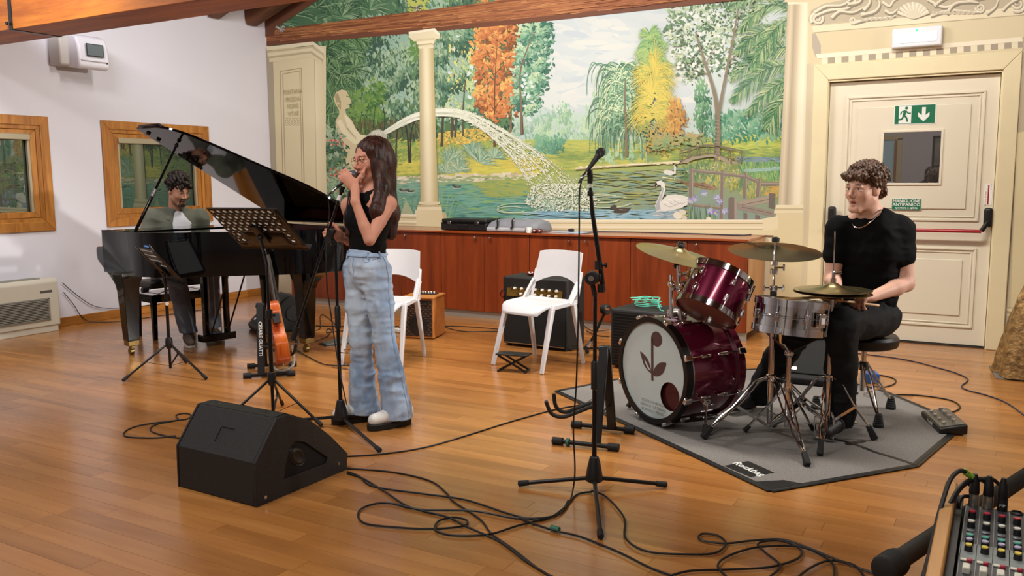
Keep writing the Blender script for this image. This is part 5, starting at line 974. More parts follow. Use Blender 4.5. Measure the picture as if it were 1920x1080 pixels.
def mic_stand(label, foot, feet, zh, joint):
    st = thing('microphone_stand', label, 'microphone stand', foot)
    MB().lathe([(.013, .155), (.02, .15), (.03, .11), (.038, .06), (.038, .045), (.02, .035), (.01, .03)], 18).build('hub', BLK, st)
    for f in feet:
        d = Vector((f[0], f[1], 0)); n = d.normalized(); a = n*.025+Vector((0, 0, .055)); e = Vector((f[0], f[1], .016)); l = MB().tube([a, e], .009, 10).build('leg', BMET, st); MB().tube([e-(e-a).normalized()*.045, e, e+(e-a).normalized()*.004], [.012, .0135, .009], 12).build('rubber_foot', RUB, l)
    MB().cyl((0, 0, .14), (0, 0, zh*.62), .0105, n=12).build('lower_pole', BMET, st); MB().cyl((0, 0, zh*.6), (0, 0, zh), .0085, n=12).build('upper_pole', BMET, st)
    MB().lathe([(.011, zh*.62-.09), (.016, zh*.62-.085), (.0165, zh*.62+.03), (.012, zh*.62+.04)], 14).build('grip_clutch', BLK, st)
    return st
p0 = PF(640, 800); fe = [PF(712, 850)-p0, PF(704, 787)-p0, PF(575, 808)-p0]; fe = [(f.x, f.y) for f in fe]; fe[2] = (-.33, -.12)
dS = depth(p0); bS = p0.copy(); jz = 1.03; s1 = mic_stand('black boom microphone stand held by the singer', p0, fe, jz, None)
J = Vector((0, 0, jz)); top = PV(640, 360, bS, -.02)-p0; bot = PV(549, 637, bS, +.02)-p0; jn = PV(619, 442, bS)-p0
MB().tube([bot, top], .0075, 10).build('boom', BMET, s1); MB().tube([bot, bot+(top-bot)*.09], .016, 12).build('boom_grip', RUB, s1); MB().bar(jn+(bot-top).normalized()*.05, jn-(bot-top).normalized()*.04, .035, .04).build('boom_clamp', BLK, s1, .006)
MB().tube([J-Vector((0, 0, .02)), jn], .012, 10).build('joint_neck', BLK, s1); MB().cyl(jn+Vector((.02, -.03, -.02)), jn+Vector((.025, -.045, -.02)), .018, n=14).build('clamp_knob', BLK, s1)
MB().tube([top+(bot-top)*.02, top+(bot-top)*.055], .0135, 14).build('white_tape', SWH, s1); MB().tube([top, PV(643, 350, bS, -.02)-p0], [.011, .014], 12).build('mic_clip', BLK, s1)
tipS, tailS = PV(666, 321, bS, -.03), PV(621, 361, bS, -.05)
mc1, MM1, sc1 = microphone('vocal_microphone', 'black vocal microphone with grey ball held at the singer\'s mouth', tipS, tailS, mat('grey_mic_mesh', '#7f8aa0', .4, .5, bump=.8, bscale=900), STEEL)
MICS = (tipS, tailS)
p0 = PF(1114, 919); fe = [PF(973, 913)-p0, PF(1249, 915)-p0, PF(1126, 1013)-p0]; d2 = depth(p0); bM = p0.copy()
s2 = mic_stand('black microphone stand standing alone before the drum mat', p0, [(f.x, f.y) for f in fe], .87, None)
jn = PV(1108, 521, bM)-p0; b0 = PV(1131, 545, bM)-p0; b1 = PV(1111, 400, bM)-p0; b2 = PV(1107, 352, bM)-p0
MB().tube([(0, 0, .86), jn], .011, 10).build('joint_neck', BLK, s2); MB().cyl(jn+Vector((-.0, .02, 0)), jn+Vector((.01, -.02, 0)), .03, n=20).build('joint_disc', BLK, s2, .004); MB().cyl(jn+Vector((.01, -.02, 0)), jn+Vector((.013, -.028, 0)), .012, n=12).build('joint_bolt', STEEL, s2)
bo = MB().tube([b0, PV(1127, 510, bM)-p0, b1, b2], [.011, .0105, .0095, .007], 12).build('boom', BMET, s2); MB().bar(jn, PV(1127, 520, bM)-p0, .03, .035).build('boom_clamp', BLK, s2, .005)
for y, r in ((497, .0165), (540, .0165)): a = PV(1122+(y-497)*.12, y, bM)-p0; MB().cyl(a-Vector((0, 0, .018)), a+Vector((0, 0, .018)), r, n=14).build('boom_collar', BLK, s2)
a = PV(1124, 497, bM)-p0; MB().cyl(a, a+CR*.022, .005, n=8).build('collar_screw', BLK, s2); MB().cyl(a+CR*.022, a+CR*.032, .012, n=12).build('collar_knob', BLK, s2)
MB().tube([b2+Vector((0, 0, -.035)), b2+Vector((0, 0, -.03)), b2+Vector((0, 0, -.012))], [.012, .0135, .011], 12).build('boom_end_collar', BLK, s2); a = PV(1106, 349, bM)-p0; MB().cyl(a-Vector((0, 0, .006)), a+Vector((0, 0, .006)), .0135, n=14).build('white_tape', SWH, s2)
MB().tube([PV(1106, 344, bM)-p0, PV(1107, 333, bM)-p0, PV(1105, 318, bM)-p0], [.011, .0125, .013], 12).build('mic_clip', BLK, s2); MB().cyl((0, 0, .50), (0, 0, .516), .0125, n=14).build('white_tape', SWH, s2)
tp, tl = PV(1131, 279, bM, +.03), PV(1090, 336, bM, -.04); microphone('vocal_microphone', 'black vocal microphone clipped on the lone stand before the mural', tp, tl, MESH, BLK)
# low stand in front of the gold amplifier
p0 = PF(1101, 657); d3 = depth(p0); bL = p0.copy(); s3 = thing('low_microphone_stand', 'low black microphone stand leaning beside the gold fronted amplifier', 'microphone stand', p0)
for a, b in (((-.12, -.08), (.12, .08)), ((-.02, .02), (.06, -.13))): l = MB().tube([(a[0], a[1], .017), (b[0], b[1], .017)], .009, 10).build('foot_bar', BMET, s3); [MB().tube([Vector((q[0], q[1], .017))*.85+Vector((0, 0, .00255)), (q[0], q[1], .017)], .0165, 10).build('rubber_foot', RUB, l) for q in (a, b)]
tp = PV(1137, 580, bL)-p0; MB().tube([(0, 0, .02), tp*.35, tp], .011, 10).build('pole', BMET, s3); MB().tube([(0, 0, .03), tp*.22], .016, 10).build('chrome_sleeve', CHR, s3); MB().cyl(tp-Vector((.03, 0, 0)), tp+Vector((.025, -.02, 0)), .042, n=20).build('microphone_head', BLK, s3, .008); MB().box(tp+Vector((.02, -.045, .01)), (.05, .01, .012)).build('chrome_plate', CHR, s3)
# ---- A-frame guitar stands
def guitar_stand(label, c, rz, words=None, side=-1):
    g = thing('guitar_stand', label, 'guitar stand', c, rz)
    for k, y in enumerate((-.16, .16)):
        b = MB().tube([(-.17, y, .02), (.17, y, .02)], .012, 10).build('foot_bar', BMET, g)
        for s in (-1, 1): MB().tube([(s*.12, y, .02), (s*.175, y, .02)], .0195, 12).build('rubber_sleeve', RUB, b)
        xu = -.055*side; u = MB().bar((xu, y*.95, .02), (xu, y*.08, .50), .02, .048, (1, 0, 0)).build('upright', BMET, g, .004)
        if k == 0:
            MB().tube(spline([(xu, -.09, .22), (side*.06, -.13, .17), (side*.12, -.16, .15), (side*.17, -.19, .17), (side*.19, -.22, .24)], 6), .0105, 8).build('cradle_arm', RUB, g)
            MB().tube(spline([(xu, .02, .22), (side*.08, -.04, .17), (side*.14, -.07, .15), (side*.18, -.09, .18), (side*.19, -.10, .25)], 6), .0105, 8).build('cradle_arm', RUB, g)
            if words: tt = Vector((0, y*.08-y*.95, .48)).normalized(); no = Vector((0, -tt.z, tt.y)); text(words, 'lettering', .033, SWH, u, basis(Vector((xu, y*.52, .26))+no*.0106, -tt, (1, 0, 0), no), .0006, bold=.001)
    MB().cyl((xu-.03, 0, .485), (xu+.03, 0, .485), .016, n=12).build('hinge_pin', BMET, g); MB().bar((xu, -.1, .16), (xu, .1, .16), .01, .003).build('stay', BMET, g)
    return g
g2 = guitar_stand('empty black folding guitar stand at the drum mat corner', PF(1114, 823), math.radians(8)); MB().tube([(-.10, -.16, .02), (-.085, -.16, .02)], .0202, 12).build('green_tape', mat('green_tape', '#2a6a52', .6), g2)
GC = PF(508, 698); g1 = guitar_stand('black folding guitar stand with white hand lettering holding the guitar', GC, math.radians(42), 'CESARE GUATTI', 1)
# ---- guitar leaning in its stand, seen along its side
GW = wood('guitar_amber', '#8a2f10', '#c4611e', 'Z', 3., .25, .3, .02); GTOP = wood('guitar_spruce_top', '#b0702c', '#cf9448', 'Z', 3., .3, .2, .02); DARKW = mat('rosewood', '#2a1710', .4)
gt = thing('acoustic_guitar', 'amber acoustic guitar leaning in its stand before the grand piano', 'guitar', PF(522, 690))
base, nk = PZ(530, 683, 6.05)-gt.location, PZ(493, 480, 6.2)-gt.location
zax = (nk-base).normalized(); nrm = Vector((.64, .77, 0)); nrm = (nrm-zax*nrm.dot(zax)).normalized(); GM = basis(base, zax.cross(nrm)*-1, nrm, zax)   # x across body, y = face normal (to the right in the picture)
half = [(0, 0), (.10, .004), (.155, .035), (.178, .10), (.17, .16), (.135, .215), (.118, .255), (.125, .30), (.138, .345), (.13, .40), (.09, .44), (.03, .452)]
sh = [(p.x, p.y) for p in spline([(*h, 0) for h in half], 4)]; ol = sh+[(-x, z) for x, z in reversed(sh)][:-1]; ol = [p for i, p in enumerate(ol) if i == 0 or (Vector(p)-Vector(ol[i-1])).length > 1e-4]
MB().prism(ol, -.045, .045, lambda u, v, t: (u, t*(1.0-.28*v/.45), v), GM).build('body', GW, gt, .003)
MB().prism([(x*.985, z*.985+.003) for x, z in ol], .0455, .0475, lambda u, v, t: (u, t-.0130*v/.45*1.0, v), GM).build('soundboard', GTOP, gt); MB().prism([(x*.985, z*.985+.003) for x, z in ol], -.0475, -.0455, lambda u, v, t: (u, t+.0130*v/.45, v), GM).build('back_plate', GW, gt)
MB().bar((0, .02, .44), (0, .028, .80), .055, .022, up=(0, 1, 0), M=GM).build('neck', DARKW, gt, .006); MB().bar((0, .042, .33), (0, .040, .80), .05, .006, up=(0, 1, 0), M=GM).build('fingerboard', EBON, gt); hs = MB().bar((0, .02, .80), (0, -.01, .97), .07, .015, up=(0, 1, 0), M=GM).build('headstock', DARKW, gt, .004)
for s in (-1, 1):
    for k in range(3): MB().cyl(GM @ Vector((s*.035, .012-.01*k, .83+.045*k)), GM @ Vector((s*.055, .012-.01*k, .83+.045*k)), .007, n=10).build('tuning_peg', STEEL, hs)
MB().box((0, .052, .13), (.12, .012, .02), GM).build('bridge', DARKW, gt, .003); st_ = MB(); [st_.tube([GM @ Vector((-.022+.009*k, .056, .13)), GM @ Vector((-.018+.0072*k, .046, .80))], .0009, 4) for k in range(6)]; st_.build('strings', STEEL, gt)
MB().box((.15, -.003, .30), (.03, .05, .07), GM).build('preamp_panel', BLK, gt, .003); MB().cyl(GM @ Vector((0, 0, -.01)), GM @ Vector((0, 0, .002)), .008, n=10).build('end_pin', STEEL, gt)
cr_ = MB().tube(spline([GM @ Vector((-.03, -.075, .03)), GM @ Vector((0, -.05, -.03)), GM @ Vector((0, .02, -.045)), GM @ Vector((0, .07, -.015)), GM @ Vector((0, .085, .06)), GM @ Vector((0, .082, .12))], 6), .011, 8).build('padded_cradle', mat('grey_taped_tube', '#98958c', .4, .4, var=.35, vscale=60.), None); cr_.location = gt.location; cr_.parent = None; tag(cr_, 'silver taped cradle tube holding the guitar foot', 'cradle')
# ================================================================ stage monitors
GRL = mat('monitor_grille', '#1c1d1d', .6, .2, bump=.7, bscale=420); CAB = mat('monitor_black_paint', '#131314', .62, bump=.45, bscale=380); WORN = mat('monitor_side_worn', '#17171a', .5, var=.25, vscale=14., bump=.3, bscale=200)
mo = thing('stage_monitor', 'large worn black stage monitor wedge with side handle in front of the singer', 'speaker', PF(333, 912), math.radians(-1.5)); mw = .505
prof = [(0, 0), (.004, .19), (.13, .352), (.20, .352), (.34, .285), (.46, .185), (.565, .075), (.555, 0)]
MB().prism(prof, .012, mw-.012, lambda u, v, t: (t, u, v)).build('cabinet', CAB, mo, .006)
hole = [(.16, .075), (.17, .13), (.20, .20), (.235, .225), (.29, .205), (.36, .15), (.43, .095), (.42, .07)]
for x0, x1 in ((mw-.012, mw), (.012, 0.)):
    s = 1 if x1 > x0 else -1; rg = [[(x0, u, v) for u, v in prof], [(x1, u, v) for u, v in prof], [(x1, u, v) for u, v in hole], [(x0-s*.0, u, v) for u, v in hole]]
    MB().loft(rg, False).build('side_panel', WORN, mo, .002); MB().prism(hole, x0-s*.008, x0-s*.002+s*.004, lambda u, v, t: (t, u, v)).build('handle_recess', mat('recess_black', '#040404', .8), mo)
    for u, v in ((.05, .03), (.50, .045)): MB().cyl((x1-s*.002, u, v), (x1+s*.003, u, v), .008, n=12).build('screw', STEEL, mo)
MB().lathe([(.03, 0), (.045, .006), (.05, .0), (.03, .01), (.012, .004), (1e-6, .004)], 20, axisM((mw-.0105, .25, .15), (1, 0, 0)) @ Matrix.Diagonal((.8, 1.2, 1, 1))).build('jack_plate', BLK, mo)
gr = MB(); 
for a, b in zip(prof[3:6], prof[4:7]): pass
MB().prism([(.135, .354), (.2, .357), (.345, .290), (.465, .190), (.555, .09), (.55, .085), (.46, .185), (.34, .284), (.2, .351), (.135, .350)], .02, mw-.02, lambda u, v, t: (t, u, v)).build('grille', mat('olive_grille', '#2a2c27', .55, .3, bump=.6, bscale=500), mo)
for t_ in (.1, .25, .4): MB().cyl((t_, .17, .352), (t_, .17, .3565), .006, n=10).build('screw', STEEL, mo)
MB().prism([(.2, .245), (.203, .245), (.203, .29), (.2, .29)], .0, 1, lambda u, v, t: (u, v, t)) if False else None
MB().bar((.22, .036, .235), (.22, .076, .288), .003, .002, (1, 0, 0)).build('logo_line', BLK, mo); MB().bar((.22, .078, .290), (.30, .078, .290), .003, .002).build('logo_line', BLK, mo)
# wedge under the piano
def wedge(label, loc, rz, w_, d_, h_, logo=True):
    o = thing('stage_monitor', label, 'speaker', loc, rz)
    pf = [(0, .0), (-.02, .05), (d_*.62, h_), (d_*.92, h_*.86), (d_, .02), (d_*.98, 0)]
    MB().prism(pf, 0, w_, lambda u, v, t: (t, u, v)).build('cabinet', CAB, o, .012, 3)
    a, b = Vector((0, -.02, .05)), Vector((0, d_*.62, h_)); n = Vector((0, -(b-a).z, (b-a).y)).normalized(); m_ = MB().bar(a*.9+b*.1+n*.004+Vector((w_/2, 0, 0)), a*.06+b*.94+n*.004+Vector((w_/2, 0, 0)), w_*.93, .01, up=n); g = m_.build('grille', GRL, o, .004)
    if logo: c = a*.82+b*.18+n*.011+Vector((w_*.35, 0, 0)); MB().bar(c-Vector((.03, 0, 0)), c+Vector((.03, 0, 0)), .022, .003, up=n).build('badge', STEEL, g)
    for s in (-.004, w_+.004): MB().cyl((s-.004, d_*.7, h_*.5), (s+.004, d_*.7, h_*.5), h_*.22, n=20).build('side_handle', BLK, o, .004)
    return o
wedge('black stage monitor wedge on the floor under the grand piano', (-6.02, 5.62, 0), math.radians(-32), .36, .46, .33)
wedge('black stage monitor wedge behind the drum kit facing the drummer', PF(1432, 716), math.radians(2), .50, .40, .33)
ch_ = thing('pedal_unit', 'chrome pedal unit on the floor behind the guitar', 'pedal', PF(551, 607)); MB().box((0, 0, .03), (.13, .2, .055)).build('case', BLK, ch_, .01, 3); [MB().cyl((-.03+.06*(k % 2), -.04+.05*(k//2), .057), (-.03+.06*(k % 2), -.04+.05*(k//2), .075), .012, n=12).build('switch', CHR, ch_) for k in range(4)]
# ================================================================ cables
CAB_ = mat('cable_rubber', '#0d0c0c', .5); CABB = mat('dark_blue_cable', '#1a2340', .5)
def cable(label, pts, r=.0042, m=CAB_, name='cable', raw=False, k=7):
    o = MB().tube(spline([(p if raw else PF(p[0], p[1], r*1.02)) for p in pts], k), r, 7).build(name, m); tag(o, label, 'cable'); return o
def z8(L): return [(x/1.811+640, y/1.811+780) for x, y in L]
def hop(pts, r=.0042, seq=0.): return pts
cable('black cable running from the big stage monitor towards the empty guitar stand', [(648, 856), (720, 851), (800, 838), (880, 815), (960, 790), (1040, 768), (1092, 758), (1112, 748)])
cs_ = [('black cable leaving the big stage monitor, uppermost strand of the tangle', z8([(20, 178), (170, 190), (300, 220), (360, 265), (380, 290), (470, 350), (510, 400), (580, 450), (670, 520), (730, 552)])),
 ('black cable from the big stage monitor to the lone microphone stand foot', z8([(20, 190), (60, 205), (110, 240), (280, 265), (420, 285), (560, 330), (640, 350), (700, 350), (760, 310), (800, 268), (850, 258)])),
 ('black cable from the big stage monitor to the picture bottom, lowest strand', z8([(20, 196), (70, 212), (150, 260), (230, 310), (360, 345), (420, 375), (540, 430), (620, 490), (720, 552)])),
 ('black cable making a wide loop and small ring left of the lone microphone stand', z8([(770, 290), (730, 340), (600, 350), (450, 325), (270, 320), (150, 297), (65, 320), (75, 365), (200, 382), (320, 386), (415, 376), (425, 357), (380, 347), (330, 360), (320, 390), (380, 408), (500, 405), (600, 375), (690, 352)])),
 ('black cable with green sleeve crossing before the lone microphone stand', z8([(590, 342), (640, 365), (725, 393), (800, 410), (880, 440), (960, 475), (1050, 520), (1140, 552)])),
 ('black cable from the lone microphone stand foot with small ring in the foreground', z8([(850, 258), (900, 280), (960, 350), (965, 420), (1040, 465), (1180, 475), (1270, 470), (1305, 440), (1280, 412), (1225, 405), (1218, 425), (1300, 438), (1400, 428), (1500, 425), (1590, 455), (1700, 500), (1850, 556)])),
 ('black cable with curling loops beside the mixer stand arm', z8([(1110, 552), (1180, 533), (1300, 528), (1450, 520), (1550, 490), (1555, 455), (1480, 428), (1415, 440), (1440, 470), (1490, 515), (1450, 556)])),
 ('black cable with the largest loop beside the mixer stand arm', z8([(1310, 556), (1278, 515), (1320, 480), (1420, 452), (1560, 452), (1660, 500), (1675, 556)])), ('black cable arching shortly beside the mixer stand arm', z8([(1550, 556), (1600, 520), (1660, 500), (1740, 515), (1775, 556)]))]
for i, (lb, pts) in enumerate(cs_): o = cable(lb, pts); o.location.z = .0012*i
q = PF(*z8([(725, 393)])[0]); q2 = PF(*z8([(740, 397)])[0]); q3 = PF(*z8([(712, 389)])[0]); gs = MB().cyl(q3+Vector((0, 0, .013)), q2+Vector((0, 0, .013)), .0105, n=12).build('cable_sleeve', MATS['green_tape']); tag(gs, 'green rubber sleeve on the cable before the microphone stand', 'sleeve')
cable('black cable coil behind the big stage monitor', [(350, 823), (313, 818), (283, 808), (290, 797), (327, 789), (352, 785), (358, 778), (345, 775), (330, 779), (334, 786), (325, 789), (290, 793), (253, 800), (233, 811), (240, 819), (290, 821), (330, 817)])
dd = depth(PF(1114, 919)); cable('black cable hanging from the lone microphone to the floor', [PV(1090, 340, bM, -.04), PV(1086, 365, bM, -.06), PV(1086, 420, bM, -.07), PV(1085, 520, bM, -.08), PV(1083, 640, bM, -.08), PV(1080, 730, bM, -.08), PV(1075, 800, bM, -.08), PV(1078, 880, bM, -.06), PF(1074, 920, .02), PF(1068, 941, .006), PF(1058, 953, .012)], raw=True, r=.0036)
cable('black cable hanging from the singer\'s microphone down its stand', [Vector(tailS)+(Vector(tailS)-Vector(tipS))*.1, PV(616, 376, bS, -.06), PV(618, 400, bS, -.05), PV(613, 440, bS, -.04), PV(612, 520, bS, -.035), PV(622, 600, bS, -.04), PV(634, 680, bS, -.04), PV(646, 740, bS, -.04), PF(655, 775, .01), PF(668, 790, .006)], raw=True, r=.0034)
cable('dark blue cable lying along the back of the worktop', [PF(1060, 436, ZW+.004), PF(1150, 434.5, ZW+.004), PF(1300, 438, ZW+.004), PF(1390, 441, ZW+.004), PF(1424, 437, ZW+.006), PF(1432, 440, ZW+.004)], m=CABB, raw=True)
cable('dark blue cable snaking over the floor behind the drummer towards the door', [(1500, 650), (1620, 664), (1700, 675), (1760, 690), (1797, 701), (1815, 712), (1803, 724), (1815, 732), (1850, 741), (1890, 757), (1935, 790)], m=CABB)
cable('black cable from the small pedal mixer to the drum throne', [(1655, 740), (1720, 741), (1780, 750), (1800, 762), (1790, 771), (1766, 776)]); cable('short black cable looping out of the blue box', [(1634, 703), (1655, 704), (1678, 711), (1676, 720), (1655, 726), (1638, 724)])
XW = XL+.02; cable('thin black cable along the white wall from the heater, upper one', [PX(117, 530, XW), PX(135, 546, XW), PX(165, 568, XW), PX(190, 577, XW), PX(230, 577, XW), PX(300, 570, XW)], .0035, raw=True); cable('thin black cable from the heater down along the baseboard', [PX(119, 548, XW), PX(138, 571, XW), PX(150, 590, XW), PX(165, 602, XW+.02), PF(185, 604, .004), PF(230, 602, .004), PF(300, 592, .004), PF(420, 575, .004)], .0035, raw=True)
for i, (lb, pts) in enumerate((('black cable arching beside the piano tail leg', [(585, 620), (600, 616), (600, 595), (606, 590), (620, 600), (632, 612)]), ('black cable lying straight behind the singer\'s microphone stand', [(590, 611), (630, 612), (700, 613), (748, 612)]), ('brown cable coil beside the piano tail leg', [(592, 640), (612, 632), (622, 620), (615, 617), (613, 624), (630, 622), (650, 620)]), ('black cable sweeping from the piano tail leg behind the singer', [(552, 655), (582, 672), (610, 684), (650, 686), (680, 684)]), ('black cable behind the white chair between the two amplifiers', [(830, 612), (870, 613), (935, 618), (960, 620)]), ('black cable beside the small wooden amplifier', [(828, 611), (850, 619), (880, 623), (940, 622)]), ('black cable on the floor behind the lone microphone stand', [(1100, 622), (1122, 631), (1142, 633)]), ('second black cable on the floor left of the speaker cabinet', [(1092, 610), (1112, 622), (1142, 620)]))): o = cable(lb, pts); o.location.z = .001*i
ps = thing('power_strip', 'white power strip on the floor behind the singer', 'power strip', PF(742, 622), math.radians(-20)); MB().box((0, 0, .02), (.16, .05, .036)).build('case', SWH, ps, .006); [MB().cyl((-.05+.05*k, 0, .038), (-.05+.05*k, 0, .040), .016, n=14).build('socket', BLK, ps) for k in range(3)]
pe = thing('floor_pedal', 'grey floor pedal behind the singer\'s microphone stand', 'pedal', PF(632, 644), math.radians(-25)); MB().prism([(-.12, 0), (.12, 0), (.12, .045), (-.12, .015)], -.06, .06, lambda u, v, t: (t, u, v)).build('treadle', mat('pedal_grey', '#6c7268', .5), pe, .004); MB().box((0, 0, .004), (.14, .26, .008)).build('base_plate', BLK, pe)
cs2 = thing('chrome_rack', 'chrome folding rack behind the singer\'s legs', 'rack', PF(650, 690)); [MB().tube([(-.1, y, .006), (.08, y, .006), (.08, y, .12), (-.1, y, .12)], .005, 8).build('chrome_rail', CHR, cs2) for y in (-.04, .06)]; MB().cyl((.08, -.04, .12), (.08, .06, .12), .005, n=8).build('cross_rail', CHR, cs2)
# ================================================================ mixing desk on its stand, bottom right
MX = -.042; mz = .70; dk = thing('mixing_desk', 'audio mixing desk with coloured knobs in a wooden cheeked case', 'mixer', (MX, 1.40, 0))
PANEL = mat('mixer_panel', '#33353a', .45); LINE = mat('mixer_print_grey', '#9aa09f', .5); DKC = mat('mixer_dark', '#16171a', .5)
MB().box((.34, .25, mz-.045), (.68, .52, .085)).build('chassis', DKC, dk, .004); fp = MB().box((.34, .25, mz), (.675, .50, .006)).build('face_panel', PANEL, dk)
SIDE = wood('mixer_oak_cheek', '#a4702f', '#c48c48', 'Y', 3, .4, .1, .03)
for x in (-.0265, .705): MB().box((x, .25, mz-.04), (.024, .60, .14)).build('wooden_cheek', SIDE, dk, .004)
MB().box((-.008, .25, mz-.02), (.012, .56, .06)).build('inner_lining', DKC, dk)
MB().box((.34, .255, mz+.0035), (.675, .075, .001)).build('grey_band', mat('mixer_band', '#7f8685', .5), fp)
KC = {c: mat('knob_'+c, h, .35) for c, h in (('red', '#b8283c'), ('white', '#d8d6c6'), ('teal', '#3fa090'), ('lilac', '#b0aac8'), ('yellow', '#d9c34a'))}
ych = lambda y: PF(1820, y, mz).y-1.40
rows = [(972, 'red'), (991, 'white'), (1018, 'teal'), (1026, 'lilac'), (1037, 'yellow')]
for c in range(16):
    x = .0165+.025*c
    for i, (py, cl) in enumerate(rows):
        y = ych(py); b = MB().cyl((x, y, mz+.002), (x, y, mz+.014), .0072, .0062, n=14).build('knob', DKC, fp); MB().cyl((x, y, mz+.014), (x, y, mz+.0165), .0055, n=14).build('knob_cap', KC[cl], b)
    for py in (980, 998, 1006): MB().lathe([(.0062, 0), (.0075, .0015), (.0055, .0025)], 12, T(x, ych(py), mz+.003)).build('knob_skirt', mat('knob_skirt', '#5c5f62', .4), fp)
    MB().cyl((x, ych(963), mz+.002), (x, ych(963), mz+.007), .0055, n=12).build('jack_nut', STEEL, fp)
    MB().box((x-.0125, .25, mz+.0036), (.0009, .48, .0008)).build('channel_line', LINE, fp); MB().box((x+.003, ych(1057), mz+.005), (.008, .007, .006)).build('button', KC['red'], fp, .0015); MB().box((x-.006, ych(1056), mz+.0045), (.010, .008, .003)).build('button', KC['white'], fp, .001); MB().box((x, ych(1076), mz+.008), (.012, .022, .012)).build('fader_cap', KC['white'], fp, .002)
    if c == 3: MB().lathe([(.011, 0), (.012, .002), (.009, .004), (.009, .001), (1e-6, .001)], 18, T(x, ych(952), mz+.003)).build('xlr_socket', BLK, fp)
for k, (px, top, sil) in enumerate(((1825, 905, True), (1853, 912, True), (1880, 916, False))):
    x = .0165+.025*k; y = ych(950); c = thing('xlr_plug', ['xlr plug with yellow and green banded boot in the mixing desk', 'chrome xlr plug in the mixing desk, second socket', 'black xlr plug with white marks in the mixing desk'][k], 'plug', (MX+x, 1.40+y, mz+.003), 0, 'plugs in the mixing desk')
    sh = CHR if sil else BLK; MB().lathe([(.0085, 0), (.0095, .001), (.0095, .022), (.009, .024), (.0092, .026)], 18).build('shell', mat('xlr_nickel', '#b9b2a0', .3, .9) if sil else BLK, c); MB().lathe([(.0095, .026), (.0098, .03), (.0085, .05), (.005, .063), (.0045, .066)], 18).build('boot', BLK, c)
    if k == 2: text('MP', 'lettering', .008, SWH, c, basis((0, -.0097, .012), (1, 0, 0), (0, 0, 1), (0, -1, 0)), .0002)
def P7(L, z): return [PF(1700+x/4.909, 860+y/4.909, z) for x, y in L]
x0 = MX+.0165; yy = 1.40+ych(950); dpl = depth((x0, yy, mz+.07))
def PD(x, y, d): return PZ(1700+x/4.909, 860+y/4.909, d)
t1 = Vector((x0, yy, mz+.066)); cable('cable from the banded xlr plug looping down past the wooden cheek', [t1, PD(600, 185, dpl), PD(560, 130, dpl), PD(480, 115, dpl-.01), PD(400, 200, dpl-.03), PD(330, 400, dpl-.06), PD(270, 620, dpl-.1), PD(210, 880, dpl-.14), PD(150, 1100, dpl-.17)], .0045, raw=True)
bt = MB(); [bt.cyl(PD(525+i*17, 112+i*13, dpl), PD(536+i*17, 120+i*13, dpl), .0062, n=10) for i in range(5)]; o = bt.build('banded_sleeve', mat('yellow_green_bands', '#c4d23a', .4, col2='#4fa044', vscale=120.)); tag(o, 'yellow and green spiral sleeve on the desk cable', 'sleeve')
t2 = Vector((x0+.025, yy, mz+.066)); cable('cable from the chrome xlr plug looping past the wooden cheek', [t2, PD(745, 235, dpl), PD(700, 195, dpl), PD(600, 195, dpl), PD(500, 260, dpl-.02), PD(420, 380, dpl-.04), PD(340, 560, dpl-.07), PD(270, 800, dpl-.11), PD(200, 1100, dpl-.15)], .0052, raw=True)
t3 = Vector((x0+.05, yy, mz+.066)); cable('cable from the black xlr plug looping over the other plugs', [t3, PD(880, 255, dpl+.01), PD(800, 195, dpl+.02), PD(720, 182, dpl+.02), PD(640, 195, dpl+.03), PD(560, 240, dpl+.04)], .004, raw=True)
gz = MB().cyl(PD(472, 480, dpl-.02), PD(474, 540, dpl-.03), .0075, n=12).build('cable_sleeve', MATS['green_tape']); tag(gz, 'green sleeve on a cable at the mixing desk edge', 'sleeve'); cable('cable tucked between the wooden cheek and the mixer panel', [PD(565, 345, dpl+.0), PD(510, 355, dpl-.01), PD(480, 420, dpl-.02), PD(473, 510, dpl-.025), PD(470, 620, dpl-.05), PD(462, 720, dpl-.07)], .004, raw=True)
xs_ = thing('mixer_stand', 'black tubular stand with ribbed end caps under the mixing desk', 'stand', (0, 0, 0)); za = .60
A0, A1 = PF(1655, 1070, za), PF(1920, 895, za); dv = (A1-A0).normalized(); A1 = A0+dv*.95; FOAM = mat('foam_tube', '#151413', .7)
MB().tube([A0+dv*.05, A1], .0195, 14).build('support_arm', FOAM, xs_); MB().lathe([(.02, 0), (.026, .004), (.028, .01)]+[(.028-.002*(i % 2), .012+.004*i) for i in range(12)]+[(.026, .064), (.022, .066)], 20, axisM(A0, dv)).build('end_cap', RUB, xs_)
off = Vector((.55, -.1, 0)); MB().tube([A0+off, A1+off], .022, 14).build('support_arm', FOAM, xs_)
for a, b in ((A0*.5+A1*.5, A0*.5+A1*.5+off), (A0*.5+A1*.5+off, A0*.5+A1*.5)): MB().bar(a, Vector((b.x, b.y, .03)), .05, .025).build('cross_leg', BMET, xs_, .003); MB().tube([Vector((b.x, b.y, .03))-dv*.25, Vector((b.x, b.y, .03))+dv*.25], .018, 10).build('floor_bar', BMET, xs_)
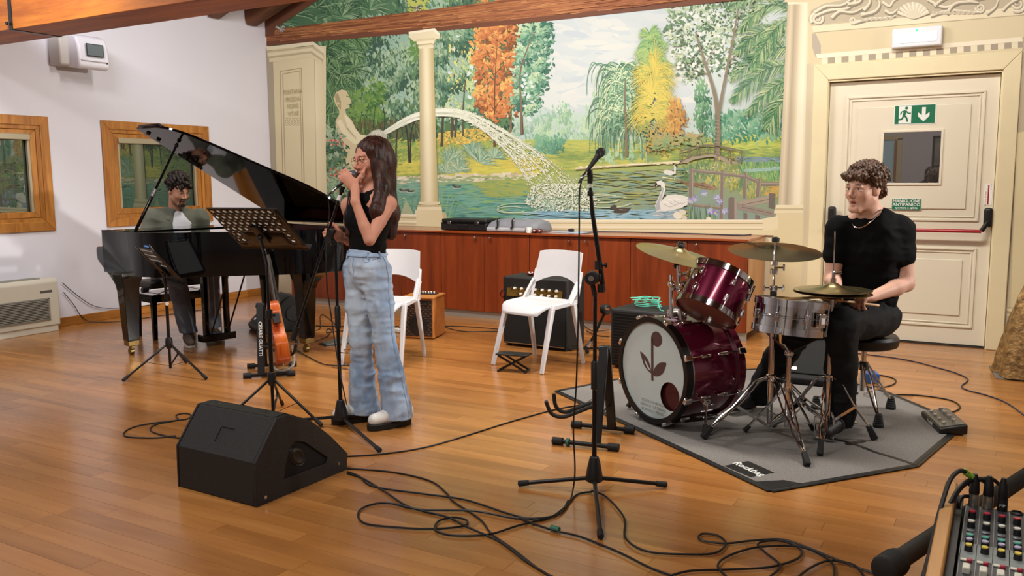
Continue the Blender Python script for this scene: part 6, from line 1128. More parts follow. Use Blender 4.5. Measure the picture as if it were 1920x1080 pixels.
# ---- gold glitter drape and red ball at the right edge
DRP = mat('gold_sequin_drape', '#a5824c', .45, .35, col2='#5c4220', vscale=26., bump=.9, bscale=40.); cx, cy = .30, 6.72
dp = thing('gold_drape', 'gold glittering draped cloth standing at the right beside the door', 'drape', (cx, cy, 0))
MB().loft([[((r*(1+.10*math.sin(7*a+z*5)+.05*math.sin(13*a+z*9)))*math.cos(a), (r*(1+.10*math.sin(7*a+z*5)))*math.sin(a)*.8, z) for a in np.linspace(0, 2*math.pi, 49)[:-1]] for z, r in ((.012, .31), (.1, .295), (.25, .27), (.4, .24), (.55, .20), (.62, .17))]).build('cloth', DRP, dp)
mp_ = thing('grey_mat', 'thin grey board under the gold drape by the door', 'board', (.34, 6.76, 0), .12); MB().box((0, 0, .004), (.86, .42, .008)).build('board', mat('grey_board', '#6e6a62', .6), mp_, .002)
mp_.location = (.40, 6.80, 0)
rb = thing('satin_bow', 'shiny red bow by the gold drape', 'bow', tuple(PF(1917, 712, 0).xy)+(0,)); [MB().ball((.02+.05*i, .012*i, .03), .03, 14, sc=(1.1, .8, 1)).build('loop', mat('red_satin', '#a01c2c', .3), rb) for i in range(3)]
# ================================================================ drum mat
CARP = mat('grey_drum_mat_pile', '#7a7672', .95, var=.3, vscale=160., bump=.5, bscale=260.); EDGE = mat('black_mat_binding', '#0f0f10', .45); ZM = .0065
mpoly = [PF(1445, 922), PF(1715, 875), PF(1806, 797), PF(1662, 737), Vector((-1.25, 6.25, 0)), Vector((-2.05, 5.62, 0)), PF(1150, 714), PF(1044, 735)]
mt_ = thing('drum_mat', 'grey drum mat with black binding under the drum kit', 'mat', (0, 0, 0))
pl_ = [(p.x, p.y) for p in mpoly]; MB().prism(pl_, .0008, ZM-.0005, lambda u, v, t: (u, v, t)).build('pile', CARP, mt_)
ring = MB().tube([Vector((x, y, ZM*.55)) for x, y in pl_], .0065, 8, closed=True, flat=.62).build('binding', EDGE, mt_); bb = MB()
for a, b in zip(pl_, pl_[1:]+pl_[:1]): bb.bar(Vector((*a, ZM-.001)), Vector((*b, ZM-.001)), .035, .003)
bb.build('edge_tape', EDGE, mt_)
cr0 = PF(1445, 922); MB().prism([(cr0.x, cr0.y), (PF(1502, 909).x, PF(1502, 909).y), (PF(1470, 903).x, PF(1470, 903).y), (PF(1425, 905).x, PF(1425, 905).y), (PF(1408, 907).x, PF(1408, 907).y)], ZM-.001, ZM+.001, lambda u, v, t: (u, v, t)).build('corner_patch', EDGE, mt_)
sm = MB(); sp = [PF(x, y, 0) for x, y in ((1560, 825), (1584, 830), (1610, 838), (1640, 850), (1680, 862), (1716, 874))]
for a, b in zip(sp[:-1], sp[1:]): sm.bar(a+Vector((0, 0, ZM)), b+Vector((0, 0, ZM)), .022, .003)
sm.build('seam_tape', EDGE, mt_); MB().bar(PF(1588, 836)+Vector((0, 0, ZM+.001)), PF(1620, 829)+Vector((0, 0, ZM+.001)), .03, .003).build('seam_tape', EDGE, mt_)
c4 = [PF(x, y) for x, y in ((1358, 876), (1403, 867), (1452, 889), (1407, 897))]; MB().prism([(p.x, p.y) for p in c4], ZM-.001, ZM+.0008, lambda u, v, t: (u, v, t)).build('logo_patch', EDGE, mt_)
ctr = (c4[0]+c4[1]+c4[2]+c4[3])/4; ux = (c4[2]-c4[1]).normalized(); text('Rockbag', 'logo_lettering', .06, SWH, mt_, basis((ctr.x, ctr.y, ZM+.0009), ux, Vector((0, 0, 1)).cross(ux), (0, 0, 1)), .0003, bold=.0012)
# ================================================================ drums
def drumshell(mname, c1, c2):
    m = mat(mname, c1, .18, .55, .6, .8); return m
WINE = mat('wine_lacquer', '#6a0d32', .22, .6, .6, .8); HEADW = mat('white_drum_head', '#b4c2c2', .4); HEADC = mat('coated_head', '#d8d6d0', .5); CLEARH = mat('resonant_head', '#8a5a4c', .25, 0, .6); BLKH = mat('black_hoop_lacquer', '#060607', .3, 0, .35)
CHR2 = mat('chrome_shell', '#c8c6c2', .07, 1.)
def hoop(R, z0, z1, m, par, M, name='hoop', lip=.006): return MB().lathe([(R, z0), (R+lip, z0), (R+lip, z1), (R-.006, z1), (R-.006, z1-.004), (R, z1-.004)], 48, M, close=True).build(name, m, par)
def lugs(par, M, R, zs, n, L=.055, m=CHR, rods=None, a0=.2):
    for k in range(n):
        a = a0+2*math.pi*k/n; A = M @ RZ(a)
        for z in zs: MB().bar((R+.008, 0, z-L/2), (R+.008, 0, z+L/2), .018, .02, (1, 0, 0), A).build('lug', m, par, .005)
        if rods: 
            for z0, z1 in rods: MB().cyl((R+.012, 0, z0), (R+.012, 0, z1), .0035, n=8, M=A).build('tension_rod', m, par)
# ---- bass drum
na = math.radians(-120); nf = Vector((math.cos(na), math.sin(na), 0)); BC = Vector((-1.645, 4.395, .312)); R = .278; BL = .42
BM = basis((0, 0, 0), (-nf.y, nf.x, 0), (0, 0, 1), nf)   # x right as seen from the front, y up, z to the front
bd = thing('bass_drum', 'wine red bass drum with white front head bearing a leaf and note emblem', 'drum', BC); B0 = BM @ T(0, 0, -BL)
MB().lathe([(R, .03), (R, BL-.03)], 64, B0).build('shell', WINE, bd)
hf = MB().lathe([(R-.004, BL-.045), (R+.016, BL-.045), (R+.016, BL), (R-.012, BL), (R-.012, BL-.012), (R-.004, BL-.012)], 64, B0, close=True).build('front_hoop', BLKH, bd); hr = MB().lathe([(R-.004, 0), (R+.016, 0), (R+.016, .045), (R-.004, .045)], 64, B0, close=True).build('rear_hoop', WINE, bd)
for z in (.052, BL-.056): MB().lathe([(R+.001, z-.006), (R+.005, z-.006), (R+.005, z+.006), (R+.001, z+.006)], 64, B0, close=True).build('metal_flange', STEEL, bd)
rh = .28*R; hc = (.523*R, -.422*R); K = 48; Rh = R-.012; vs = []
for k in range(K):
    a = 2*math.pi*k/K; vs += [(hc[0]+rh*math.cos(a), hc[1]+rh*math.sin(a), BL-.012), (Rh*math.cos(a), Rh*math.sin(a), BL-.012)]
MB().add(vs, [(2*k, 2*k+1, (2*k+3) % (2*K), (2*k+2) % (2*K)) for k in range(K)], B0).build('front_head', HEADW, bd)
MB().lathe([(R-.02, .02), (1e-6, .02)], 48, B0).build('rear_head', HEADC, bd); MB().lathe([(R-.004, .03), (R-.004, BL-.03)], 48, B0).build('shell_inside', mat('shell_wood', '#5a3420', .7), bd); MB().ball((.03, -.17, .17), .12, 16, B0, (1.4, .7, 1)).build('damping_pillow', mat('brown_blanket', '#6a3a26', .9), bd)
INK = mat('emblem_brown', '#4b332f', .6); em = []
def head_shape(pts): return MB().prism([(u*R, v*R) for u, v in pts], BL-.0118, BL-.0108, lambda u, v, t: (u, v, t), B0)
head_shape([(.106+.165*math.cos(a), .64+.15*math.sin(a)) for a in np.linspace(0, 6.283, 33)[:-1]]).build('note_mark', INK, bd); head_shape([(-.06, .64), (.01, .64), (.03, -.21), (-.035, -.21)]).build('stem_mark', INK, bd)
lfp = [(p.x, p.y) for p in spline([(-.383, .311, 0), (-.16, .2, 0), (-.045, .0, 0), (-.02, -.07, 0), (-.12, -.045, 0), (-.26, .05, 0), (-.35, .2, 0)], 5, True)]; head_shape(lfp).build('leaf_mark', INK, bd); head_shape([(p.x, p.y) for p in spline([(.396, .218, 0), (.2, .18, 0), (.06, .05, 0), (.03, -.09, 0), (.16, -.09, 0), (.3, -.01, 0), (.37, .1, 0)], 5, True)]).build('leaf_mark', INK, bd)
o = head_shape([(-.25, .17), (-.2, .13), (-.05, -.03), (-.14, .0), (-.22, .1)]); o.v = [tuple(Vector(v)+nf*.0006) for v in o.v]; o.build('leaf_vein_mark', HEADW, bd)
for k, (tx, s) in enumerate((('SCUOLA DI MUSICA', .0215), ('CIRCOLO CULTURALE', .0215), ('MUSICALE S. PIETRO', .0215))): text(tx, 'lettering', s, mat('pale_print', '#8f9492', .6), bd, B0 @ T(.02*R, (-.65-.09*k)*R, BL-.0112), .0003, bold=.0002)
for k in range(8):
    a = math.radians(22.5+45*k); A = B0 @ RZ(a)
    for z0, s in ((BL-.02, 1), (.02, -1)):
        cl = MB().box((R+.022, 0, z0), (.02, .035, .05), A).build('claw_hook', CHR, bd, .005); MB().cyl((R+.026, 0, z0-s*.02), (R+.026, 0, z0-s*.12), .004, n=8, M=A).build('tension_rod', CHR, bd); MB().bar((R+.012, 0, z0-s*.095), (R+.012, 0, z0-s*.165), .022, .022, (1, 0, 0), A, w2=.014, h2=.016).build('lug', CHR, bd, .006)
for s in (-1, 1):
    a = math.radians(-90+s*62); A = B0; p = Vector((R*math.cos(a), R*math.sin(a), BL*.62)); MB().cyl(p*1.0, Vector((p.x*1.12, p.y*1.12, p.z)), .026, n=16, M=A).build('spur_bracket', CHR, bd, .004)
    e = Vector((p.x*1.12+s*.05, -BC.z+ZM+.014, p.z+.06)); sp_ = MB().tube([A @ Vector((p.x*1.1, p.y*1.1, p.z)), A @ e], .0065, 8).build('spur_leg', CHR, bd); MB().tube([A @ (e+(Vector((p.x*1.1, p.y*1.1, p.z))-e).normalized()*.05), A @ e], [.012, .016], 12).build('rubber_tip', RUB, sp_); MB().bar((p.x*1.1, p.y*1.1, p.z), (p.x*1.1+s*.05, p.y*1.1, p.z), .012, .02, M=A).build('wing_screw', CHR, bd, .004)
text('C-350', 'lettering', .03, STEEL, bd, B0 @ RY(0) @ Matrix.Rotation(math.radians(52), 4, 'Z') @ T(R+.0015, 0, BL-.09) @ basis((0, 0, 0), (0, 0, -1), (0, 1, 0), (1, 0, 0)), .0003)
# tom mount on top of the shell, with posts
def BP(x, y, z): return B0 @ Vector((x, y, z))
MB().box((-.01, R+.018, BL*.55), (.10, .045, .07), B0).build('tom_mount', CHR, bd, .008)
def rel(p): return p-BC
dT = depth(BC)-.02
for (xa, ya, xb, yb, r) in ((1259, 598, 1258, 535, .0115), (1276, 600, 1271, 498, .009)): MB().tube([rel(PZ(xa, ya, dT)), rel(PZ(xb, yb, dT))], r, 12).build('mount_post', CHR, bd)
for (x, y, r) in ((1259, 533, .022), (1276, 515, .018), (1262, 540, .02), (1275, 535, .016)): MB().ball(rel(PZ(x, y, dT)), r, 12).build('post_clamp', CHR, bd)
MB().tube([rel(PZ(1258, 537, dT)), rel(PZ(1290, 545, dT-.02)), rel(PZ(1297, 552, dT-.05))], .010, 10).build('tom_arm', CHR, bd); MB().tube([rel(PZ(1274, 516, dT)), rel(PZ(1300, 508, dT-.02))], .009, 10).build('tom_arm', CHR, bd); MB().cyl(rel(PZ(1258, 528, dT)), rel(PZ(1258, 515, dT)), .008, n=10).build('wing_nut', CHR, bd, .002)
for x, y in ((1295, 549), (1302, 508), (1283, 533)): MB().cyl(rel(PZ(x-6, y-2, dT-.03)), rel(PZ(x+7, y+3, dT-.03)), .021, n=14).build('arm_clamp', CHR, bd, .004)
# ---- rack tom
ta = (CR*.46+CU*.886)*.974+CW*.226; TC = PZ(1340, 551, 4.60); TM = axisM((0, 0, 0), ta, CR); tR, tL = .163, .225
tm = thing('rack_tom', 'wine red rack tom tilted above the bass drum', 'drum', TC); T0 = TM @ T(0, 0, -tL/2)
MB().lathe([(tR, .012), (tR, tL-.012)], 48, T0).build('shell', WINE, tm); hoop(tR+.003, tL-.022, tL+.012, CHR, tm, T0); hoop(tR+.003, -.012, .022, CHR, tm, T0)
MB().lathe([(tR+.001, tL-.002), (tR-.004, tL), (1e-6, tL)], 40, T0).build('batter_head', HEADC, tm); MB().lathe([(tR+.001, .002), (tR-.004, 0), (1e-6, 0)], 40, T0).build('resonant_head', CLEARH, tm)
lugs(tm, T0, tR, (.065, tL-.065), 6, .042, CHR, ((.065, -.008), (tL-.065, tL+.008)), -.25)
MB().lathe([(.018, 0), (.02, .003), (.016, .006), (1e-6, .006)], 20, T0 @ RZ(math.radians(-150)) @ T(tR, 0, tL*.62) @ RY(math.pi/2) @ Matrix.Diagonal((1.5, 1, 1, 1))).build('badge', CHR, tm)
# ---- snare drum with stand
SC = PZ(1482, 592, 4.42); sup = Vector((0, 0, 1))+CR*.10+CW*.06; SM = axisM((0, 0, 0), sup, CR); sR, sL = .178, .15
sn_ = thing('snare_drum', 'chrome snare drum on its stand in front of the drummer', 'drum', SC); S0 = SM @ T(0, 0, -sL/2)
MB().lathe([(sR, .008), (sR, sL*.46), (sR+.004, sL*.48), (sR+.004, sL*.52), (sR, sL*.54), (sR, sL-.008)], 64, S0).build('shell', CHR2, sn_); hoop(sR+.003, sL-.022, sL+.012, CHR, sn_, S0); hoop(sR+.003, -.012, .022, CHR, sn_, S0)
MB().lathe([(sR+.001, sL-.002), (sR-.004, sL), (1e-6, sL)], 40, S0).build('batter_head', HEADC, sn_); MB().lathe([(sR+.001, .002), (sR-.004, 0), (1e-6, 0)], 40, S0).build('snare_side_head', CLEARH, sn_); lugs(sn_, S0, sR, (sL*.5,), 8, .05, CHR, ((-.006, sL+.006),), .12)
MB().box((sR+.022, 0, sL*.5), (.03, .045, .075), S0 @ RZ(math.radians(-62))).build('strainer', CHR, sn_, .006); MB().box((sR+.036, 0, sL*.5), (.006, .02, .03), S0 @ RZ(math.radians(-62))).build('strainer_label', SWH, sn_)
ss = thing('snare_stand', 'chrome tripod stand carrying the snare drum', 'stand', (SC.x, SC.y, ZM)); zb = SC.z-sL/2-.02-ZM
for k in range(3): a = .5+k*2.094; MB().tube([(0, 0, zb-.10), (.12*math.cos(a), .12*math.sin(a), zb-.035), (.185*math.cos(a), .185*math.sin(a), zb-.012), (.198*math.cos(a), .198*math.sin(a), zb+.035)], .0065, 8).build('basket_arm', CHR if k else BLK, ss); a += .6; l = MB().tube([(.012*math.cos(a), .012*math.sin(a), .27), (.21*math.cos(a), .21*math.sin(a), .02)], .007, 8).build('leg', CHR, ss); MB().tube([(.19*math.cos(a), .19*math.sin(a), .042), (.215*math.cos(a), .215*math.sin(a), .012)], [.011, .013], 10).build('rubber_foot', RUB, l); MB().tube([(.01*math.cos(a), .01*math.sin(a), .09), (.11*math.cos(a), .11*math.sin(a), .145)], .004, 6).build('stay', CHR, l)
MB().cyl((0, 0, .06), (0, 0, zb-.1), .0125, n=12).build('column', CHR, ss); MB().ball((0, 0, zb-.1), .024, 12).build('tilter', CHR, ss); MB().cyl((0, 0, .25), (0, 0, .30), .02, n=12).build('collar', CHR, ss)
# ---- cymbals
def cymbal(name, label, C, n, rad, group='cymbals of the drum kit', flip=False):
    c = thing(name, label, 'cymbal', C, 0, group); M = axisM((0, 0, 0), n, CR)
    MB().lathe([(.006, .030), (.02, .028), (.040, .016), (.052, .008), (rad*.6, -.006), (rad, -.020), (rad, -.0215), (rad*.6, -.0075), (.052, .0065), (.038, .014), (.02, .026), (.006, .028)], 64, M, close=True).build('bronze_disc', GOLDC, c); return c, M
c1, cm1 = cymbal('crash_cymbal', 'brass crash cymbal tilted over the rack tom', PZ(1274, 473, 4.72), (CR*.222+CU*.975)*.966-CW*.26, .238)
MB().lathe([(.006, .028), (.017, .03), (.02, .036), (.017, .044), (.008, .048), (.006, .06)], 16, cm1).build('felt_and_nut', RUB, c1); MB().tube([cm1 @ Vector((-.022, 0, .052)), cm1 @ Vector((.022, 0, .052))], .005, 8).build('wing_nut', CHR, c1); MB().tube([cm1 @ Vector((0, 0, .02)), cm1 @ Vector((0, 0, -.04)), PZ(1268, 497, 4.72)-c1.location], .0055, 8).build('tilter_rod', CHR, c1); MB().ball(PZ(1268, 499, 4.72)-c1.location, .016, 10).build('tilter', BLK, c1)
dC = 4.55; c2, cm2 = cymbal('ride_cymbal', 'dark bronze ride cymbal on the tall chrome stand', PV(1453, 466, PF(1442, 812)), (CR*.125+CU*.992)*.99+CW*.14, .236)
MB().lathe([(.006, .028), (.016, .03), (.02, .04), (.02, .055), (.012, .06), (.006, .062)], 16, cm2).build('felt_and_nut', RUB, c2); text('Zildjian', 'logo', .06, mat('faded_ink', '#3a352c', .5), c2, cm2 @ T(-.12, -.10, -.0205) @ Matrix.Rotation(math.pi, 4, 'X') @ RZ(-.5), .0004)
# ---- cymbal stand
p0 = PF(1442, 812); p0.z = ZM; dS2 = depth(p0); cst = thing('cymbal_stand', 'tall chrome double braced stand carrying the ride cymbal', 'stand', p0)
bC = p0.copy()
def rs(x, y, d=None): return PV(x, y, bC)-p0
zc = rs(1440, 708).z; MB().cyl((0, 0, .03), (0, 0, zc+.33), .0145, n=16).build('lower_tube', CHR, cst); z1 = rs(1443, 540).z; MB().cyl((0, 0, zc+.3), (0, 0, z1), .0115, n=14).build('middle_tube', CHR, cst); MB().lathe([(.015, zc+.3), (.021, zc+.305), (.021, zc+.335), (.015, zc+.34)], 16).build('height_clamp', CHR, cst)
ctop = Vector(c2.location)-p0; MB().tube([(0, 0, z1-.02), (ctop.x*.4, ctop.y*.4, ctop.z-.12), (ctop.x, ctop.y, ctop.z-.03), (ctop.x, ctop.y, ctop.z+.04)], .006, 10).build('cymbal_rod', CHR, cst)
for z, r in ((z1, .02), (z1-.03, .0175), (ctop.z-.12, .02), (ctop.z-.075, .017)): MB().cyl((ctop.x*.3, ctop.y*.3, z-.014), (ctop.x*.3, ctop.y*.3, z+.014), r, n=14).build('tilter_block', CHR if z != z1-.03 else BLK, cst, .003)
for z, s in ((z1, -1), (z1, 1), (ctop.z-.10, 1), (z1-.13, 1)): a = Vector((ctop.x*.3, ctop.y*.3, z)); k_ = MB().tube([a, a+CR*(.045*s)], .005, 8).build('wing_screw', CHR, cst); MB().box(a+CR*(.05*s), (.012, .006, .036)).build('wing_head', CHR, k_, .003)
MB().tube([rs(1448, 560), rs(1443, 600), rs(1438, 625)], .006, 8).build('stored_rod', CHR, cst); MB().lathe([(.016, zc-.02), (.024, zc-.015), (.024, zc+.015), (.016, zc+.02)], 16).build('leg_collar', CHR, cst); MB().lathe([(.015, .03), (.022, .035), (.022, .05), (.015, .055)], 16).build('stay_collar', CHR, cst)
def braced(par, feet, zc_, zst, foot_len=.07):
    for f in feet:
        f = Vector((f[0], f[1], 0)); n = f.normalized(); t_ = Vector((-n.y, n.x, 0)); a = n*.022+Vector((0, 0, zc_)); e = f+Vector((0, 0, .03)); e2 = e-(e-a).normalized()*.05
        m1 = a+(e-a)*.16+Vector((0, 0, .03)); lg = MB().tube([a+t_*.012, m1+t_*.016, a+(e-a)*.45+t_*.017, a+(e-a)*.55+t_*.008, a+(e-a)*.7+t_*.017, e2+t_*.004], .005, 8).build('leg', CHR, par); MB().tube([a-t_*.012, m1-t_*.016, a+(e-a)*.45-t_*.017, a+(e-a)*.55-t_*.008, a+(e-a)*.7-t_*.017, e2-t_*.004], .005, 8).build('leg_strut', CHR, lg)
        MB().bar(e2-(e-a).normalized()*.01, f+Vector((0, 0, .006)), .026, .024, t_, w2=.036, h2=.03).build('rubber_foot', RUB, lg, .006)
        for s in (-1, 1): MB().bar(n*.02+t_*(.008*s)+Vector((0, 0, zst)), a+(e-a)*.5+t_*(.014*s), .004, .014).build('stay', CHR, lg)
braced(cst, [PF(1318, 826)-p0, PF(1514, 878)-p0, (.28, .32)], zc, .042)
# ---- hi-hat
p0 = PF(1550, 826); p0.z = ZM; dH = depth(p0); hh = thing('hi_hat_stand', 'chrome hi-hat stand with pedal before the drummer', 'stand', p0)
bH = p0.copy()
def rh_(x, y): return PV(x, y, bH)-p0
zc = rh_(1556, 708).z; zt = rh_(1562, 556).z; zr = rh_(1567, 434).z; MB().cyl((0, 0, .06), (0, 0, zc+.25), .0125, n=14).build('lower_tube', CHR, hh); MB().cyl((0, 0, zc+.2), (0, 0, zt), .0095, n=14).build('upper_tube', CHR, hh); MB().cyl((0, 0, zt-.05), (0, 0, zr), .0032, n=8).build('pull_rod', CHR, hh)
MB().lathe([(.013, zc+.22), (.02, zc+.225), (.02, zc+.265), (.012, zc+.27)], 14).build('height_clamp', CHR, hh); MB().lathe([(.014, zc-.02), (.022, zc-.015), (.022, zc+.015), (.014, zc+.02)], 14).build('leg_collar', CHR, hh); MB().lathe([(.012, zt-.012), (.04, zt-.008), (.04, zt), (.012, zt+.004)], 20).build('seat_cup', RUB, hh)
braced(hh, [PF(1640, 828)-p0, PF(1537, 858)-p0, (-.30, .10)], zc, .10)
for s in (-1, 1): MB().tube([(s*.045-.01, -.03, .012), (s*.045-.01, -.03, .12), (s*.02, -.012, .15)], .0055, 8).build('pedal_frame', CHR, hh)
MB().bar((-.06, -.03, .01), (.05, -.03, .01), .02, .008).build('pedal_base_bar', STEEL, hh); MB().bar((0, 0, .07), (.07, .30, .03), .085, .008).build('footboard', STEEL, hh, .003); MB().tube([(0, -.002, .06), (0, -.004, .15)], .005, 6).build('chain', STEEL, hh)
h1, hm = cymbal('hi_hat_cymbal', 'bronze hi-hat cymbal, upper of the pair', p0+Vector((0, 0, zt+.042)), Vector((0, 0, 1))-CW*.02+CR*.02, .192); h2, hm2 = cymbal('hi_hat_cymbal', 'bronze hi-hat cymbal, lower of the pair', p0+Vector((0, 0, zt+.014)), (CR*.0, CW*.0) and Vector((0, 0, -1)), .190)
MB().lathe([(.005, .028), (.014, .03), (.014, .05), (.009, .052), (.009, .085), (.005, .088)], 14, hm).build('clutch', CHR, h1); MB().tube([hm @ Vector((0, 0, .075)), hm @ Vector((.04, 0, .08))], .006, 8).build('wing_screw', CHR, h1)
# ---- bass pedal
bp = BC-nf*(BL+.02); bp.z = ZM; bpd = thing('bass_drum_pedal', 'bass drum pedal at the rear hoop of the bass drum', 'pedal', bp, math.atan2(-nf.y, -nf.x)-math.pi/2)
MB().box((0, .16, .008), (.09, .34, .012)).build('base_plate', STEEL, bpd, .003); MB().bar((0, .30, .03), (0, .03, .09), .08, .01).build('footboard', STEEL, bpd, .003); [MB().cyl((s*.05, .02, .01), (s*.05, .02, .22), .007, n=8).build('post', CHR, bpd) for s in (-1, 1)]; MB().cyl((-.05, .02, .21), (.05, .02, .21), .006, n=8).build('axle', CHR, bpd); MB().tube([(0, .02, .21), (0, .06, .36)], .005, 8).build('beater_rod', CHR, bpd); MB().ball((0, .06, .37), .028, 12, sc=(1, .8, 1.1)).build('beater', mat('felt_beater', '#b8b0a0', .9), bpd)
# ---- throne
tp0 = Vector((-.66, 5.16, ZM)); thr = thing('drum_throne', 'round black drum throne under the drummer', 'stool', tp0); zs = .47
MB().lathe([(1e-6, zs-.075), (.15, zs-.075), (.175, zs-.065), (.182, zs-.045), (.182, zs-.02), (.17, zs-.004), (.12, zs), (1e-6, zs)], 40).build('seat', mat('throne_vinyl', '#101011', .4), thr)
MB().cyl((0, 0, .14), (0, 0, zs-.07), .0145, n=14).build('post', CHR, thr); MB().cyl((0, 0, .26), (0, 0, .31), .021, n=14).build('collar', BLK, thr)
for k in range(3):
    a = math.radians(-62+120*k); n = Vector((math.cos(a), math.sin(a), 0)); t_ = Vector((-n.y, n.x, 0)); lg = MB().tube([n*.02+t_*.012+Vector((0, 0, .30)), n*.10+t_*.018+Vector((0, 0, .2)), n*.24+t_*.004+Vector((0, 0, .06))], .006, 8).build('leg', CHR, thr); MB().tube([n*.02-t_*.012+Vector((0, 0, .30)), n*.10-t_*.018+Vector((0, 0, .2)), n*.24-t_*.004+Vector((0, 0, .06))], .006, 8).build('leg_strut', CHR, lg)
    MB().lathe([(.014, .075)]+[(.016+.003*(i % 2)+.0012*i, .07-.006*i) for i in range(11)]+[(.028, .0), (1e-6, .0)], 14, T(n.x*.25, n.y*.25, 0)).build('ribbed_foot', RUB, lg); MB().bar(n*.02+Vector((0, 0, .12)), n*.16+Vector((0, 0, .14)), .004, .014).build('stay', CHR, lg)
# ---- pedal mixer, blue box
a, b, c, d = [PF(x, y) for x, y in ((1731, 787), (1766, 822), (1808, 819), (1772, 772))]; ctr = (a+b+c+d)/4; px_ = thing('pedal_mixer', 'small black four-knob pedal mixer at the edge of the drum mat', 'pedal', (ctr.x, ctr.y, ZM), math.atan2(b.y-a.y, b.x-a.x)); L = (b-a).length
MB().prism([(-.07, 0), (.07, 0), (.07, .055), (-.07, .028)], -L/2, L/2, lambda u, v, t: (t, u, v)).build('case', BLK, px_, .008, 3); fa = MB().bar((0, -.06, .0315), (0, .06, .0545), L*.9, .003).build('face', mat('grey_face', '#6f6c64', .4, .4), px_)
for k in range(4): z = .05; MB().cyl((-L*.33+L*.22*k, .02, .045), (-L*.33+L*.22*k, .016, .068), .012, n=12).build('knob', CHR, fa); MB().cyl((-L*.33+L*.22*k, -.03, .036), (-L*.33+L*.22*k, -.033, .05), .009, n=12).build('foot_switch', CHR, fa)
text('Marshall', 'lettering', .03, SWH, px_, basis((0, -.0712, .014), (1, 0, 0), (0, 0, 1), (0, -1, 0)), .0004)
bl = thing('blue_direct_box', 'small blue direct box on the floor behind the drum throne', 'box', PF(1632, 716), math.radians(20)); MB().box((0, 0, .035), (.085, .12, .065)).build('case', mat('blue_enamel', '#1d4f96', .35), bl, .006); MB().cyl((.0425, -.02, .035), (.05, -.02, .035), .012, n=12).build('socket', STEEL, bl); MB().cyl((.0425, .03, .035), (.05, .03, .035), .008, n=12).build('jack', BLK, bl)
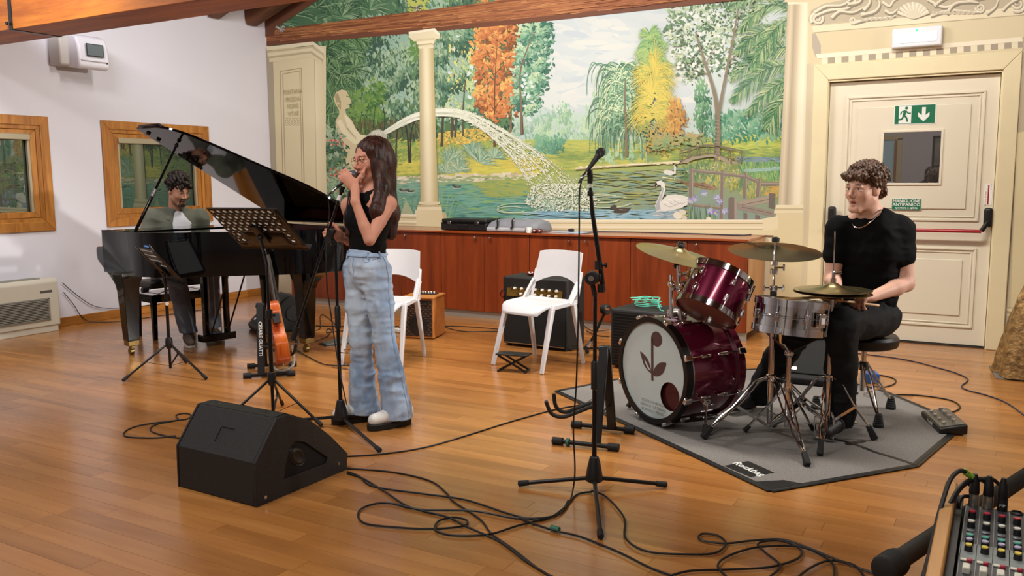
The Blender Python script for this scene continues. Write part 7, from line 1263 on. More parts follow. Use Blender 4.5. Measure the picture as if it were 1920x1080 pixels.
# ================================================================ people: bodies and clothes grown from smooth joined volumes
def vec(p): return np.array(p, float)
def unit(v): v = np.asarray(v, float); return v/max(1e-9, np.linalg.norm(v))
class Vol:
    def __init__(s): s.p = []
    def cone(s, a, b, ra, rb=None, k=.012, op='u', flat=None): s.p.append(('c', vec(a), vec(b), ra, ra if rb is None else rb, k, op, flat)); return s
    def ell(s, c, r, k=.012, op='u', R=None): s.p.append(('e', vec(c), vec(r), np.eye(3) if R is None else np.asarray(R, float), 0, k, op, None)); return s
    def chain(s, pts, rs, k=.012, flat=None):
        for i in range(len(pts)-1): s.cone(pts[i], pts[i+1], rs[i], rs[i+1], k, 'u', flat)
        return s
    def box(s, q):
        if q[0] == 'c': m = max(q[3], q[4])*(1.0 if not q[7] else max(1, q[7][1])); lo, hi = np.minimum(q[1], q[2])-m, np.maximum(q[1], q[2])+m
        else: e = np.abs(q[3]).T @ q[2]; lo, hi = q[1]-e, q[1]+e
        return lo, hi
    def mesh(s, h=.005, fine=(), disp=None, cuts=(), hf=.0026):
        B = [s.box(q) for q in s.p if q[6] == 'u']; lo = np.min([b[0] for b in B], 0)-.02; hi = np.max([b[1] for b in B], 0)+.02; ax = []
        for i in range(3):
            x = lo[i]; L = [x]
            while x < hi[i]:
                st = hf if any(f[0][i] <= x <= f[1][i] for f in fine) else h; x += st; L.append(x)
            ax.append(np.array(L))
        D = np.full([len(a) for a in ax], .5, np.float32)
        for q in s.p:
            b0, b1 = s.box(q); k = q[5]; m = k+.022; sl = tuple(slice(max(0, int(np.searchsorted(ax[i], b0[i]-m))-1), int(np.searchsorted(ax[i], b1[i]+m))+1) for i in range(3))
            X, Y, Z = np.meshgrid(*[ax[i][sl[i]].astype(np.float32) for i in range(3)], indexing='ij', sparse=True)
            if q[0] == 'c':
                a, b = q[1], q[2]; px, py, pz = X-a[0], Y-a[1], Z-a[2]; ba = b-a
                if q[7] is not None:
                    ax_, f = vec(q[7][0]), q[7][1]; dt = px*ax_[0]+py*ax_[1]+pz*ax_[2]; w_ = (1/f-1); px, py, pz = px+dt*ax_[0]*w_, py+dt*ax_[1]*w_, pz+dt*ax_[2]*w_; ba = ba+ax_*(ba@ax_)*w_
                t = np.clip((px*ba[0]+py*ba[1]+pz*ba[2])/max(1e-9, ba@ba), 0, 1); d = np.sqrt((px-t*ba[0])**2+(py-t*ba[1])**2+(pz-t*ba[2])**2)-(q[3]+(q[4]-q[3])*t)
                if q[7] is not None: d = d*min(1, q[7][1])
            else:
                R = q[3]; px, py, pz = X-q[1][0], Y-q[1][1], Z-q[1][2]; u = [(px*R[i][0]+py*R[i][1]+pz*R[i][2])/q[2][i] for i in range(3)]
                k0 = np.sqrt(u[0]**2+u[1]**2+u[2]**2); k1 = np.sqrt((u[0]/q[2][0])**2+(u[1]/q[2][1])**2+(u[2]/q[2][2])**2); d = k0*(k0-1)/np.maximum(k1, 1e-6)
            A = D[sl]
            if q[6] == 'u': hh_ = np.maximum(k-np.abs(A-d), 0)/k; D[sl] = np.minimum(A, d)-hh_*hh_*k*.25
            else: d = -d; hh_ = np.maximum(k-np.abs(A-d), 0)/k; D[sl] = np.maximum(A, d)+hh_*hh_*k*.25
        if disp is not None or cuts:
            X, Y, Z = np.meshgrid(*[a.astype(np.float32) for a in ax], indexing='ij', sparse=True)
            if disp is not None:
                ii = np.argwhere(np.abs(D) < .02); D[ii[:, 0], ii[:, 1], ii[:, 2]] += disp(np.stack([ax[i][ii[:, i]] for i in range(3)], 1)).astype(np.float32)
            for c_, n_, rnd in cuts: n_ = unit(n_); D = np.maximum(D, (X-c_[0])*n_[0]+(Y-c_[1])*n_[1]+(Z-c_[2])*n_[2])
        I = D < 0; c = I[:-1, :-1, :-1]; mx = c.copy(); mn = c.copy()
        for dx in (0, 1):
            for dy in (0, 1):
                for dz in (0, 1): v = I[dx:dx+c.shape[0], dy:dy+c.shape[1], dz:dz+c.shape[2]]; mx |= v; mn &= v
        act = mx & ~mn; ci = np.argwhere(act); vid = np.full(act.shape, -1, np.int32); vid[act] = np.arange(len(ci))
        V = np.zeros((len(ci), 3)); N = np.zeros(len(ci)); cor = [(a, b, e) for a in (0, 1) for b in (0, 1) for e in (0, 1)]; val = {o: D[ci[:, 0]+o[0], ci[:, 1]+o[1], ci[:, 2]+o[2]] for o in cor}
        pos = [ax[i] for i in range(3)]
        for o in cor:
            for a in range(3):
                if o[a]: continue
                o2 = list(o); o2[a] = 1; o2 = tuple(o2); d0, d1 = val[o], val[o2]; m = (d0 < 0) != (d1 < 0); t = np.where(m, d0/np.where(m, d0-d1, 1), 0)
                P = np.stack([pos[i][ci[:, i]+o[i]] for i in range(3)], 1); Q = np.stack([pos[i][ci[:, i]+o2[i]] for i in range(3)], 1); V += np.where(m[:, None], P+(Q-P)*t[:, None], 0); N += m
        V /= N[:, None]; F = []
        for a in range(3):
            i0 = [slice(None)]*3; i1 = [slice(None)]*3; i0[a] = slice(0, -1); i1[a] = slice(1, None); s0, s1 = I[tuple(i0)], I[tuple(i1)]; e = np.argwhere(s0 != s1); b, g = [(1, 2), (2, 0), (0, 1)][a]
            ok = (e[:, b] > 0) & (e[:, g] > 0) & (e[:, b] < act.shape[b]) & (e[:, g] < act.shape[g]); e = e[ok]; q4 = []
            for db, dg_ in ((-1, -1), (0, -1), (0, 0), (-1, 0)): j = e.copy(); j[:, b] += db; j[:, g] += dg_; q4.append(vid[j[:, 0], j[:, 1], j[:, 2]])
            q4 = np.stack(q4, 1); fl_ = s0[e[:, 0], e[:, 1], e[:, 2]]; q4 = np.where(fl_[:, None], q4, q4[:, ::-1]); F.append(q4)
        F = np.concatenate(F); return V, F
def vol_obj(name, V, F, m, par, origin, colour=None, smooth=1):
    V = V-vec(origin)
    if smooth:
        for _ in range(smooth):
            S = np.zeros_like(V); N = np.zeros(len(V))
            for a in range(4):
                b = (a+1) % 4; np.add.at(S, F[:, a], V[F[:, b]]); np.add.at(N, F[:, a], 1); np.add.at(S, F[:, b], V[F[:, a]]); np.add.at(N, F[:, b], 1)
            V = V*.5+S/np.maximum(N, 1)[:, None]*.5
    me = bpy.data.meshes.new(name); me.vertices.add(len(V)); me.vertices.foreach_set('co', V.astype(np.float32).ravel()); me.loops.add(4*len(F)); me.polygons.add(len(F)); me.loops.foreach_set('vertex_index', F.astype(np.int32).ravel()); me.polygons.foreach_set('loop_start', np.arange(0, 4*len(F), 4, dtype=np.int32)); me.polygons.foreach_set('loop_total', np.full(len(F), 4, np.int32)); me.polygons.foreach_set('use_smooth', [True]*len(F)); me.update(calc_edges=True); me.validate()
    if colour is not None:
        C = colour(V+vec(origin)); at = me.color_attributes.new('tone', 'FLOAT_COLOR', 'POINT'); at.data.foreach_set('color', np.concatenate([C, np.ones((len(C), 1))], 1).astype(np.float32).ravel())
    me.materials.append(m); o = bpy.data.objects.new(name, me); COL.objects.link(o); o.parent = par; return o
def tone_mat(name, rough=.5, sss=.0, bump=0, bscale=300, spec=.4, sheen=0):
    m = bpy.data.materials.new(name); m.use_nodes = True; nt = m.node_tree; b = nt.nodes['Principled BSDF']; a = nt.nodes.new('ShaderNodeVertexColor'); a.layer_name = 'tone'; nt.links.new(a.outputs[0], b.inputs['Base Color']); b.inputs['Roughness'].default_value = rough; b.inputs['Specular IOR Level'].default_value = spec; b.inputs['Sheen Weight'].default_value = sheen
    if sss: b.inputs['Subsurface Weight'].default_value = sss; b.inputs['Subsurface Radius'].default_value = (.012, .005, .003); b.inputs['Subsurface Scale'].default_value = 1.
    if bump: tc = nt.nodes.new('ShaderNodeTexCoord'); n = nt.nodes.new('ShaderNodeTexNoise'); n.inputs['Scale'].default_value = bscale; bp = nt.nodes.new('ShaderNodeBump'); bp.inputs['Strength'].default_value = bump; bp.inputs['Distance'].default_value = .004; nt.links.new(tc.outputs['Object'], n.inputs[0]); nt.links.new(n.outputs[0], bp.inputs['Height']); nt.links.new(bp.outputs[0], b.inputs['Normal'])
    return m
SKINM = tone_mat('skin', .55, .12, 0, 300, .3)
def head_frame(c, face, up=(0, 0, 1), s=1.):
    f = unit(face); u = vec(up)-f*(vec(up)@f); u = unit(u); r = np.cross(f, u); return vec(c), r, f, u, s   # r = the person's right
class Head:
    def __init__(h, c, face, up=(0, 0, 1), s=1.): h.c, h.r, h.f, h.u, h.s = head_frame(c, face, up, s); h.R = np.stack([h.r, h.f, h.u])
    def p(h, x, y, z): return h.c+(h.r*x+h.f*y+h.u*z)*h.s
    def loc(h, V): d = (V-h.c)/h.s; return d @ h.r, d @ h.f, d @ h.u
    def sculpt(h, v, mouth=.25, fem=False, beard=False):
        s = h.s; E = lambda c, r, k=.02, op='u': v.ell(h.p(*c), vec(r)*s, k*s, op, h.R); C = lambda a, b, ra, rb, k=.012, op='u': v.cone(h.p(*a), h.p(*b), ra*s, rb*s, k*s, op)
        E((0, -.012, .032), (.073, .094, .084)); E((0, .022, -.03), (.058 if fem else .061, .066, .084), .03)
        jw = .048 if fem else .054
        for q in (-1, 1): C((q*jw, .004, -.058), (q*.016, .066, -.100), .016, .0155, .025); E((q*.040, .058, -.028), (.02, .018, .018), .03); E((q*.0745, -.006, -.006), (.008, .019, .031), .008); E((q*.0315, .094, .004), (.019, .018, .0115), .014, 's')
        C((-.014, .071, -.102), (.014, .071, -.102), .0145, .0145, .02); C((-.036, .079, .021), (.036, .079, .021), .009, .009, .02)
        C((0, .084, .014), (0, .107, -.026), .0065, .0095, .012); C((0, .102, -.031), (0, .084, -.036), .0105, .010, .01)
        for q in (-1, 1): E((q*.0115, .092, -.0355), (.0075, .009, .0065), .008)
        om = .004+.010*mouth; C((-.019, .079, -.0635), (0, .0885, -.060), .0045, .0062, .008); C((.019, .079, -.0635), (0, .0885, -.060), .0045, .0062, .008); C((-.017, .078, -.067-om), (0, .0865, -.069-om), .0048, .0072, .008); C((.017, .078, -.067-om), (0, .0865, -.069-om), .0048, .0072, .008)
        E((0, .089, -.0652-om*.5), (.0165, .016, .0022+om*.55), .004, 's')
        for q in (-1, 1): C((q*.0315-.016, .081, .0105), (q*.0315+.016, .081, .0105), .0045, .0045, .006); C((q*.0315-.014, .080, -.0055), (q*.0315+.014, .080, -.0055), .0035, .0035, .006)
    def eyes(h, par, origin, iris='#3a2416', down=.0):
        for q in (-1, 1):
            c = h.p(q*.0315, .0715, .0025); e = MB().ball(Vector(c)-Vector(origin), .0122*h.s, 16); eo = e.build('eyeball', mat('eye_white', '#cfc6c0', .2), par); g = unit(h.f-h.u*down); MB().lathe([(.0056*h.s, 0), (.004*h.s, .0012*h.s), (1e-6, .0016*h.s)], 14, axisM(Vector(c+g*.0115*h.s)-Vector(origin), Vector(g))).build('iris', mat('iris_brown', iris, .15), eo)
    def tone(h, V, base, lip, brow, beard=None, stubble=None, blush=None):
        x, y, z = h.loc(V); C = np.tile(np.array(H(base)), (len(V), 1)); ax = np.abs(x)
        def mixc(m, col): C[:] = C*(1-m[:, None])+np.array(H(col))*m[:, None]
        sm = lambda t: np.clip(t, 0, 1)
        near = (np.abs(z) < .14) & (y > -.12) & (ax < .1) & (y < .118) & ((y < .1) | (z > -.05))
        if blush: mixc(near*sm(1-((ax-.045)**2/.022**2+(z+.03)**2/.025**2))*.35*(y > .02), blush); mixc(near*sm(1-(x**2/.012**2+(z+.028)**2/.014**2))*.35*(y > .08), blush)
        if stubble: mixc(near*sm((-.052-z)*40)*sm((y-.0)*30)*.35*(z > -.125), stubble)
        if beard: m = near*(y > .03)*(((z < -.088) & (ax < .034)) | ((ax < .03) & (ax > .019) & (z < -.045)) | ((z > -.058) & (z < -.043) & (ax < .03) & (y > .07))); mixc(m*.85, beard); mixc(near*(y > -.01)*sm((-.06-z)*60)*(z > -.13)*.28, beard)
        mixc(near*(y > .068)*sm(1.6-((x/.021)**2+((z+.066)/.0135)**2)*1.2)*.75, lip)
        mixc(near*(y > .05)*sm(1.5-(((ax-.032)/.019)**2+((z-.0245+.12*np.abs(ax-.03))/.0042)**2))*.9, brow); mixc(near*(y > .055)*sm(1.4-(((ax-.0315)/.017)**2+((z-.0095)/.003)**2))*.6, brow)
        return C
def hand(v, w, d, n, s_in, curls, thumb, sc=1., spread=.0):
    """w wrist, d towards knuckles, n palm side, s_in across towards the thumb"""
    w, d, n = vec(w), unit(d), unit(n); n = unit(n-d*(n@d)); t = unit(s_in); t = unit(t-d*(t@d)-n*(t@n))
    v.chain([w, w+d*.035*sc, w+d*.075*sc], [.026*sc, .031*sc, .033*sc], .012, (n, .58))
    for i, o in enumerate((.0285, .0095, -.0095, -.0275)):
        L = np.array([(.042, .026, .021), (.047, .029, .022), (.044, .027, .021), (.034, .021, .018)][i])*sc; k = w+d*(.082-.006*abs(o)/.02)*sc+t*o*sc; dr = unit(d+t*spread*o*20); ang = 0; pts = [k]; c = curls[i] if isinstance(curls[0], (list, tuple)) else curls
        for j in range(3): ang += c[j]; dd = dr*math.cos(ang)+n*math.sin(ang); pts.append(pts[-1]+dd*L[j])
        v.chain(pts, [.0092*sc, .0084*sc, .0078*sc, .0068*sc], .005)
    b = w+d*.022*sc+t*.024*sc+n*.006*sc; td = [unit(d*a[0]+t*a[1]+n*a[2]) for a in thumb]; p1 = b+td[0]*.038*sc; p2 = p1+td[1]*.032*sc; p3 = p2+td[2]*.024*sc
    v.chain([b, p1, p2, p3], [.014*sc, .0105*sc, .0095*sc, .0078*sc], .010)
def vnoise(P, seed=0):
    I = np.floor(P).astype(np.int64); f = P-I; f = f*f*(3-2*f); out = 0
    for dx in (0, 1):
        for dy in (0, 1):
            for dz in (0, 1):
                h = ((I[:, 0]+dx)*374761393+(I[:, 1]+dy)*668265263+(I[:, 2]+dz)*2147483647+seed*974634777) & 0xffffffff; h = ((h ^ (h >> 13))*1274126177) & 0xffffffff; h = ((h ^ (h >> 16)) & 0xffff)/65535.
                out = out+h*(f[:, 0] if dx else 1-f[:, 0])*(f[:, 1] if dy else 1-f[:, 1])*(f[:, 2] if dz else 1-f[:, 2])
    return out*2-1
def folds(*terms):
    """terms (amplitude, (frequency x, y, z)); ridged noise makes creases"""
    def g(P):
        r = 0
        for i, (a, fq) in enumerate(terms): n = vnoise(P*np.array(fq), i+3); r = r+a*(np.abs(n)*2-.6 if i % 2 == 0 else n)
        return r
    return g
def wav(*terms):
    def g(P):
        r = 0
        for a, kx, ky, kz, ph in terms: r = r+a*np.sin(kx*P[:, 0]+ky*P[:, 1]+kz*P[:, 2]+ph)
        return r
    return g
HAIRM = tone_mat('hair', .5, 0, .0, 300, .3)
def hair_strands(name, par, origin, curves, r, m, n=4, taper=True):
    b = MB()
    for c in curves: pts = spline([Vector(p)-Vector(origin) for p in c], 5); b.tube(pts, [r*(1 if not taper else (1-.75*(i/(len(pts)-1))**2)) for i in range(len(pts))], n, False)
    o = b.build(name, m, par, ang=180); o['kind'] = 'stuff'; return o
# ---------------------------------------------------------------- singer
SB = (-3.005, 3.69)
S = lambda x, y, dd=0.: np.array(PV(x, y, SB, dd))
sg_ = thing('person', 'woman in black sleeveless top and pale blue flared jeans singing into a microphone', 'person', (SB[0], SB[1], 0)); SO = (SB[0], SB[1], 0)
hS = Head(S(697, 300, 0), (-.36, -.93, -.10), (-.03, .05, 1), .99)
fwd = unit((-.106, -.994, 0)); lft = unit((.994, -.106, 0))
shL, shR = S(729, 382, -.085), S(656, 386, .09); elL, wrL = S(693, 450, -.22), S(666, 378, -.19); pel = S(688, 492, 0); hpL, hpR = pel+lft*.07+vec((0, 0, -.045)), pel-lft*.07+vec((0, 0, -.045))
knL, knR = S(722, 640, -.05), S(676, 640, .02); anL, anR = S(748, 782, -.02), S(683, 768, .09); nb = S(698, 366, 0); ch = S(692, 408, 0)
v = Vol(); hS.sculpt(v, .55, True)
v.chain([hS.p(0, -.02, -.06), nb], [.047, .05], .03); v.cone(shL, shR, .044, .044, .05); v.cone(nb, (shL+nb)/2+vec((0, 0, .0)), .045, .05, .04); v.cone(nb, (shR+nb)/2, .045, .05, .04)
v.chain([ch+vec((0, 0, .06)), ch, S(690, 450, .0), pel], [.108, .108, .088, .105], .05, (fwd, .74))
for q in (-1, 1): v.ell(ch+lft*.055*q+fwd*.055+vec((0, 0, -.02)), (.046, .04, .048), .04)
v.chain([shL, (shL+elL)/2, elL], [.041, .036, .029], .008); v.chain([elL, elL*.65+wrL*.35, wrL], [.029, .030, .021], .008)
# hand of the raised arm round the microphone
mT, mB_ = vec(MICS[0]), vec(MICS[1]); mx_ = unit(mT-mB_); grip = mB_+(mT-mB_)*.66
dk_ = unit(-vec(CR)*.62+vec(CU)*.78-vec(CW)*.1); dk_ = unit(dk_-mx_*(dk_@mx_)*.8); tcam = unit(vec(-CW)); pn_ = unit(np.cross(mx_, dk_)); pn_ = pn_ if pn_ @ vec(CW) > 0 else -pn_
wv = grip-dk_*.068-pn_*.024
v.cone(wrL, wv, .023, .024, .015); hand(v, wv, dk_, pn_, mx_, [(.25, 1.05, 1.0), (.3, 1.1, 1.0), (.35, 1.15, 1.0), (.4, 1.15, 1.0)], [(.15, .9, -.1), (.3, .95, -.05), (.35, .9, .1)], .92)
# other arm to the stand
gr2 = S(627, 440, -.02); elR = S(664, 452, .14); v.chain([shR, (shR+elR)/2, elR], [.043, .04, .034], .03); wr2 = gr2+unit(elR-gr2)*.075; v.chain([elR, elR*.6+wr2*.4, wr2], [.034, .032, .023], .02)
hand(v, wr2, gr2-wr2, -lft*.9+vec((0, 0, -.1)), (0, 0, 1), (.7, 1.0, .7), [(.5, .7, .2), (.5, .5, .6), (.3, .3, .8)], .9)
for a, b, c in ((hpL, knL, anL), (hpR, knR, anR)): v.chain([a, b, c], [.075, .047, .034], .04)
fb = [(hS.p(0, 0, 0)-.13, hS.p(0, 0, 0)+.12)]; V, F = v.mesh(.0055, [(np.minimum(hS.p(0, .02, -.02)-.115, wv-.08), np.maximum(hS.p(0, .02, -.02)+.115, wv+.06))], hf=.003)
HB = '#2c1712'
vol_obj('body', V, F, SKINM, sg_, SO, lambda P: hS.tone(P, '#c98f78', '#8f3a38', '#3a2018', None, None, '#c06a58')); hS.eyes(sg_, SO, '#35241a', .35)
# top
t = Vol(); t.chain([ch+vec((0, 0, .085)), ch, S(690, 450, .0), S(689, 480, 0)], [.112, .115, .096, .108], .05, (fwd, .76)); t.cone(shL*.72+nb*.28+vec((0, 0, -.012)), ch+lft*.05, .046, .07, .03); t.cone(shR*.72+nb*.28+vec((0, 0, -.012)), ch-lft*.05, .046, .07, .03)
for q in (-1, 1): t.ell(ch+lft*.055*q+fwd*.057+vec((0, 0, -.02)), (.052, .046, .053), .04)
for q, s in ((shL, 1), (shR, -1)): t.ell(q+lft*.03*s, (.05, .075, .085), .008, 's')
t.ell(nb+fwd*.03+vec((0, 0, .045)), (.056, .06, .056), .008, 's')
zw = S(689, 470, 0)[2]; V, F = t.mesh(.006, (), folds((.003, (14, 14, 40)), (.0012, (40, 40, 60))), [((0, 0, zw-.035), (0, 0, -1), 0)]); BLKC = mat('black_jersey', '#070708', .85, bump=.1, bscale=200, spec=.2); vol_obj('sleeveless_top', V, F, BLKC, sg_, SO)
# jeans
j = Vol(); j.chain([S(689, 468, 0), pel+vec((0, 0, .01)), pel+vec((0, 0, -.05))], [.100, .114, .120], .04, (fwd, .82))
for hp, kn, an in ((hpL, knL, anL), (hpR, knR, anR)): j.chain([hp, hp*.5+kn*.5, kn], [.084, .072, .060], .02); j.chain([kn, kn*.55+an*.45, an+vec((0, 0, -.045))], [.060, .070, .090], .02)
hemz = .026; den = folds((.0055, (9, 9, 16)), (.003, (22, 22, 14)), (.003, (16, 16, 34)), (.0012, (60, 60, 60)))
V, F = j.mesh(.0062, (), den, [((0, 0, hemz+.02), (0, 0, -1), 0), ((0, 0, S(689, 466, 0)[2]), (0, 0, 1), 0)])
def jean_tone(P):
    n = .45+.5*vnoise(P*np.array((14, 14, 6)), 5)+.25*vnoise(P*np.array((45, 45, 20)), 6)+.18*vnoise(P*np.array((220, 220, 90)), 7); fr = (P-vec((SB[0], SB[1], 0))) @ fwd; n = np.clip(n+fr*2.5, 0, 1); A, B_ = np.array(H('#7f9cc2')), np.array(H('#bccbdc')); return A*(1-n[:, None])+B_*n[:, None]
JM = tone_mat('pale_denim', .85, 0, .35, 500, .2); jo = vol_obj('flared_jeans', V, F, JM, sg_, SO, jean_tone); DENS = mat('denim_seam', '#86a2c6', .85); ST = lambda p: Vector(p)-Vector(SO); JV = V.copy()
def on_jeans(pts, off=.001):
    out = []
    for p in pts:
        q = vec(p)+vec(SO); k = np.argsort(((JV-q)**2).sum(1))[:6]; c = JV[k].mean(0); ax_ = vec((pel[0], pel[1], c[2])) if c[2] > .8 else (knL if (abs(c-knL).sum() < abs(c-knR).sum()) else knR)*vec((1, 1, 0))+vec((0, 0, c[2])); out.append(Vector(c+unit((c-ax_)*vec((1, 1, 0)))*off)-Vector(SO))
    return out
for a, b, c in ((hpL, knL, anL),): MB().tube(on_jeans(spline([ST(a+lft*.062+vec((0, 0, .10))), ST(a+lft*.088), ST(b+lft*.063), ST(b*.5+c*.5+lft*.076), ST(c+lft*.088+vec((0, 0, -.02)))], 10)), .0019, 5).build('side_seam', DENS, jo)
wb_ = S(689, 470, 0); MB().tube(on_jeans([Vector(ST(wb_))+Vector(fwd)*math.cos(a)*.09+Vector(lft)*math.sin(a)*.11+Vector((0, 0, -.014)) for a in np.linspace(0, 2*math.pi, 49)[:-1]], -.001), .016, 8, closed=True, flat=.35).build('waistband', mat('denim_band', '#9db4d0', .85, var=.08, vscale=30.), jo)
bpos = ST(wb_)+Vector(fwd)*.088+Vector((0, 0, -.012)); MB().cyl(bpos, bpos+Vector(fwd)*.006, .009, n=14).build('button', STEEL, jo); MB().tube(on_jeans(spline([ST(pel)+Vector(fwd)*.094+Vector((0, 0, .05)), ST(pel)+Vector(fwd)*.099, ST(pel)+Vector(fwd)*.094+Vector((0, 0, -.07))], 5)), .0018, 5).build('fly_seam', DENS, jo)
for a in (.7, 1.35, -.5): MB().tube(on_jeans([ST(wb_)+Vector(fwd)*math.cos(a)*.09+Vector(lft)*math.sin(a)*.11+Vector((0, 0, z)) for z in (.002, -.012, -.028, -.04)], .006), .0055, 6).build('belt_loop', DENS, jo)
MB().tube(on_jeans(spline([ST(pel)+Vector(fwd)*.084+Vector(lft)*.05+Vector((0, 0, .055)), ST(pel)+Vector(fwd)*.085+Vector(lft)*.07+Vector((0, 0, .01)), ST(pel)+Vector(fwd)*.03+Vector(lft)*.112+Vector((0, 0, .03))], 5)), .0018, 5).build('pocket_seam', DENS, jo)
# shoes
SHW = mat('white_leather', '#d9d7d2', .4); SOLE = mat('black_sole', '#0d0d0d', .6)
for an, fd, (fx, fy) in ((anL, unit((-.45, -.9, 0)), (-.06, -.02)), (anR, unit((-.55, -.84, 0)), (-.02, .0))):
    s = Vol(); f0 = vec((an[0], an[1], 0)); hl = f0-fd*.04; toe = f0+fd*.15; s.chain([hl+vec((0, 0, .07)), f0+fd*.06+vec((0, 0, .066)), toe+vec((0, 0, .055))], [.042, .04, .034], .02); s.cone(an, hl+vec((0, 0, .08)), .044, .042, .02); V, F = s.mesh(.006, (), None, [((0, 0, .028), (0, 0, -1), 0), ((0, 0, .15), (0, 0, 1), 0)]); so_ = vol_obj('shoe', V, F, SHW, sg_, SO)
    sd = Vector((-fd[1], fd[0], 0)); pts = [(-.075, 0), (-.06, .034), (.0, .041), (.08, .046), (.15, .042), (.185, .022), (.192, 0), (.185, -.022), (.15, -.042), (.08, -.046), (.0, -.041), (-.06, -.034)]; c0 = Vector((f0[0], f0[1], 0))-Vector(SO); MB().prism(pts, .001, .036, lambda u, w2, z: tuple(c0+Vector(fd)*u+sd*w2+Vector((0, 0, z)))).build('platform_sole', SOLE, so_, .004)
# hair
hv = Vol(); P = hS.p; hv.ell(P(0, -.022, .045), vec((.083, .098, .086))*.99, .02, 'u', hS.R); hv.ell(P(.045, -.05, 0), vec((.045, .06, .10)), .03, 'u', hS.R); hv.ell(P(-.045, -.05, 0), vec((.045, .06, .10)), .03, 'u', hS.R)
bk1 = S(720, 345, .05); bk2 = S(731, 400, .075); bk3 = S(733, 440, .07); hv.chain([P(0, -.075, -.02), bk1+vec((0, 0, .02)), bk2, bk3], [.07, .06, .052, .032], .03)
L1 = P(-.064, .01, -.03); hv.chain([P(-.06, .02, .05), L1, S(716, 350, -.09), S(706, 395, -.15), S(706, 425, -.155)], [.034, .03, .036, .034, .018], .025); hv.chain([L1, S(717, 345, -.04), S(714, 385, -.10), S(712, 420, -.13)], [.03, .036, .034, .02], .03)
R1 = P(.062, .02, -.03); hv.chain([P(.055, .03, .05), R1, S(664, 365, .04), S(656, 405, .0), S(652, 440, -.03)], [.028, .026, .03, .03, .015], .02)
hv.ell(P(0, .098, -.02), vec((.052, .06, .088)), .012, 's', hS.R); hv.cone(P(-.02, .08, -.05), P(.0, .14, -.1), .045, .06, .01, 's')
V, F = hv.mesh(.0038, (), folds((.0018, (55, 55, 1.2)), (.002, (120, 120, 2)), (.0012, (220, 220, 3))))
def hair_tone(dark, light, f=1.):
    def g(Pp): n = np.clip(.45+.5*vnoise(Pp*np.array((90, 90, 2)), 1)+.4*vnoise(Pp*np.array((260, 260, 4)), 2), 0, 1); return np.array(H(dark))*(1-n[:, None])+np.array(H(light))*n[:, None]
    return g
ho = vol_obj('long_hair', V, F, HAIRM, sg_, SO, hair_tone('#190d0a', '#48271d'))
# glasses, earring
GL = mat('rose_gold_wire', '#b08a70', .25, .9); gl = None
for q in (-1, 1):
    c = hS.p(q*.034, .098, -.002); r_, u_ = hS.r*hS.s, hS.u*hS.s; pts = [Vector(c+r_*.0245*math.cos(a)+u_*.0225*math.sin(a)-hS.f*.004*abs(math.cos(a)) )-Vector(SO) for a in np.linspace(0, 6.2832, 25)[:-1]]
    g = MB().tube(pts, .0011, 6, closed=True).build('glasses_rim', GL, sg_); MB().tube([Vector(hS.p(q*.058, .095, .004))-Vector(SO), Vector(hS.p(q*.074, .04, .006))-Vector(SO), Vector(hS.p(q*.077, -.01, .0))-Vector(SO)], .0011, 6).build('glasses_temple', GL, g)
MB().tube(spline([Vector(hS.p(-.011, .098, .002))-Vector(SO), Vector(hS.p(0, .103, .006))-Vector(SO), Vector(hS.p(.011, .098, .002))-Vector(SO)], 4), .0011, 6).build('glasses_bridge', GL, sg_)
MB().ball(Vector(hS.p(-.082, -.0, -.055))-Vector(SO), .007, 10).build('earring', CHR, sg_)
# ---------------------------------------------------------------- drummer
DB = (-.66, 5.12); Dp = lambda x, y, dd=0.: np.array(PV(x, y, DB, dd)); DO = (DB[0], DB[1], 0)
dm = thing('person', 'young man with curly brown hair in black t-shirt seated at the drums', 'person', (DB[0], DB[1], 0))
hD = Head(Dp(1621, 354, -.10), (-.52, -.85, -.03), (.02, .02, 1), 1.04); fwd = unit((-.357, -.934, 0)); lft = unit((.934, -.357, 0))
nb = Dp(1633, 408, -.06); shL, shR = Dp(1688, 430, -.10), Dp(1573, 430, -.02); elL, wrL = Dp(1699, 532, -.16), Dp(1634, 557, -.33); elR, wrR = Dp(1560, 525, -.04), Dp(1568, 534, -.26)
pel = vec((DB[0], DB[1], .595)); hpL, hpR = pel+lft*.09+vec((0, 0, -.01)), pel-lft*.09+vec((0, 0, -.01)); ch = Dp(1634, 470, -.05)
knL = Dp(1578, 607, -.43); anL = Dp(1576, 765, -.36); knR = Dp(1500, 585, -.30); anR = vec((-1.20, 4.96, .13)); knR[2] = .57
v = Vol(); hD.sculpt(v, .5); v.chain([hD.p(0, -.018, -.06), nb], [.057, .06], .03); v.cone(shL, shR, .058, .058, .05); v.cone(nb, (shL+nb)/2, .05, .05, .05); v.cone(nb, (shR+nb)/2, .05, .05, .05)
v.chain([ch+vec((0, 0, .06)), ch, (ch+pel)/2, pel], [.135, .135, .125, .135], .05, (fwd, .70))
for sh, el, wr in ((shL, elL, wrL), (shR, elR, wrR)): v.chain([sh, (sh+el)/2, el], [.05, .049, .04], .03); v.chain([el, el*.68+wr*.32, wr], [.041, .042, .027], .02)
hdL = unit(Dp(1592, 562, -.42)-wrL); hand(v, wrL, hdL, vec((0, 0, -1))+fwd*.2, -lft, (.75, 1.1, .8), [(.6, .55, .5), (.7, .1, .7), (.6, -.2, .7)], 1.05)
hdR = unit(fwd*.9+vec((0, 0, -.35))); hand(v, wrR, hdR, vec((0, 0, -1))*1.+lft*.2, lft, (.75, 1.1, .8), [(.6, .5, .5), (.7, .1, .6), (.6, -.2, .7)], 1.05)
for a, b, c in ((hpL, knL, anL), (hpR, knR, anR)): v.chain([a, b, c], [.085, .055, .04], .04)
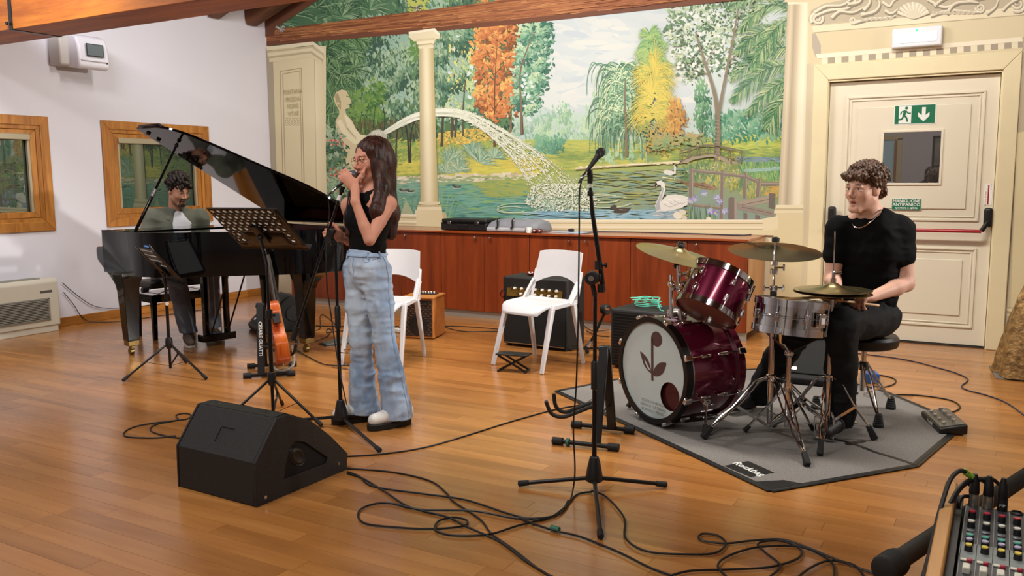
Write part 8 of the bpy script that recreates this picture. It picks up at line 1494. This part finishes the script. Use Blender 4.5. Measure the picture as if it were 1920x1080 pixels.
V, F = v.mesh(.006, [(hD.p(0, .02, -.02)-.125, hD.p(0, .02, -.02)+.12)], hf=.0032)
vol_obj('body', V, F, SKINM, dm, DO, lambda P: hD.tone(P, '#c59a86', '#9a5a50', '#3a2820', None, None, '#c47f6e')); hD.eyes(dm, DO, '#2c2018', .1)
t = Vol(); t.chain([ch+vec((0, 0, .09)), ch, (ch+pel)/2, pel+vec((0, 0, -.005))], [.155, .165, .158, .168], .05, (fwd, .78)); t.cone(shL+vec((0, 0, .0)), shR, .067, .067, .05)
for sh, el in ((shL, elL), (shR, elR)): e = sh+(el-sh)*.50; t.chain([sh, e], [.068, .066], .03); 
t.ell(nb+fwd*.02+vec((0, 0, .035)), (.07, .072, .056), .008, 's')
zh_ = pel[2]-.05; V, F = t.mesh(.0062, (), folds((.006, (8, 8, 14)), (.003, (18, 18, 26)), (.003, (22, 10, 30))), [((0, 0, zh_), (0, 0, -1), 0), (shL+(elL-shL)*.56, elL-shL, 0) if False else ((0, 0, zh_), (0, 0, -1), 0)])
vol_obj('black_t_shirt', V, F, mat('black_cotton', '#060607', .9, spec=.15), dm, DO)
j = Vol(); j.chain([pel+vec((0, 0, .05)), pel+vec((0, 0, .01))], [.15, .14], .04, (fwd, .9))
for hp, kn, an in ((hpL, knL, anL), (hpR, knR, anR)): j.chain([hp, hp*.5+kn*.5, kn], [.108, .098, .080], .03); j.chain([kn, kn*.5+an*.5, an+vec((0, 0, -.05))], [.080, .080, .078], .025)
V, F = j.mesh(.0065, (), folds((.006, (10, 10, 12)), (.003, (24, 24, 18)), (.003, (14, 14, 36))), [((0, 0, .055), (0, 0, -1), 0), ((0, 0, .475), (0, 0, -1), 0) if False else ((0, 0, .055), (0, 0, -1), 0)]); vol_obj('black_trousers', V, F, mat('black_denim', '#0e0f12', .8, spec=.25, bump=.15, bscale=300), dm, DO)
SHB = mat('black_shoe', '#0f0f12', .5, bump=.2, bscale=120)
for an, fd in ((anL, unit((-.25, -.95, 0))), (anR, unit((-.5, -.86, 0)))):
    s = Vol(); f0 = vec((an[0], an[1], 0)); zf = .055 if an is anR else .05; s.chain([f0-fd*.06+vec((0, 0, zf+.03)), f0+fd*.06+vec((0, 0, zf+.03)), f0+fd*.17+vec((0, 0, zf+.012))], [.043, .046, .036], .02); s.cone(an, f0-fd*.03+vec((0, 0, zf+.04)), .046, .046, .02); V, F = s.mesh(.0065, (), None, [((0, 0, zf-.022), (0, 0, -1), 0)]); so_ = vol_obj('shoe', V, F, SHB, dm, DO)
    for k in range(4): c = Vector(f0+fd*(.03+.025*k))-Vector(DO)+Vector((0, 0, zf+.078-.006*k)); MB().tube([c+Vector((-fd[1], fd[0], 0))*.022, c+Vector((0, 0, .004)), c-Vector((-fd[1], fd[0], 0))*.022], .003, 6).build('lace', BLK, so_)
hv = Vol(); P = hD.p; hv.ell(P(0, -.022, .052), vec((.088, .104, .082))*1.04, .02, 'u', hD.R)
for k in range(150):
    th_, ph = RNG.uniform(0, 2*math.pi), RNG.uniform(-.02, 1.5); x, y, z = .088*math.cos(th_)*math.cos(ph), -.018+.105*math.sin(th_)*math.cos(ph), .048+.086*math.sin(ph)
    if y > .03 and z < .062 or (abs(x) > .05 and y > .0 and z < .03): continue
    hv.ell(P(x, y, z), vec((1, 1, .8))*RNG.uniform(.013, .021), .006, 'u', hD.R)
for x in np.linspace(-.06, .06, 9): hv.ell(P(x, .088-.25*x*x*8, .066+RNG.uniform(-.008, .006)), vec((.017, .018, .02)), .008, 'u', hD.R)
for q in (-1, 1): hv.ell(P(q*.079, -.01, .03), (.012, .03, .03), .012, 'u', hD.R)
hv.ell(P(0, -.1, -.02), (.06, .03, .04), .03, 'u', hD.R); hv.ell(P(0, .1, -.03), (.066, .07, .083), .008, 's', hD.R)
V, F = hv.mesh(.0042, (), wav((.003, 190, 150, 130, 0), (.0025, -230, 180, 160, 1), (.002, 280, -250, 210, 2)))
def curl_tone(d, l):
    def g(Pp): n = np.clip(.5+.3*np.sin(Pp[:, 0]*270+Pp[:, 2]*230)+.3*np.sin(Pp[:, 1]*310-Pp[:, 2]*170), 0, 1); return np.array(H(d))*(1-n[:, None])+np.array(H(l))*n[:, None]
    return g
vol_obj('curly_hair', V, F, HAIRM, dm, DO, curl_tone('#2c1c13', '#5f422e'))
cv = []
for k in range(170):
    th_, ph = RNG.uniform(0, 2*math.pi), RNG.uniform(.0, 1.5); b = np.array([.092*math.cos(th_)*math.cos(ph), -.02+.108*math.sin(th_)*math.cos(ph), .052+.09*math.sin(ph)])
    if b[1] > .03 and b[2] < .065: continue
    ph0 = RNG.uniform(0, 6); ax1 = RNG.normal(0, 1, 3); ax1 /= np.linalg.norm(ax1); ax2 = np.cross(ax1, b-np.array([0, -.02, .05])); ax2 /= np.linalg.norm(ax2)
    cv.append([P(*(b+.011*(ax1*math.cos(ph0+i*1.1)+ax2*math.sin(ph0+i*1.1))+(b-np.array([0, -.02, .05]))*(.02*i))) for i in range(5)])
hair_strands('hair_curls', dm, DO, cv, .0022, mat('curl_brown', '#4a3222', .4, var=.35, vscale=30.))
nk_ = []
for k in range(30):
    a = math.pi*(k/29)*1.16-.25; p = nb+lft*(.070*math.cos(a))+fwd*(.030+.085*math.sin(a))+vec((0, 0, .045-.095*max(0, math.sin(a)))); nk_.append(Vector(p)-Vector(DO)+Vector(fwd)*.02*max(0, math.sin(a)))
MB().tube(spline(nk_, 2), .0032, 6).build('silver_chain', CHR, dm)
# drumstick held in the near hand, second one in the other
STK = mat('hickory', '#c09a68', .45, var=.08, vscale=30.)
gp = wrL+hdL*.105+vec((0, 0, -.022)); tip1 = np.array(PV(1485, 552, DB, -.50)); dst = unit(tip1-gp)
k1 = thing('drumstick', 'wooden drumstick lying over the snare drum in the drummer\'s near hand', 'drumstick', Vector(gp)); MB().tube([Vector(-dst*.13), Vector(dst*.16), Vector(dst*.25), Vector(dst*.262), Vector(dst*.274)], [.0072, .0072, .004, .0055, .003], 10).build('shaft', STK, k1)
gp = wrR+hdR*.10+vec((0, 0, -.02)); dst = unit(vec((-.75, -.3, -.05))); k2 = thing('drumstick', 'wooden drumstick in the drummer\'s hand behind the hi-hat', 'drumstick', Vector(gp)); MB().tube([Vector(-dst*.10), Vector(dst*.18), Vector(dst*.27), Vector(dst*.282), Vector(dst*.294)], [.0072, .0072, .004, .0055, .003], 10).build('shaft', STK, k2)
# ---------------------------------------------------------------- pianist
QB = (-6.15, 5.0); Q = lambda x, y, dd=0.: np.array(PV(x, y, QB, dd)); QO = (-6.4, 5.1, 0)
pi_ = thing('person', 'bearded man in olive overshirt playing the grand piano', 'person', QO)
hP = Head(Q(335, 357, -.03), (.96, -.10, -.36), (.30, -.03, 1), 1.03); fwd = unit((.93, -.37, 0)); lft = unit((.37, .93, 0))
nb = Q(329, 396, .05); shL, shR = Q(376, 408, .16), Q(288, 408, -.02); pel = vec((-6.40, 5.10, .625)); ch = Q(332, 432, .06)
PIM = pn.matrix_world if False else Matrix.Translation((-6.218, 4.287, 0)) @ RZ(math.radians(-12)); kp = lambda x, y, z: vec(PIM @ Vector((x, y, z)))
wrL, wrR = kp(-.03, .95, .80), kp(-.03, .50, .80); elL, elR = shL*.45+wrL*.55+vec((-.10, .05, -.13)), shR*.45+wrR*.55+vec((-.10, -.08, -.13))
hpL, hpR = pel+lft*.09, pel-lft*.09; knR = kp(.08, .58, .54); anR = kp(.20, .60, .11); knL = kp(.08, .88, .54); anL = kp(.12, .86, .11)
v = Vol(); hP.sculpt(v, .15); v.chain([hP.p(0, -.035, -.05), nb], [.05, .056], .03); v.cone(shL, shR, .045, .045, .03); v.chain([nb+vec((0, 0, -.04)), ch, (ch+pel)/2, pel], [.06, .13, .13, .14], .03, (fwd, .72))
for sh, el, wr, q in ((shL, elL, wrL, 1), (shR, elR, wrR, -1)): v.chain([sh, el, wr], [.05, .042, .027], .03); hand(v, wr, fwd*.95+vec((0, 0, -.12)), (0, 0, -1), -lft*q, (.25, .45, .4), [(.7, .6, .2), (.8, .3, .3), (.8, .1, .4)])
for a, b, c in ((hpL, knL, anL), (hpR, knR, anR)): v.chain([a, b, c], [.085, .055, .04], .04)
V, F = v.mesh(.0075, [(hP.p(0, .02, -.02)-.125, hP.p(0, .02, -.02)+.125)], hf=.0036)
vol_obj('body', V, F, SKINM, pi_, QO, lambda P: hP.tone(P, '#bd8a70', '#9a5a50', '#1c120d', '#1f1511', None, '#b87560')); hP.eyes(pi_, QO, '#2a1c14', .6)
t = Vol(); t.chain([nb+vec((0, 0, -.035)), ch, (ch+pel)/2, pel+vec((0, 0, -.02))], [.085, .158, .155, .165], .05, (fwd, .78)); t.ell(nb+fwd*.015+vec((0, 0, .05)), (.06, .06, .06), .006, 's'); V, F = t.mesh(.0075, (), wav((.002, 30, 20, 60, 0)), [((0, 0, .55), (0, 0, -1), 0)]); vol_obj('white_t_shirt', V, F, mat('white_cotton', '#cfcdd2', .85), pi_, QO)
t = Vol(); t.chain([nb+vec((0, 0, -.055))-fwd*.02, ch-fwd*.012, (ch+pel)/2, pel+vec((0, 0, -.06))], [.118, .174, .17, .18], .05, (fwd, .80)); t.cone(shL, shR, .07, .07, .04)
for sh, el, wr in ((shL, elL, wrL), (shR, elR, wrR)): t.chain([sh, (sh+el)/2, el, wr*.8+el*.2], [.072, .068, .062, .046], .03)
t.chain([nb+fwd*.20+vec((0, 0, .06)), ch+fwd*.20+lft*.0, ch+fwd*.20+vec((0, 0, -.35))], [.075, .062, .075], .01); t.p = t.p[:-2]; t.cone(nb+fwd*.13+vec((0, 0, .10)), ch+fwd*.16+vec((0, 0, -.10)), .085, .068, .008, 's'); t.cone(ch+fwd*.16+vec((0, 0, -.10)), ch+fwd*.19+vec((0, 0, -.45)), .068, .085, .008, 's'); t.ell(nb+vec((0, 0, .05)), (.062, .062, .085), .006, 's')
V, F = t.mesh(.0075, (), folds((.007, (9, 9, 13)), (.003, (20, 20, 20))), [((0, 0, .50), (0, 0, -1), 0)]); OLV = mat('olive_cotton', '#5b5d4f', .85, sheen=.15, bump=.15, bscale=200, var=.08, vscale=12.); vol_obj('overshirt', V, F, OLV, pi_, QO)
cb = MB(); rg = []
for a in np.linspace(-2.35, 2.35, 25):
    o_ = -fwd*math.cos(a)+lft*math.sin(a); f_ = abs(a)/2.35; r0, r1 = .068+.012*f_, .094+.03*f_**2; zt = .035-.065*f_**2; rg.append([Vector(nb+o_*r+fwd*.01+vec((0, 0, z)))-Vector(QO) for r, z in ((r0, zt), (r1, zt-.045), (r1-.008, zt-.05), (r0-.006, zt-.004))])
cb.loft(rg).build('collar', OLV, pi_, .002)
b_ = ch+fwd*.145-lft*.03+vec((0, 0, -.06)); MB().cyl(Vector(b_)-Vector(QO), Vector(b_+fwd*.012)-Vector(QO), .009, n=12).build('button', IVORY, pi_)
j = Vol(); j.cone(pel+vec((0, 0, .04)), pel+vec((0, 0, .01)), .15, .14, .04, 'u', (fwd, .85))
for hp, kn, an in ((hpL, knL, anL), (hpR, knR, anR)): j.chain([hp, kn], [.10, .078], .03); j.chain([kn, an+vec((0, 0, -.02))], [.078, .072], .025)
V, F = j.mesh(.0075, (), wav((.003, 22, -30, 40, 0), (.002, 60, 35, 70, 1)), [((0, 0, .10), (0, 0, -1), 0)]); vol_obj('grey_jeans', V, F, mat('grey_denim', '#5a6270', .85, var=.15, vscale=9., bump=.2, bscale=300), pi_, QO)
SHG = mat('brown_canvas', '#5a4a40', .7); 
for an in (anL, anR):
    fd = unit(fwd+(-lft*.25 if an is anR else lft*.05)); s = Vol(); f0 = vec((an[0], an[1], 0)); s.chain([f0-fd*.05+vec((0, 0, .05)), f0+fd*.05+vec((0, 0, .055)), f0+fd*.17+vec((0, 0, .04))], [.042, .044, .034], .02); s.cone(an, f0-fd*.02+vec((0, 0, .06)), .044, .044, .02); V, F = s.mesh(.0075, (), None, [((0, 0, .02), (0, 0, -1), 0)]); so_ = vol_obj('shoe', V, F, SHG, pi_, QO); sd = Vector((-fd[1], fd[0], 0)); c0 = Vector((f0[0], f0[1], 0))-Vector(QO)
    MB().prism([(-.085, 0), (-.07, .034), (.0, .042), (.1, .046), (.17, .036), (.2, .0), (.17, -.036), (.1, -.046), (.0, -.042), (-.07, -.034)], .001, .024, lambda u, w2, z: tuple(c0+Vector(fd)*u+sd*w2+Vector((0, 0, z)))).build('rubber_sole', SHW, so_, .003)
    for k in range(4): c = c0+Vector(fd)*(.03+.028*k)+Vector((0, 0, .097-.009*k)); MB().tube([c+sd*.028-Vector((0, 0, .01)), c+Vector((0, 0, .003)), c-sd*.028-Vector((0, 0, .01))], .0035, 6).build('lace', SHW, so_)
hv = Vol(); P = hP.p; hv.ell(P(0, -.025, .05), vec((.088, .104, .086)), .02, 'u', hP.R)
for k in range(110):
    th_, ph = RNG.uniform(0, 2*math.pi), RNG.uniform(-.1, 1.5); x, y, z = .088*math.cos(th_)*math.cos(ph), -.02+.105*math.sin(th_)*math.cos(ph), .05+.095*math.sin(ph)
    if y > .03 and z < .075 or (abs(x) > .05 and y > -.0 and z < .03): continue
    hv.ell(P(x, y, z), vec((1, 1, .9))*RNG.uniform(.012, .022), .008, 'u', hP.R)
for x in (-.05, -.035, -.02, -.045, .03, .045): hv.ell(P(x, .082, .062+RNG.uniform(-.012, .008)), (.014, .02, .02), .008, 'u', hP.R)
for q in (-1, 1): hv.ell(P(q*.078, -.005, .02), (.010, .024, .03), .01, 'u', hP.R)
hv.ell(P(0, .105, -.03), (.064, .07, .088), .008, 's', hP.R); V, F = hv.mesh(.0048, (), wav((.003, 170, 130, 110, 0), (.003, -210, 160, 140, 1), (.002, 260, -230, 190, 2))); vol_obj('dark_hair', V, F, HAIRM, pi_, QO, curl_tone('#0d0908', '#2c211c'))

# ---------------------------------------------------------------- two listeners at the far side, mirrored in the door pane
def listener(label, x, y, zc, hairc, clothes, turn):
    o = thing('person', label, 'person', (x, y, 0)); O = (x, y, 0); h = Head((x, y+.05, zc), (turn, 1, -.1), (0, 0, 1), 1.); sh = zc-.22; v = Vol(); h.sculpt(v, .1, True); a = vec((x, y, sh)); L = vec((1, 0, 0))
    v.chain([h.p(0, -.02, -.06), a+vec((0, 0, .05))], [.05, .055], .03); v.cone(a-L*.15, a+L*.15, .055, .055, .05); v.chain([a, vec((x, y, sh-.5))], [.13, .15], .05, (vec((0, 1, 0)), .7))
    for q in (-1, 1):
        e = a+vec((q*.22, .03, -.27)); w_ = vec((x+q*.08, y+.28, sh-.36)); v.chain([a+L*.16*q, e, w_], [.045, .036, .025], .02); hand(v, w_, (-q*.4, 1, -.1), (0, 0, -1), (-q, 0, 0), (.3, .5, .4), [(.7, .6, .2), (.8, .3, .3), (.8, .1, .4)], .9)
        k = vec((x+q*.1, y+.42, sh-.5)); v.chain([vec((x+q*.09, y, sh-.52)), k, vec((x+q*.1, y+.40, .10))], [.08, .055, .04], .03)
    V, F = v.mesh(.009, [(h.p(0, 0, 0)-.13, h.p(0, 0, 0)+.13)], hf=.005); vol_obj('body', V, F, SKINM, o, O, lambda P: h.tone(P, '#c08c74', '#93504a', '#2a1a14')); h.eyes(o, O)
    t = Vol(); t.cone(a-L*.15, a+L*.15, .066, .066, .05); t.chain([a, vec((x, y, sh-.52))], [.145, .165], .05, (vec((0, 1, 0)), .74))
    for q in (-1, 1): t.chain([a+L*.16*q, a+vec((q*.22, .03, -.27)), vec((x+q*.1, y+.22, sh-.34))], [.058, .048, .038], .02)
    V, F = t.mesh(.009, (), folds((.005, (10, 10, 14)))); vol_obj('jumper', V, F, mat('jumper_'+clothes[1:], clothes, .9), o, O)
    j = Vol(); [j.chain([vec((x+q*.09, y, sh-.52)), vec((x+q*.1, y+.42, sh-.5)), vec((x+q*.1, y+.40, .12))], [.1, .075, .06], .03) for q in (-1, 1)]; V, F = j.mesh(.009, (), folds((.005, (10, 10, 14)))); vol_obj('trousers', V, F, mat('dark_trousers', '#1c1d22', .85), o, O)
    for q in (-1, 1): s = Vol(); s.chain([vec((x+q*.1, y+.36, .05)), vec((x+q*.1, y+.54, .04))], [.045, .035], .02); V, F = s.mesh(.009, (), None, [((0, 0, .005), (0, 0, -1), 0)]); vol_obj('shoe', V, F, SHB, o, O)
    hv = Vol(); hv.ell(h.p(0, -.02, .045), (.084, .1, .086), .02, 'u', h.R); hv.chain([h.p(0, -.08, 0), h.p(0, -.09, -.2)], [.075, .07], .03); [hv.chain([h.p(q*.06, -.0, .03), h.p(q*.075, -.01, -.18)], [.035, .03], .03) for q in (-1, 1)]; hv.ell(h.p(0, .1, -.03), (.06, .065, .085), .01, 's', h.R); V, F = hv.mesh(.007, (), folds((.003, (50, 50, 2)))); vol_obj('hair', V, F, HAIRM, o, O, hair_tone(hairc, '#3a241c'))
    st = thing('bar_stool', 'tall stool under the '+label.split(',')[0], 'stool', (x, y-.02, 0)); zs = sh-.62; MB().lathe([(1e-6, zs-.03), (.17, zs-.03), (.18, zs-.015), (.17, zs), (1e-6, zs)], 24).build('seat', BLK, st); [MB().bar((q*.1, r*.1, zs-.03), (q*.17, r*.17, 0), .03, .03).build('leg', BMET, st) for q in (-1, 1) for r in (-1, 1)]
listener('dark haired woman in white jumper, mirrored in the door pane', -2.04, -2.5, 1.38, '#120c0a', '#c9c6c4', .15); listener('dark haired woman in black jumper, mirrored in the door pane', -1.27, -2.5, 1.40, '#140d0b', '#141416', -.1)
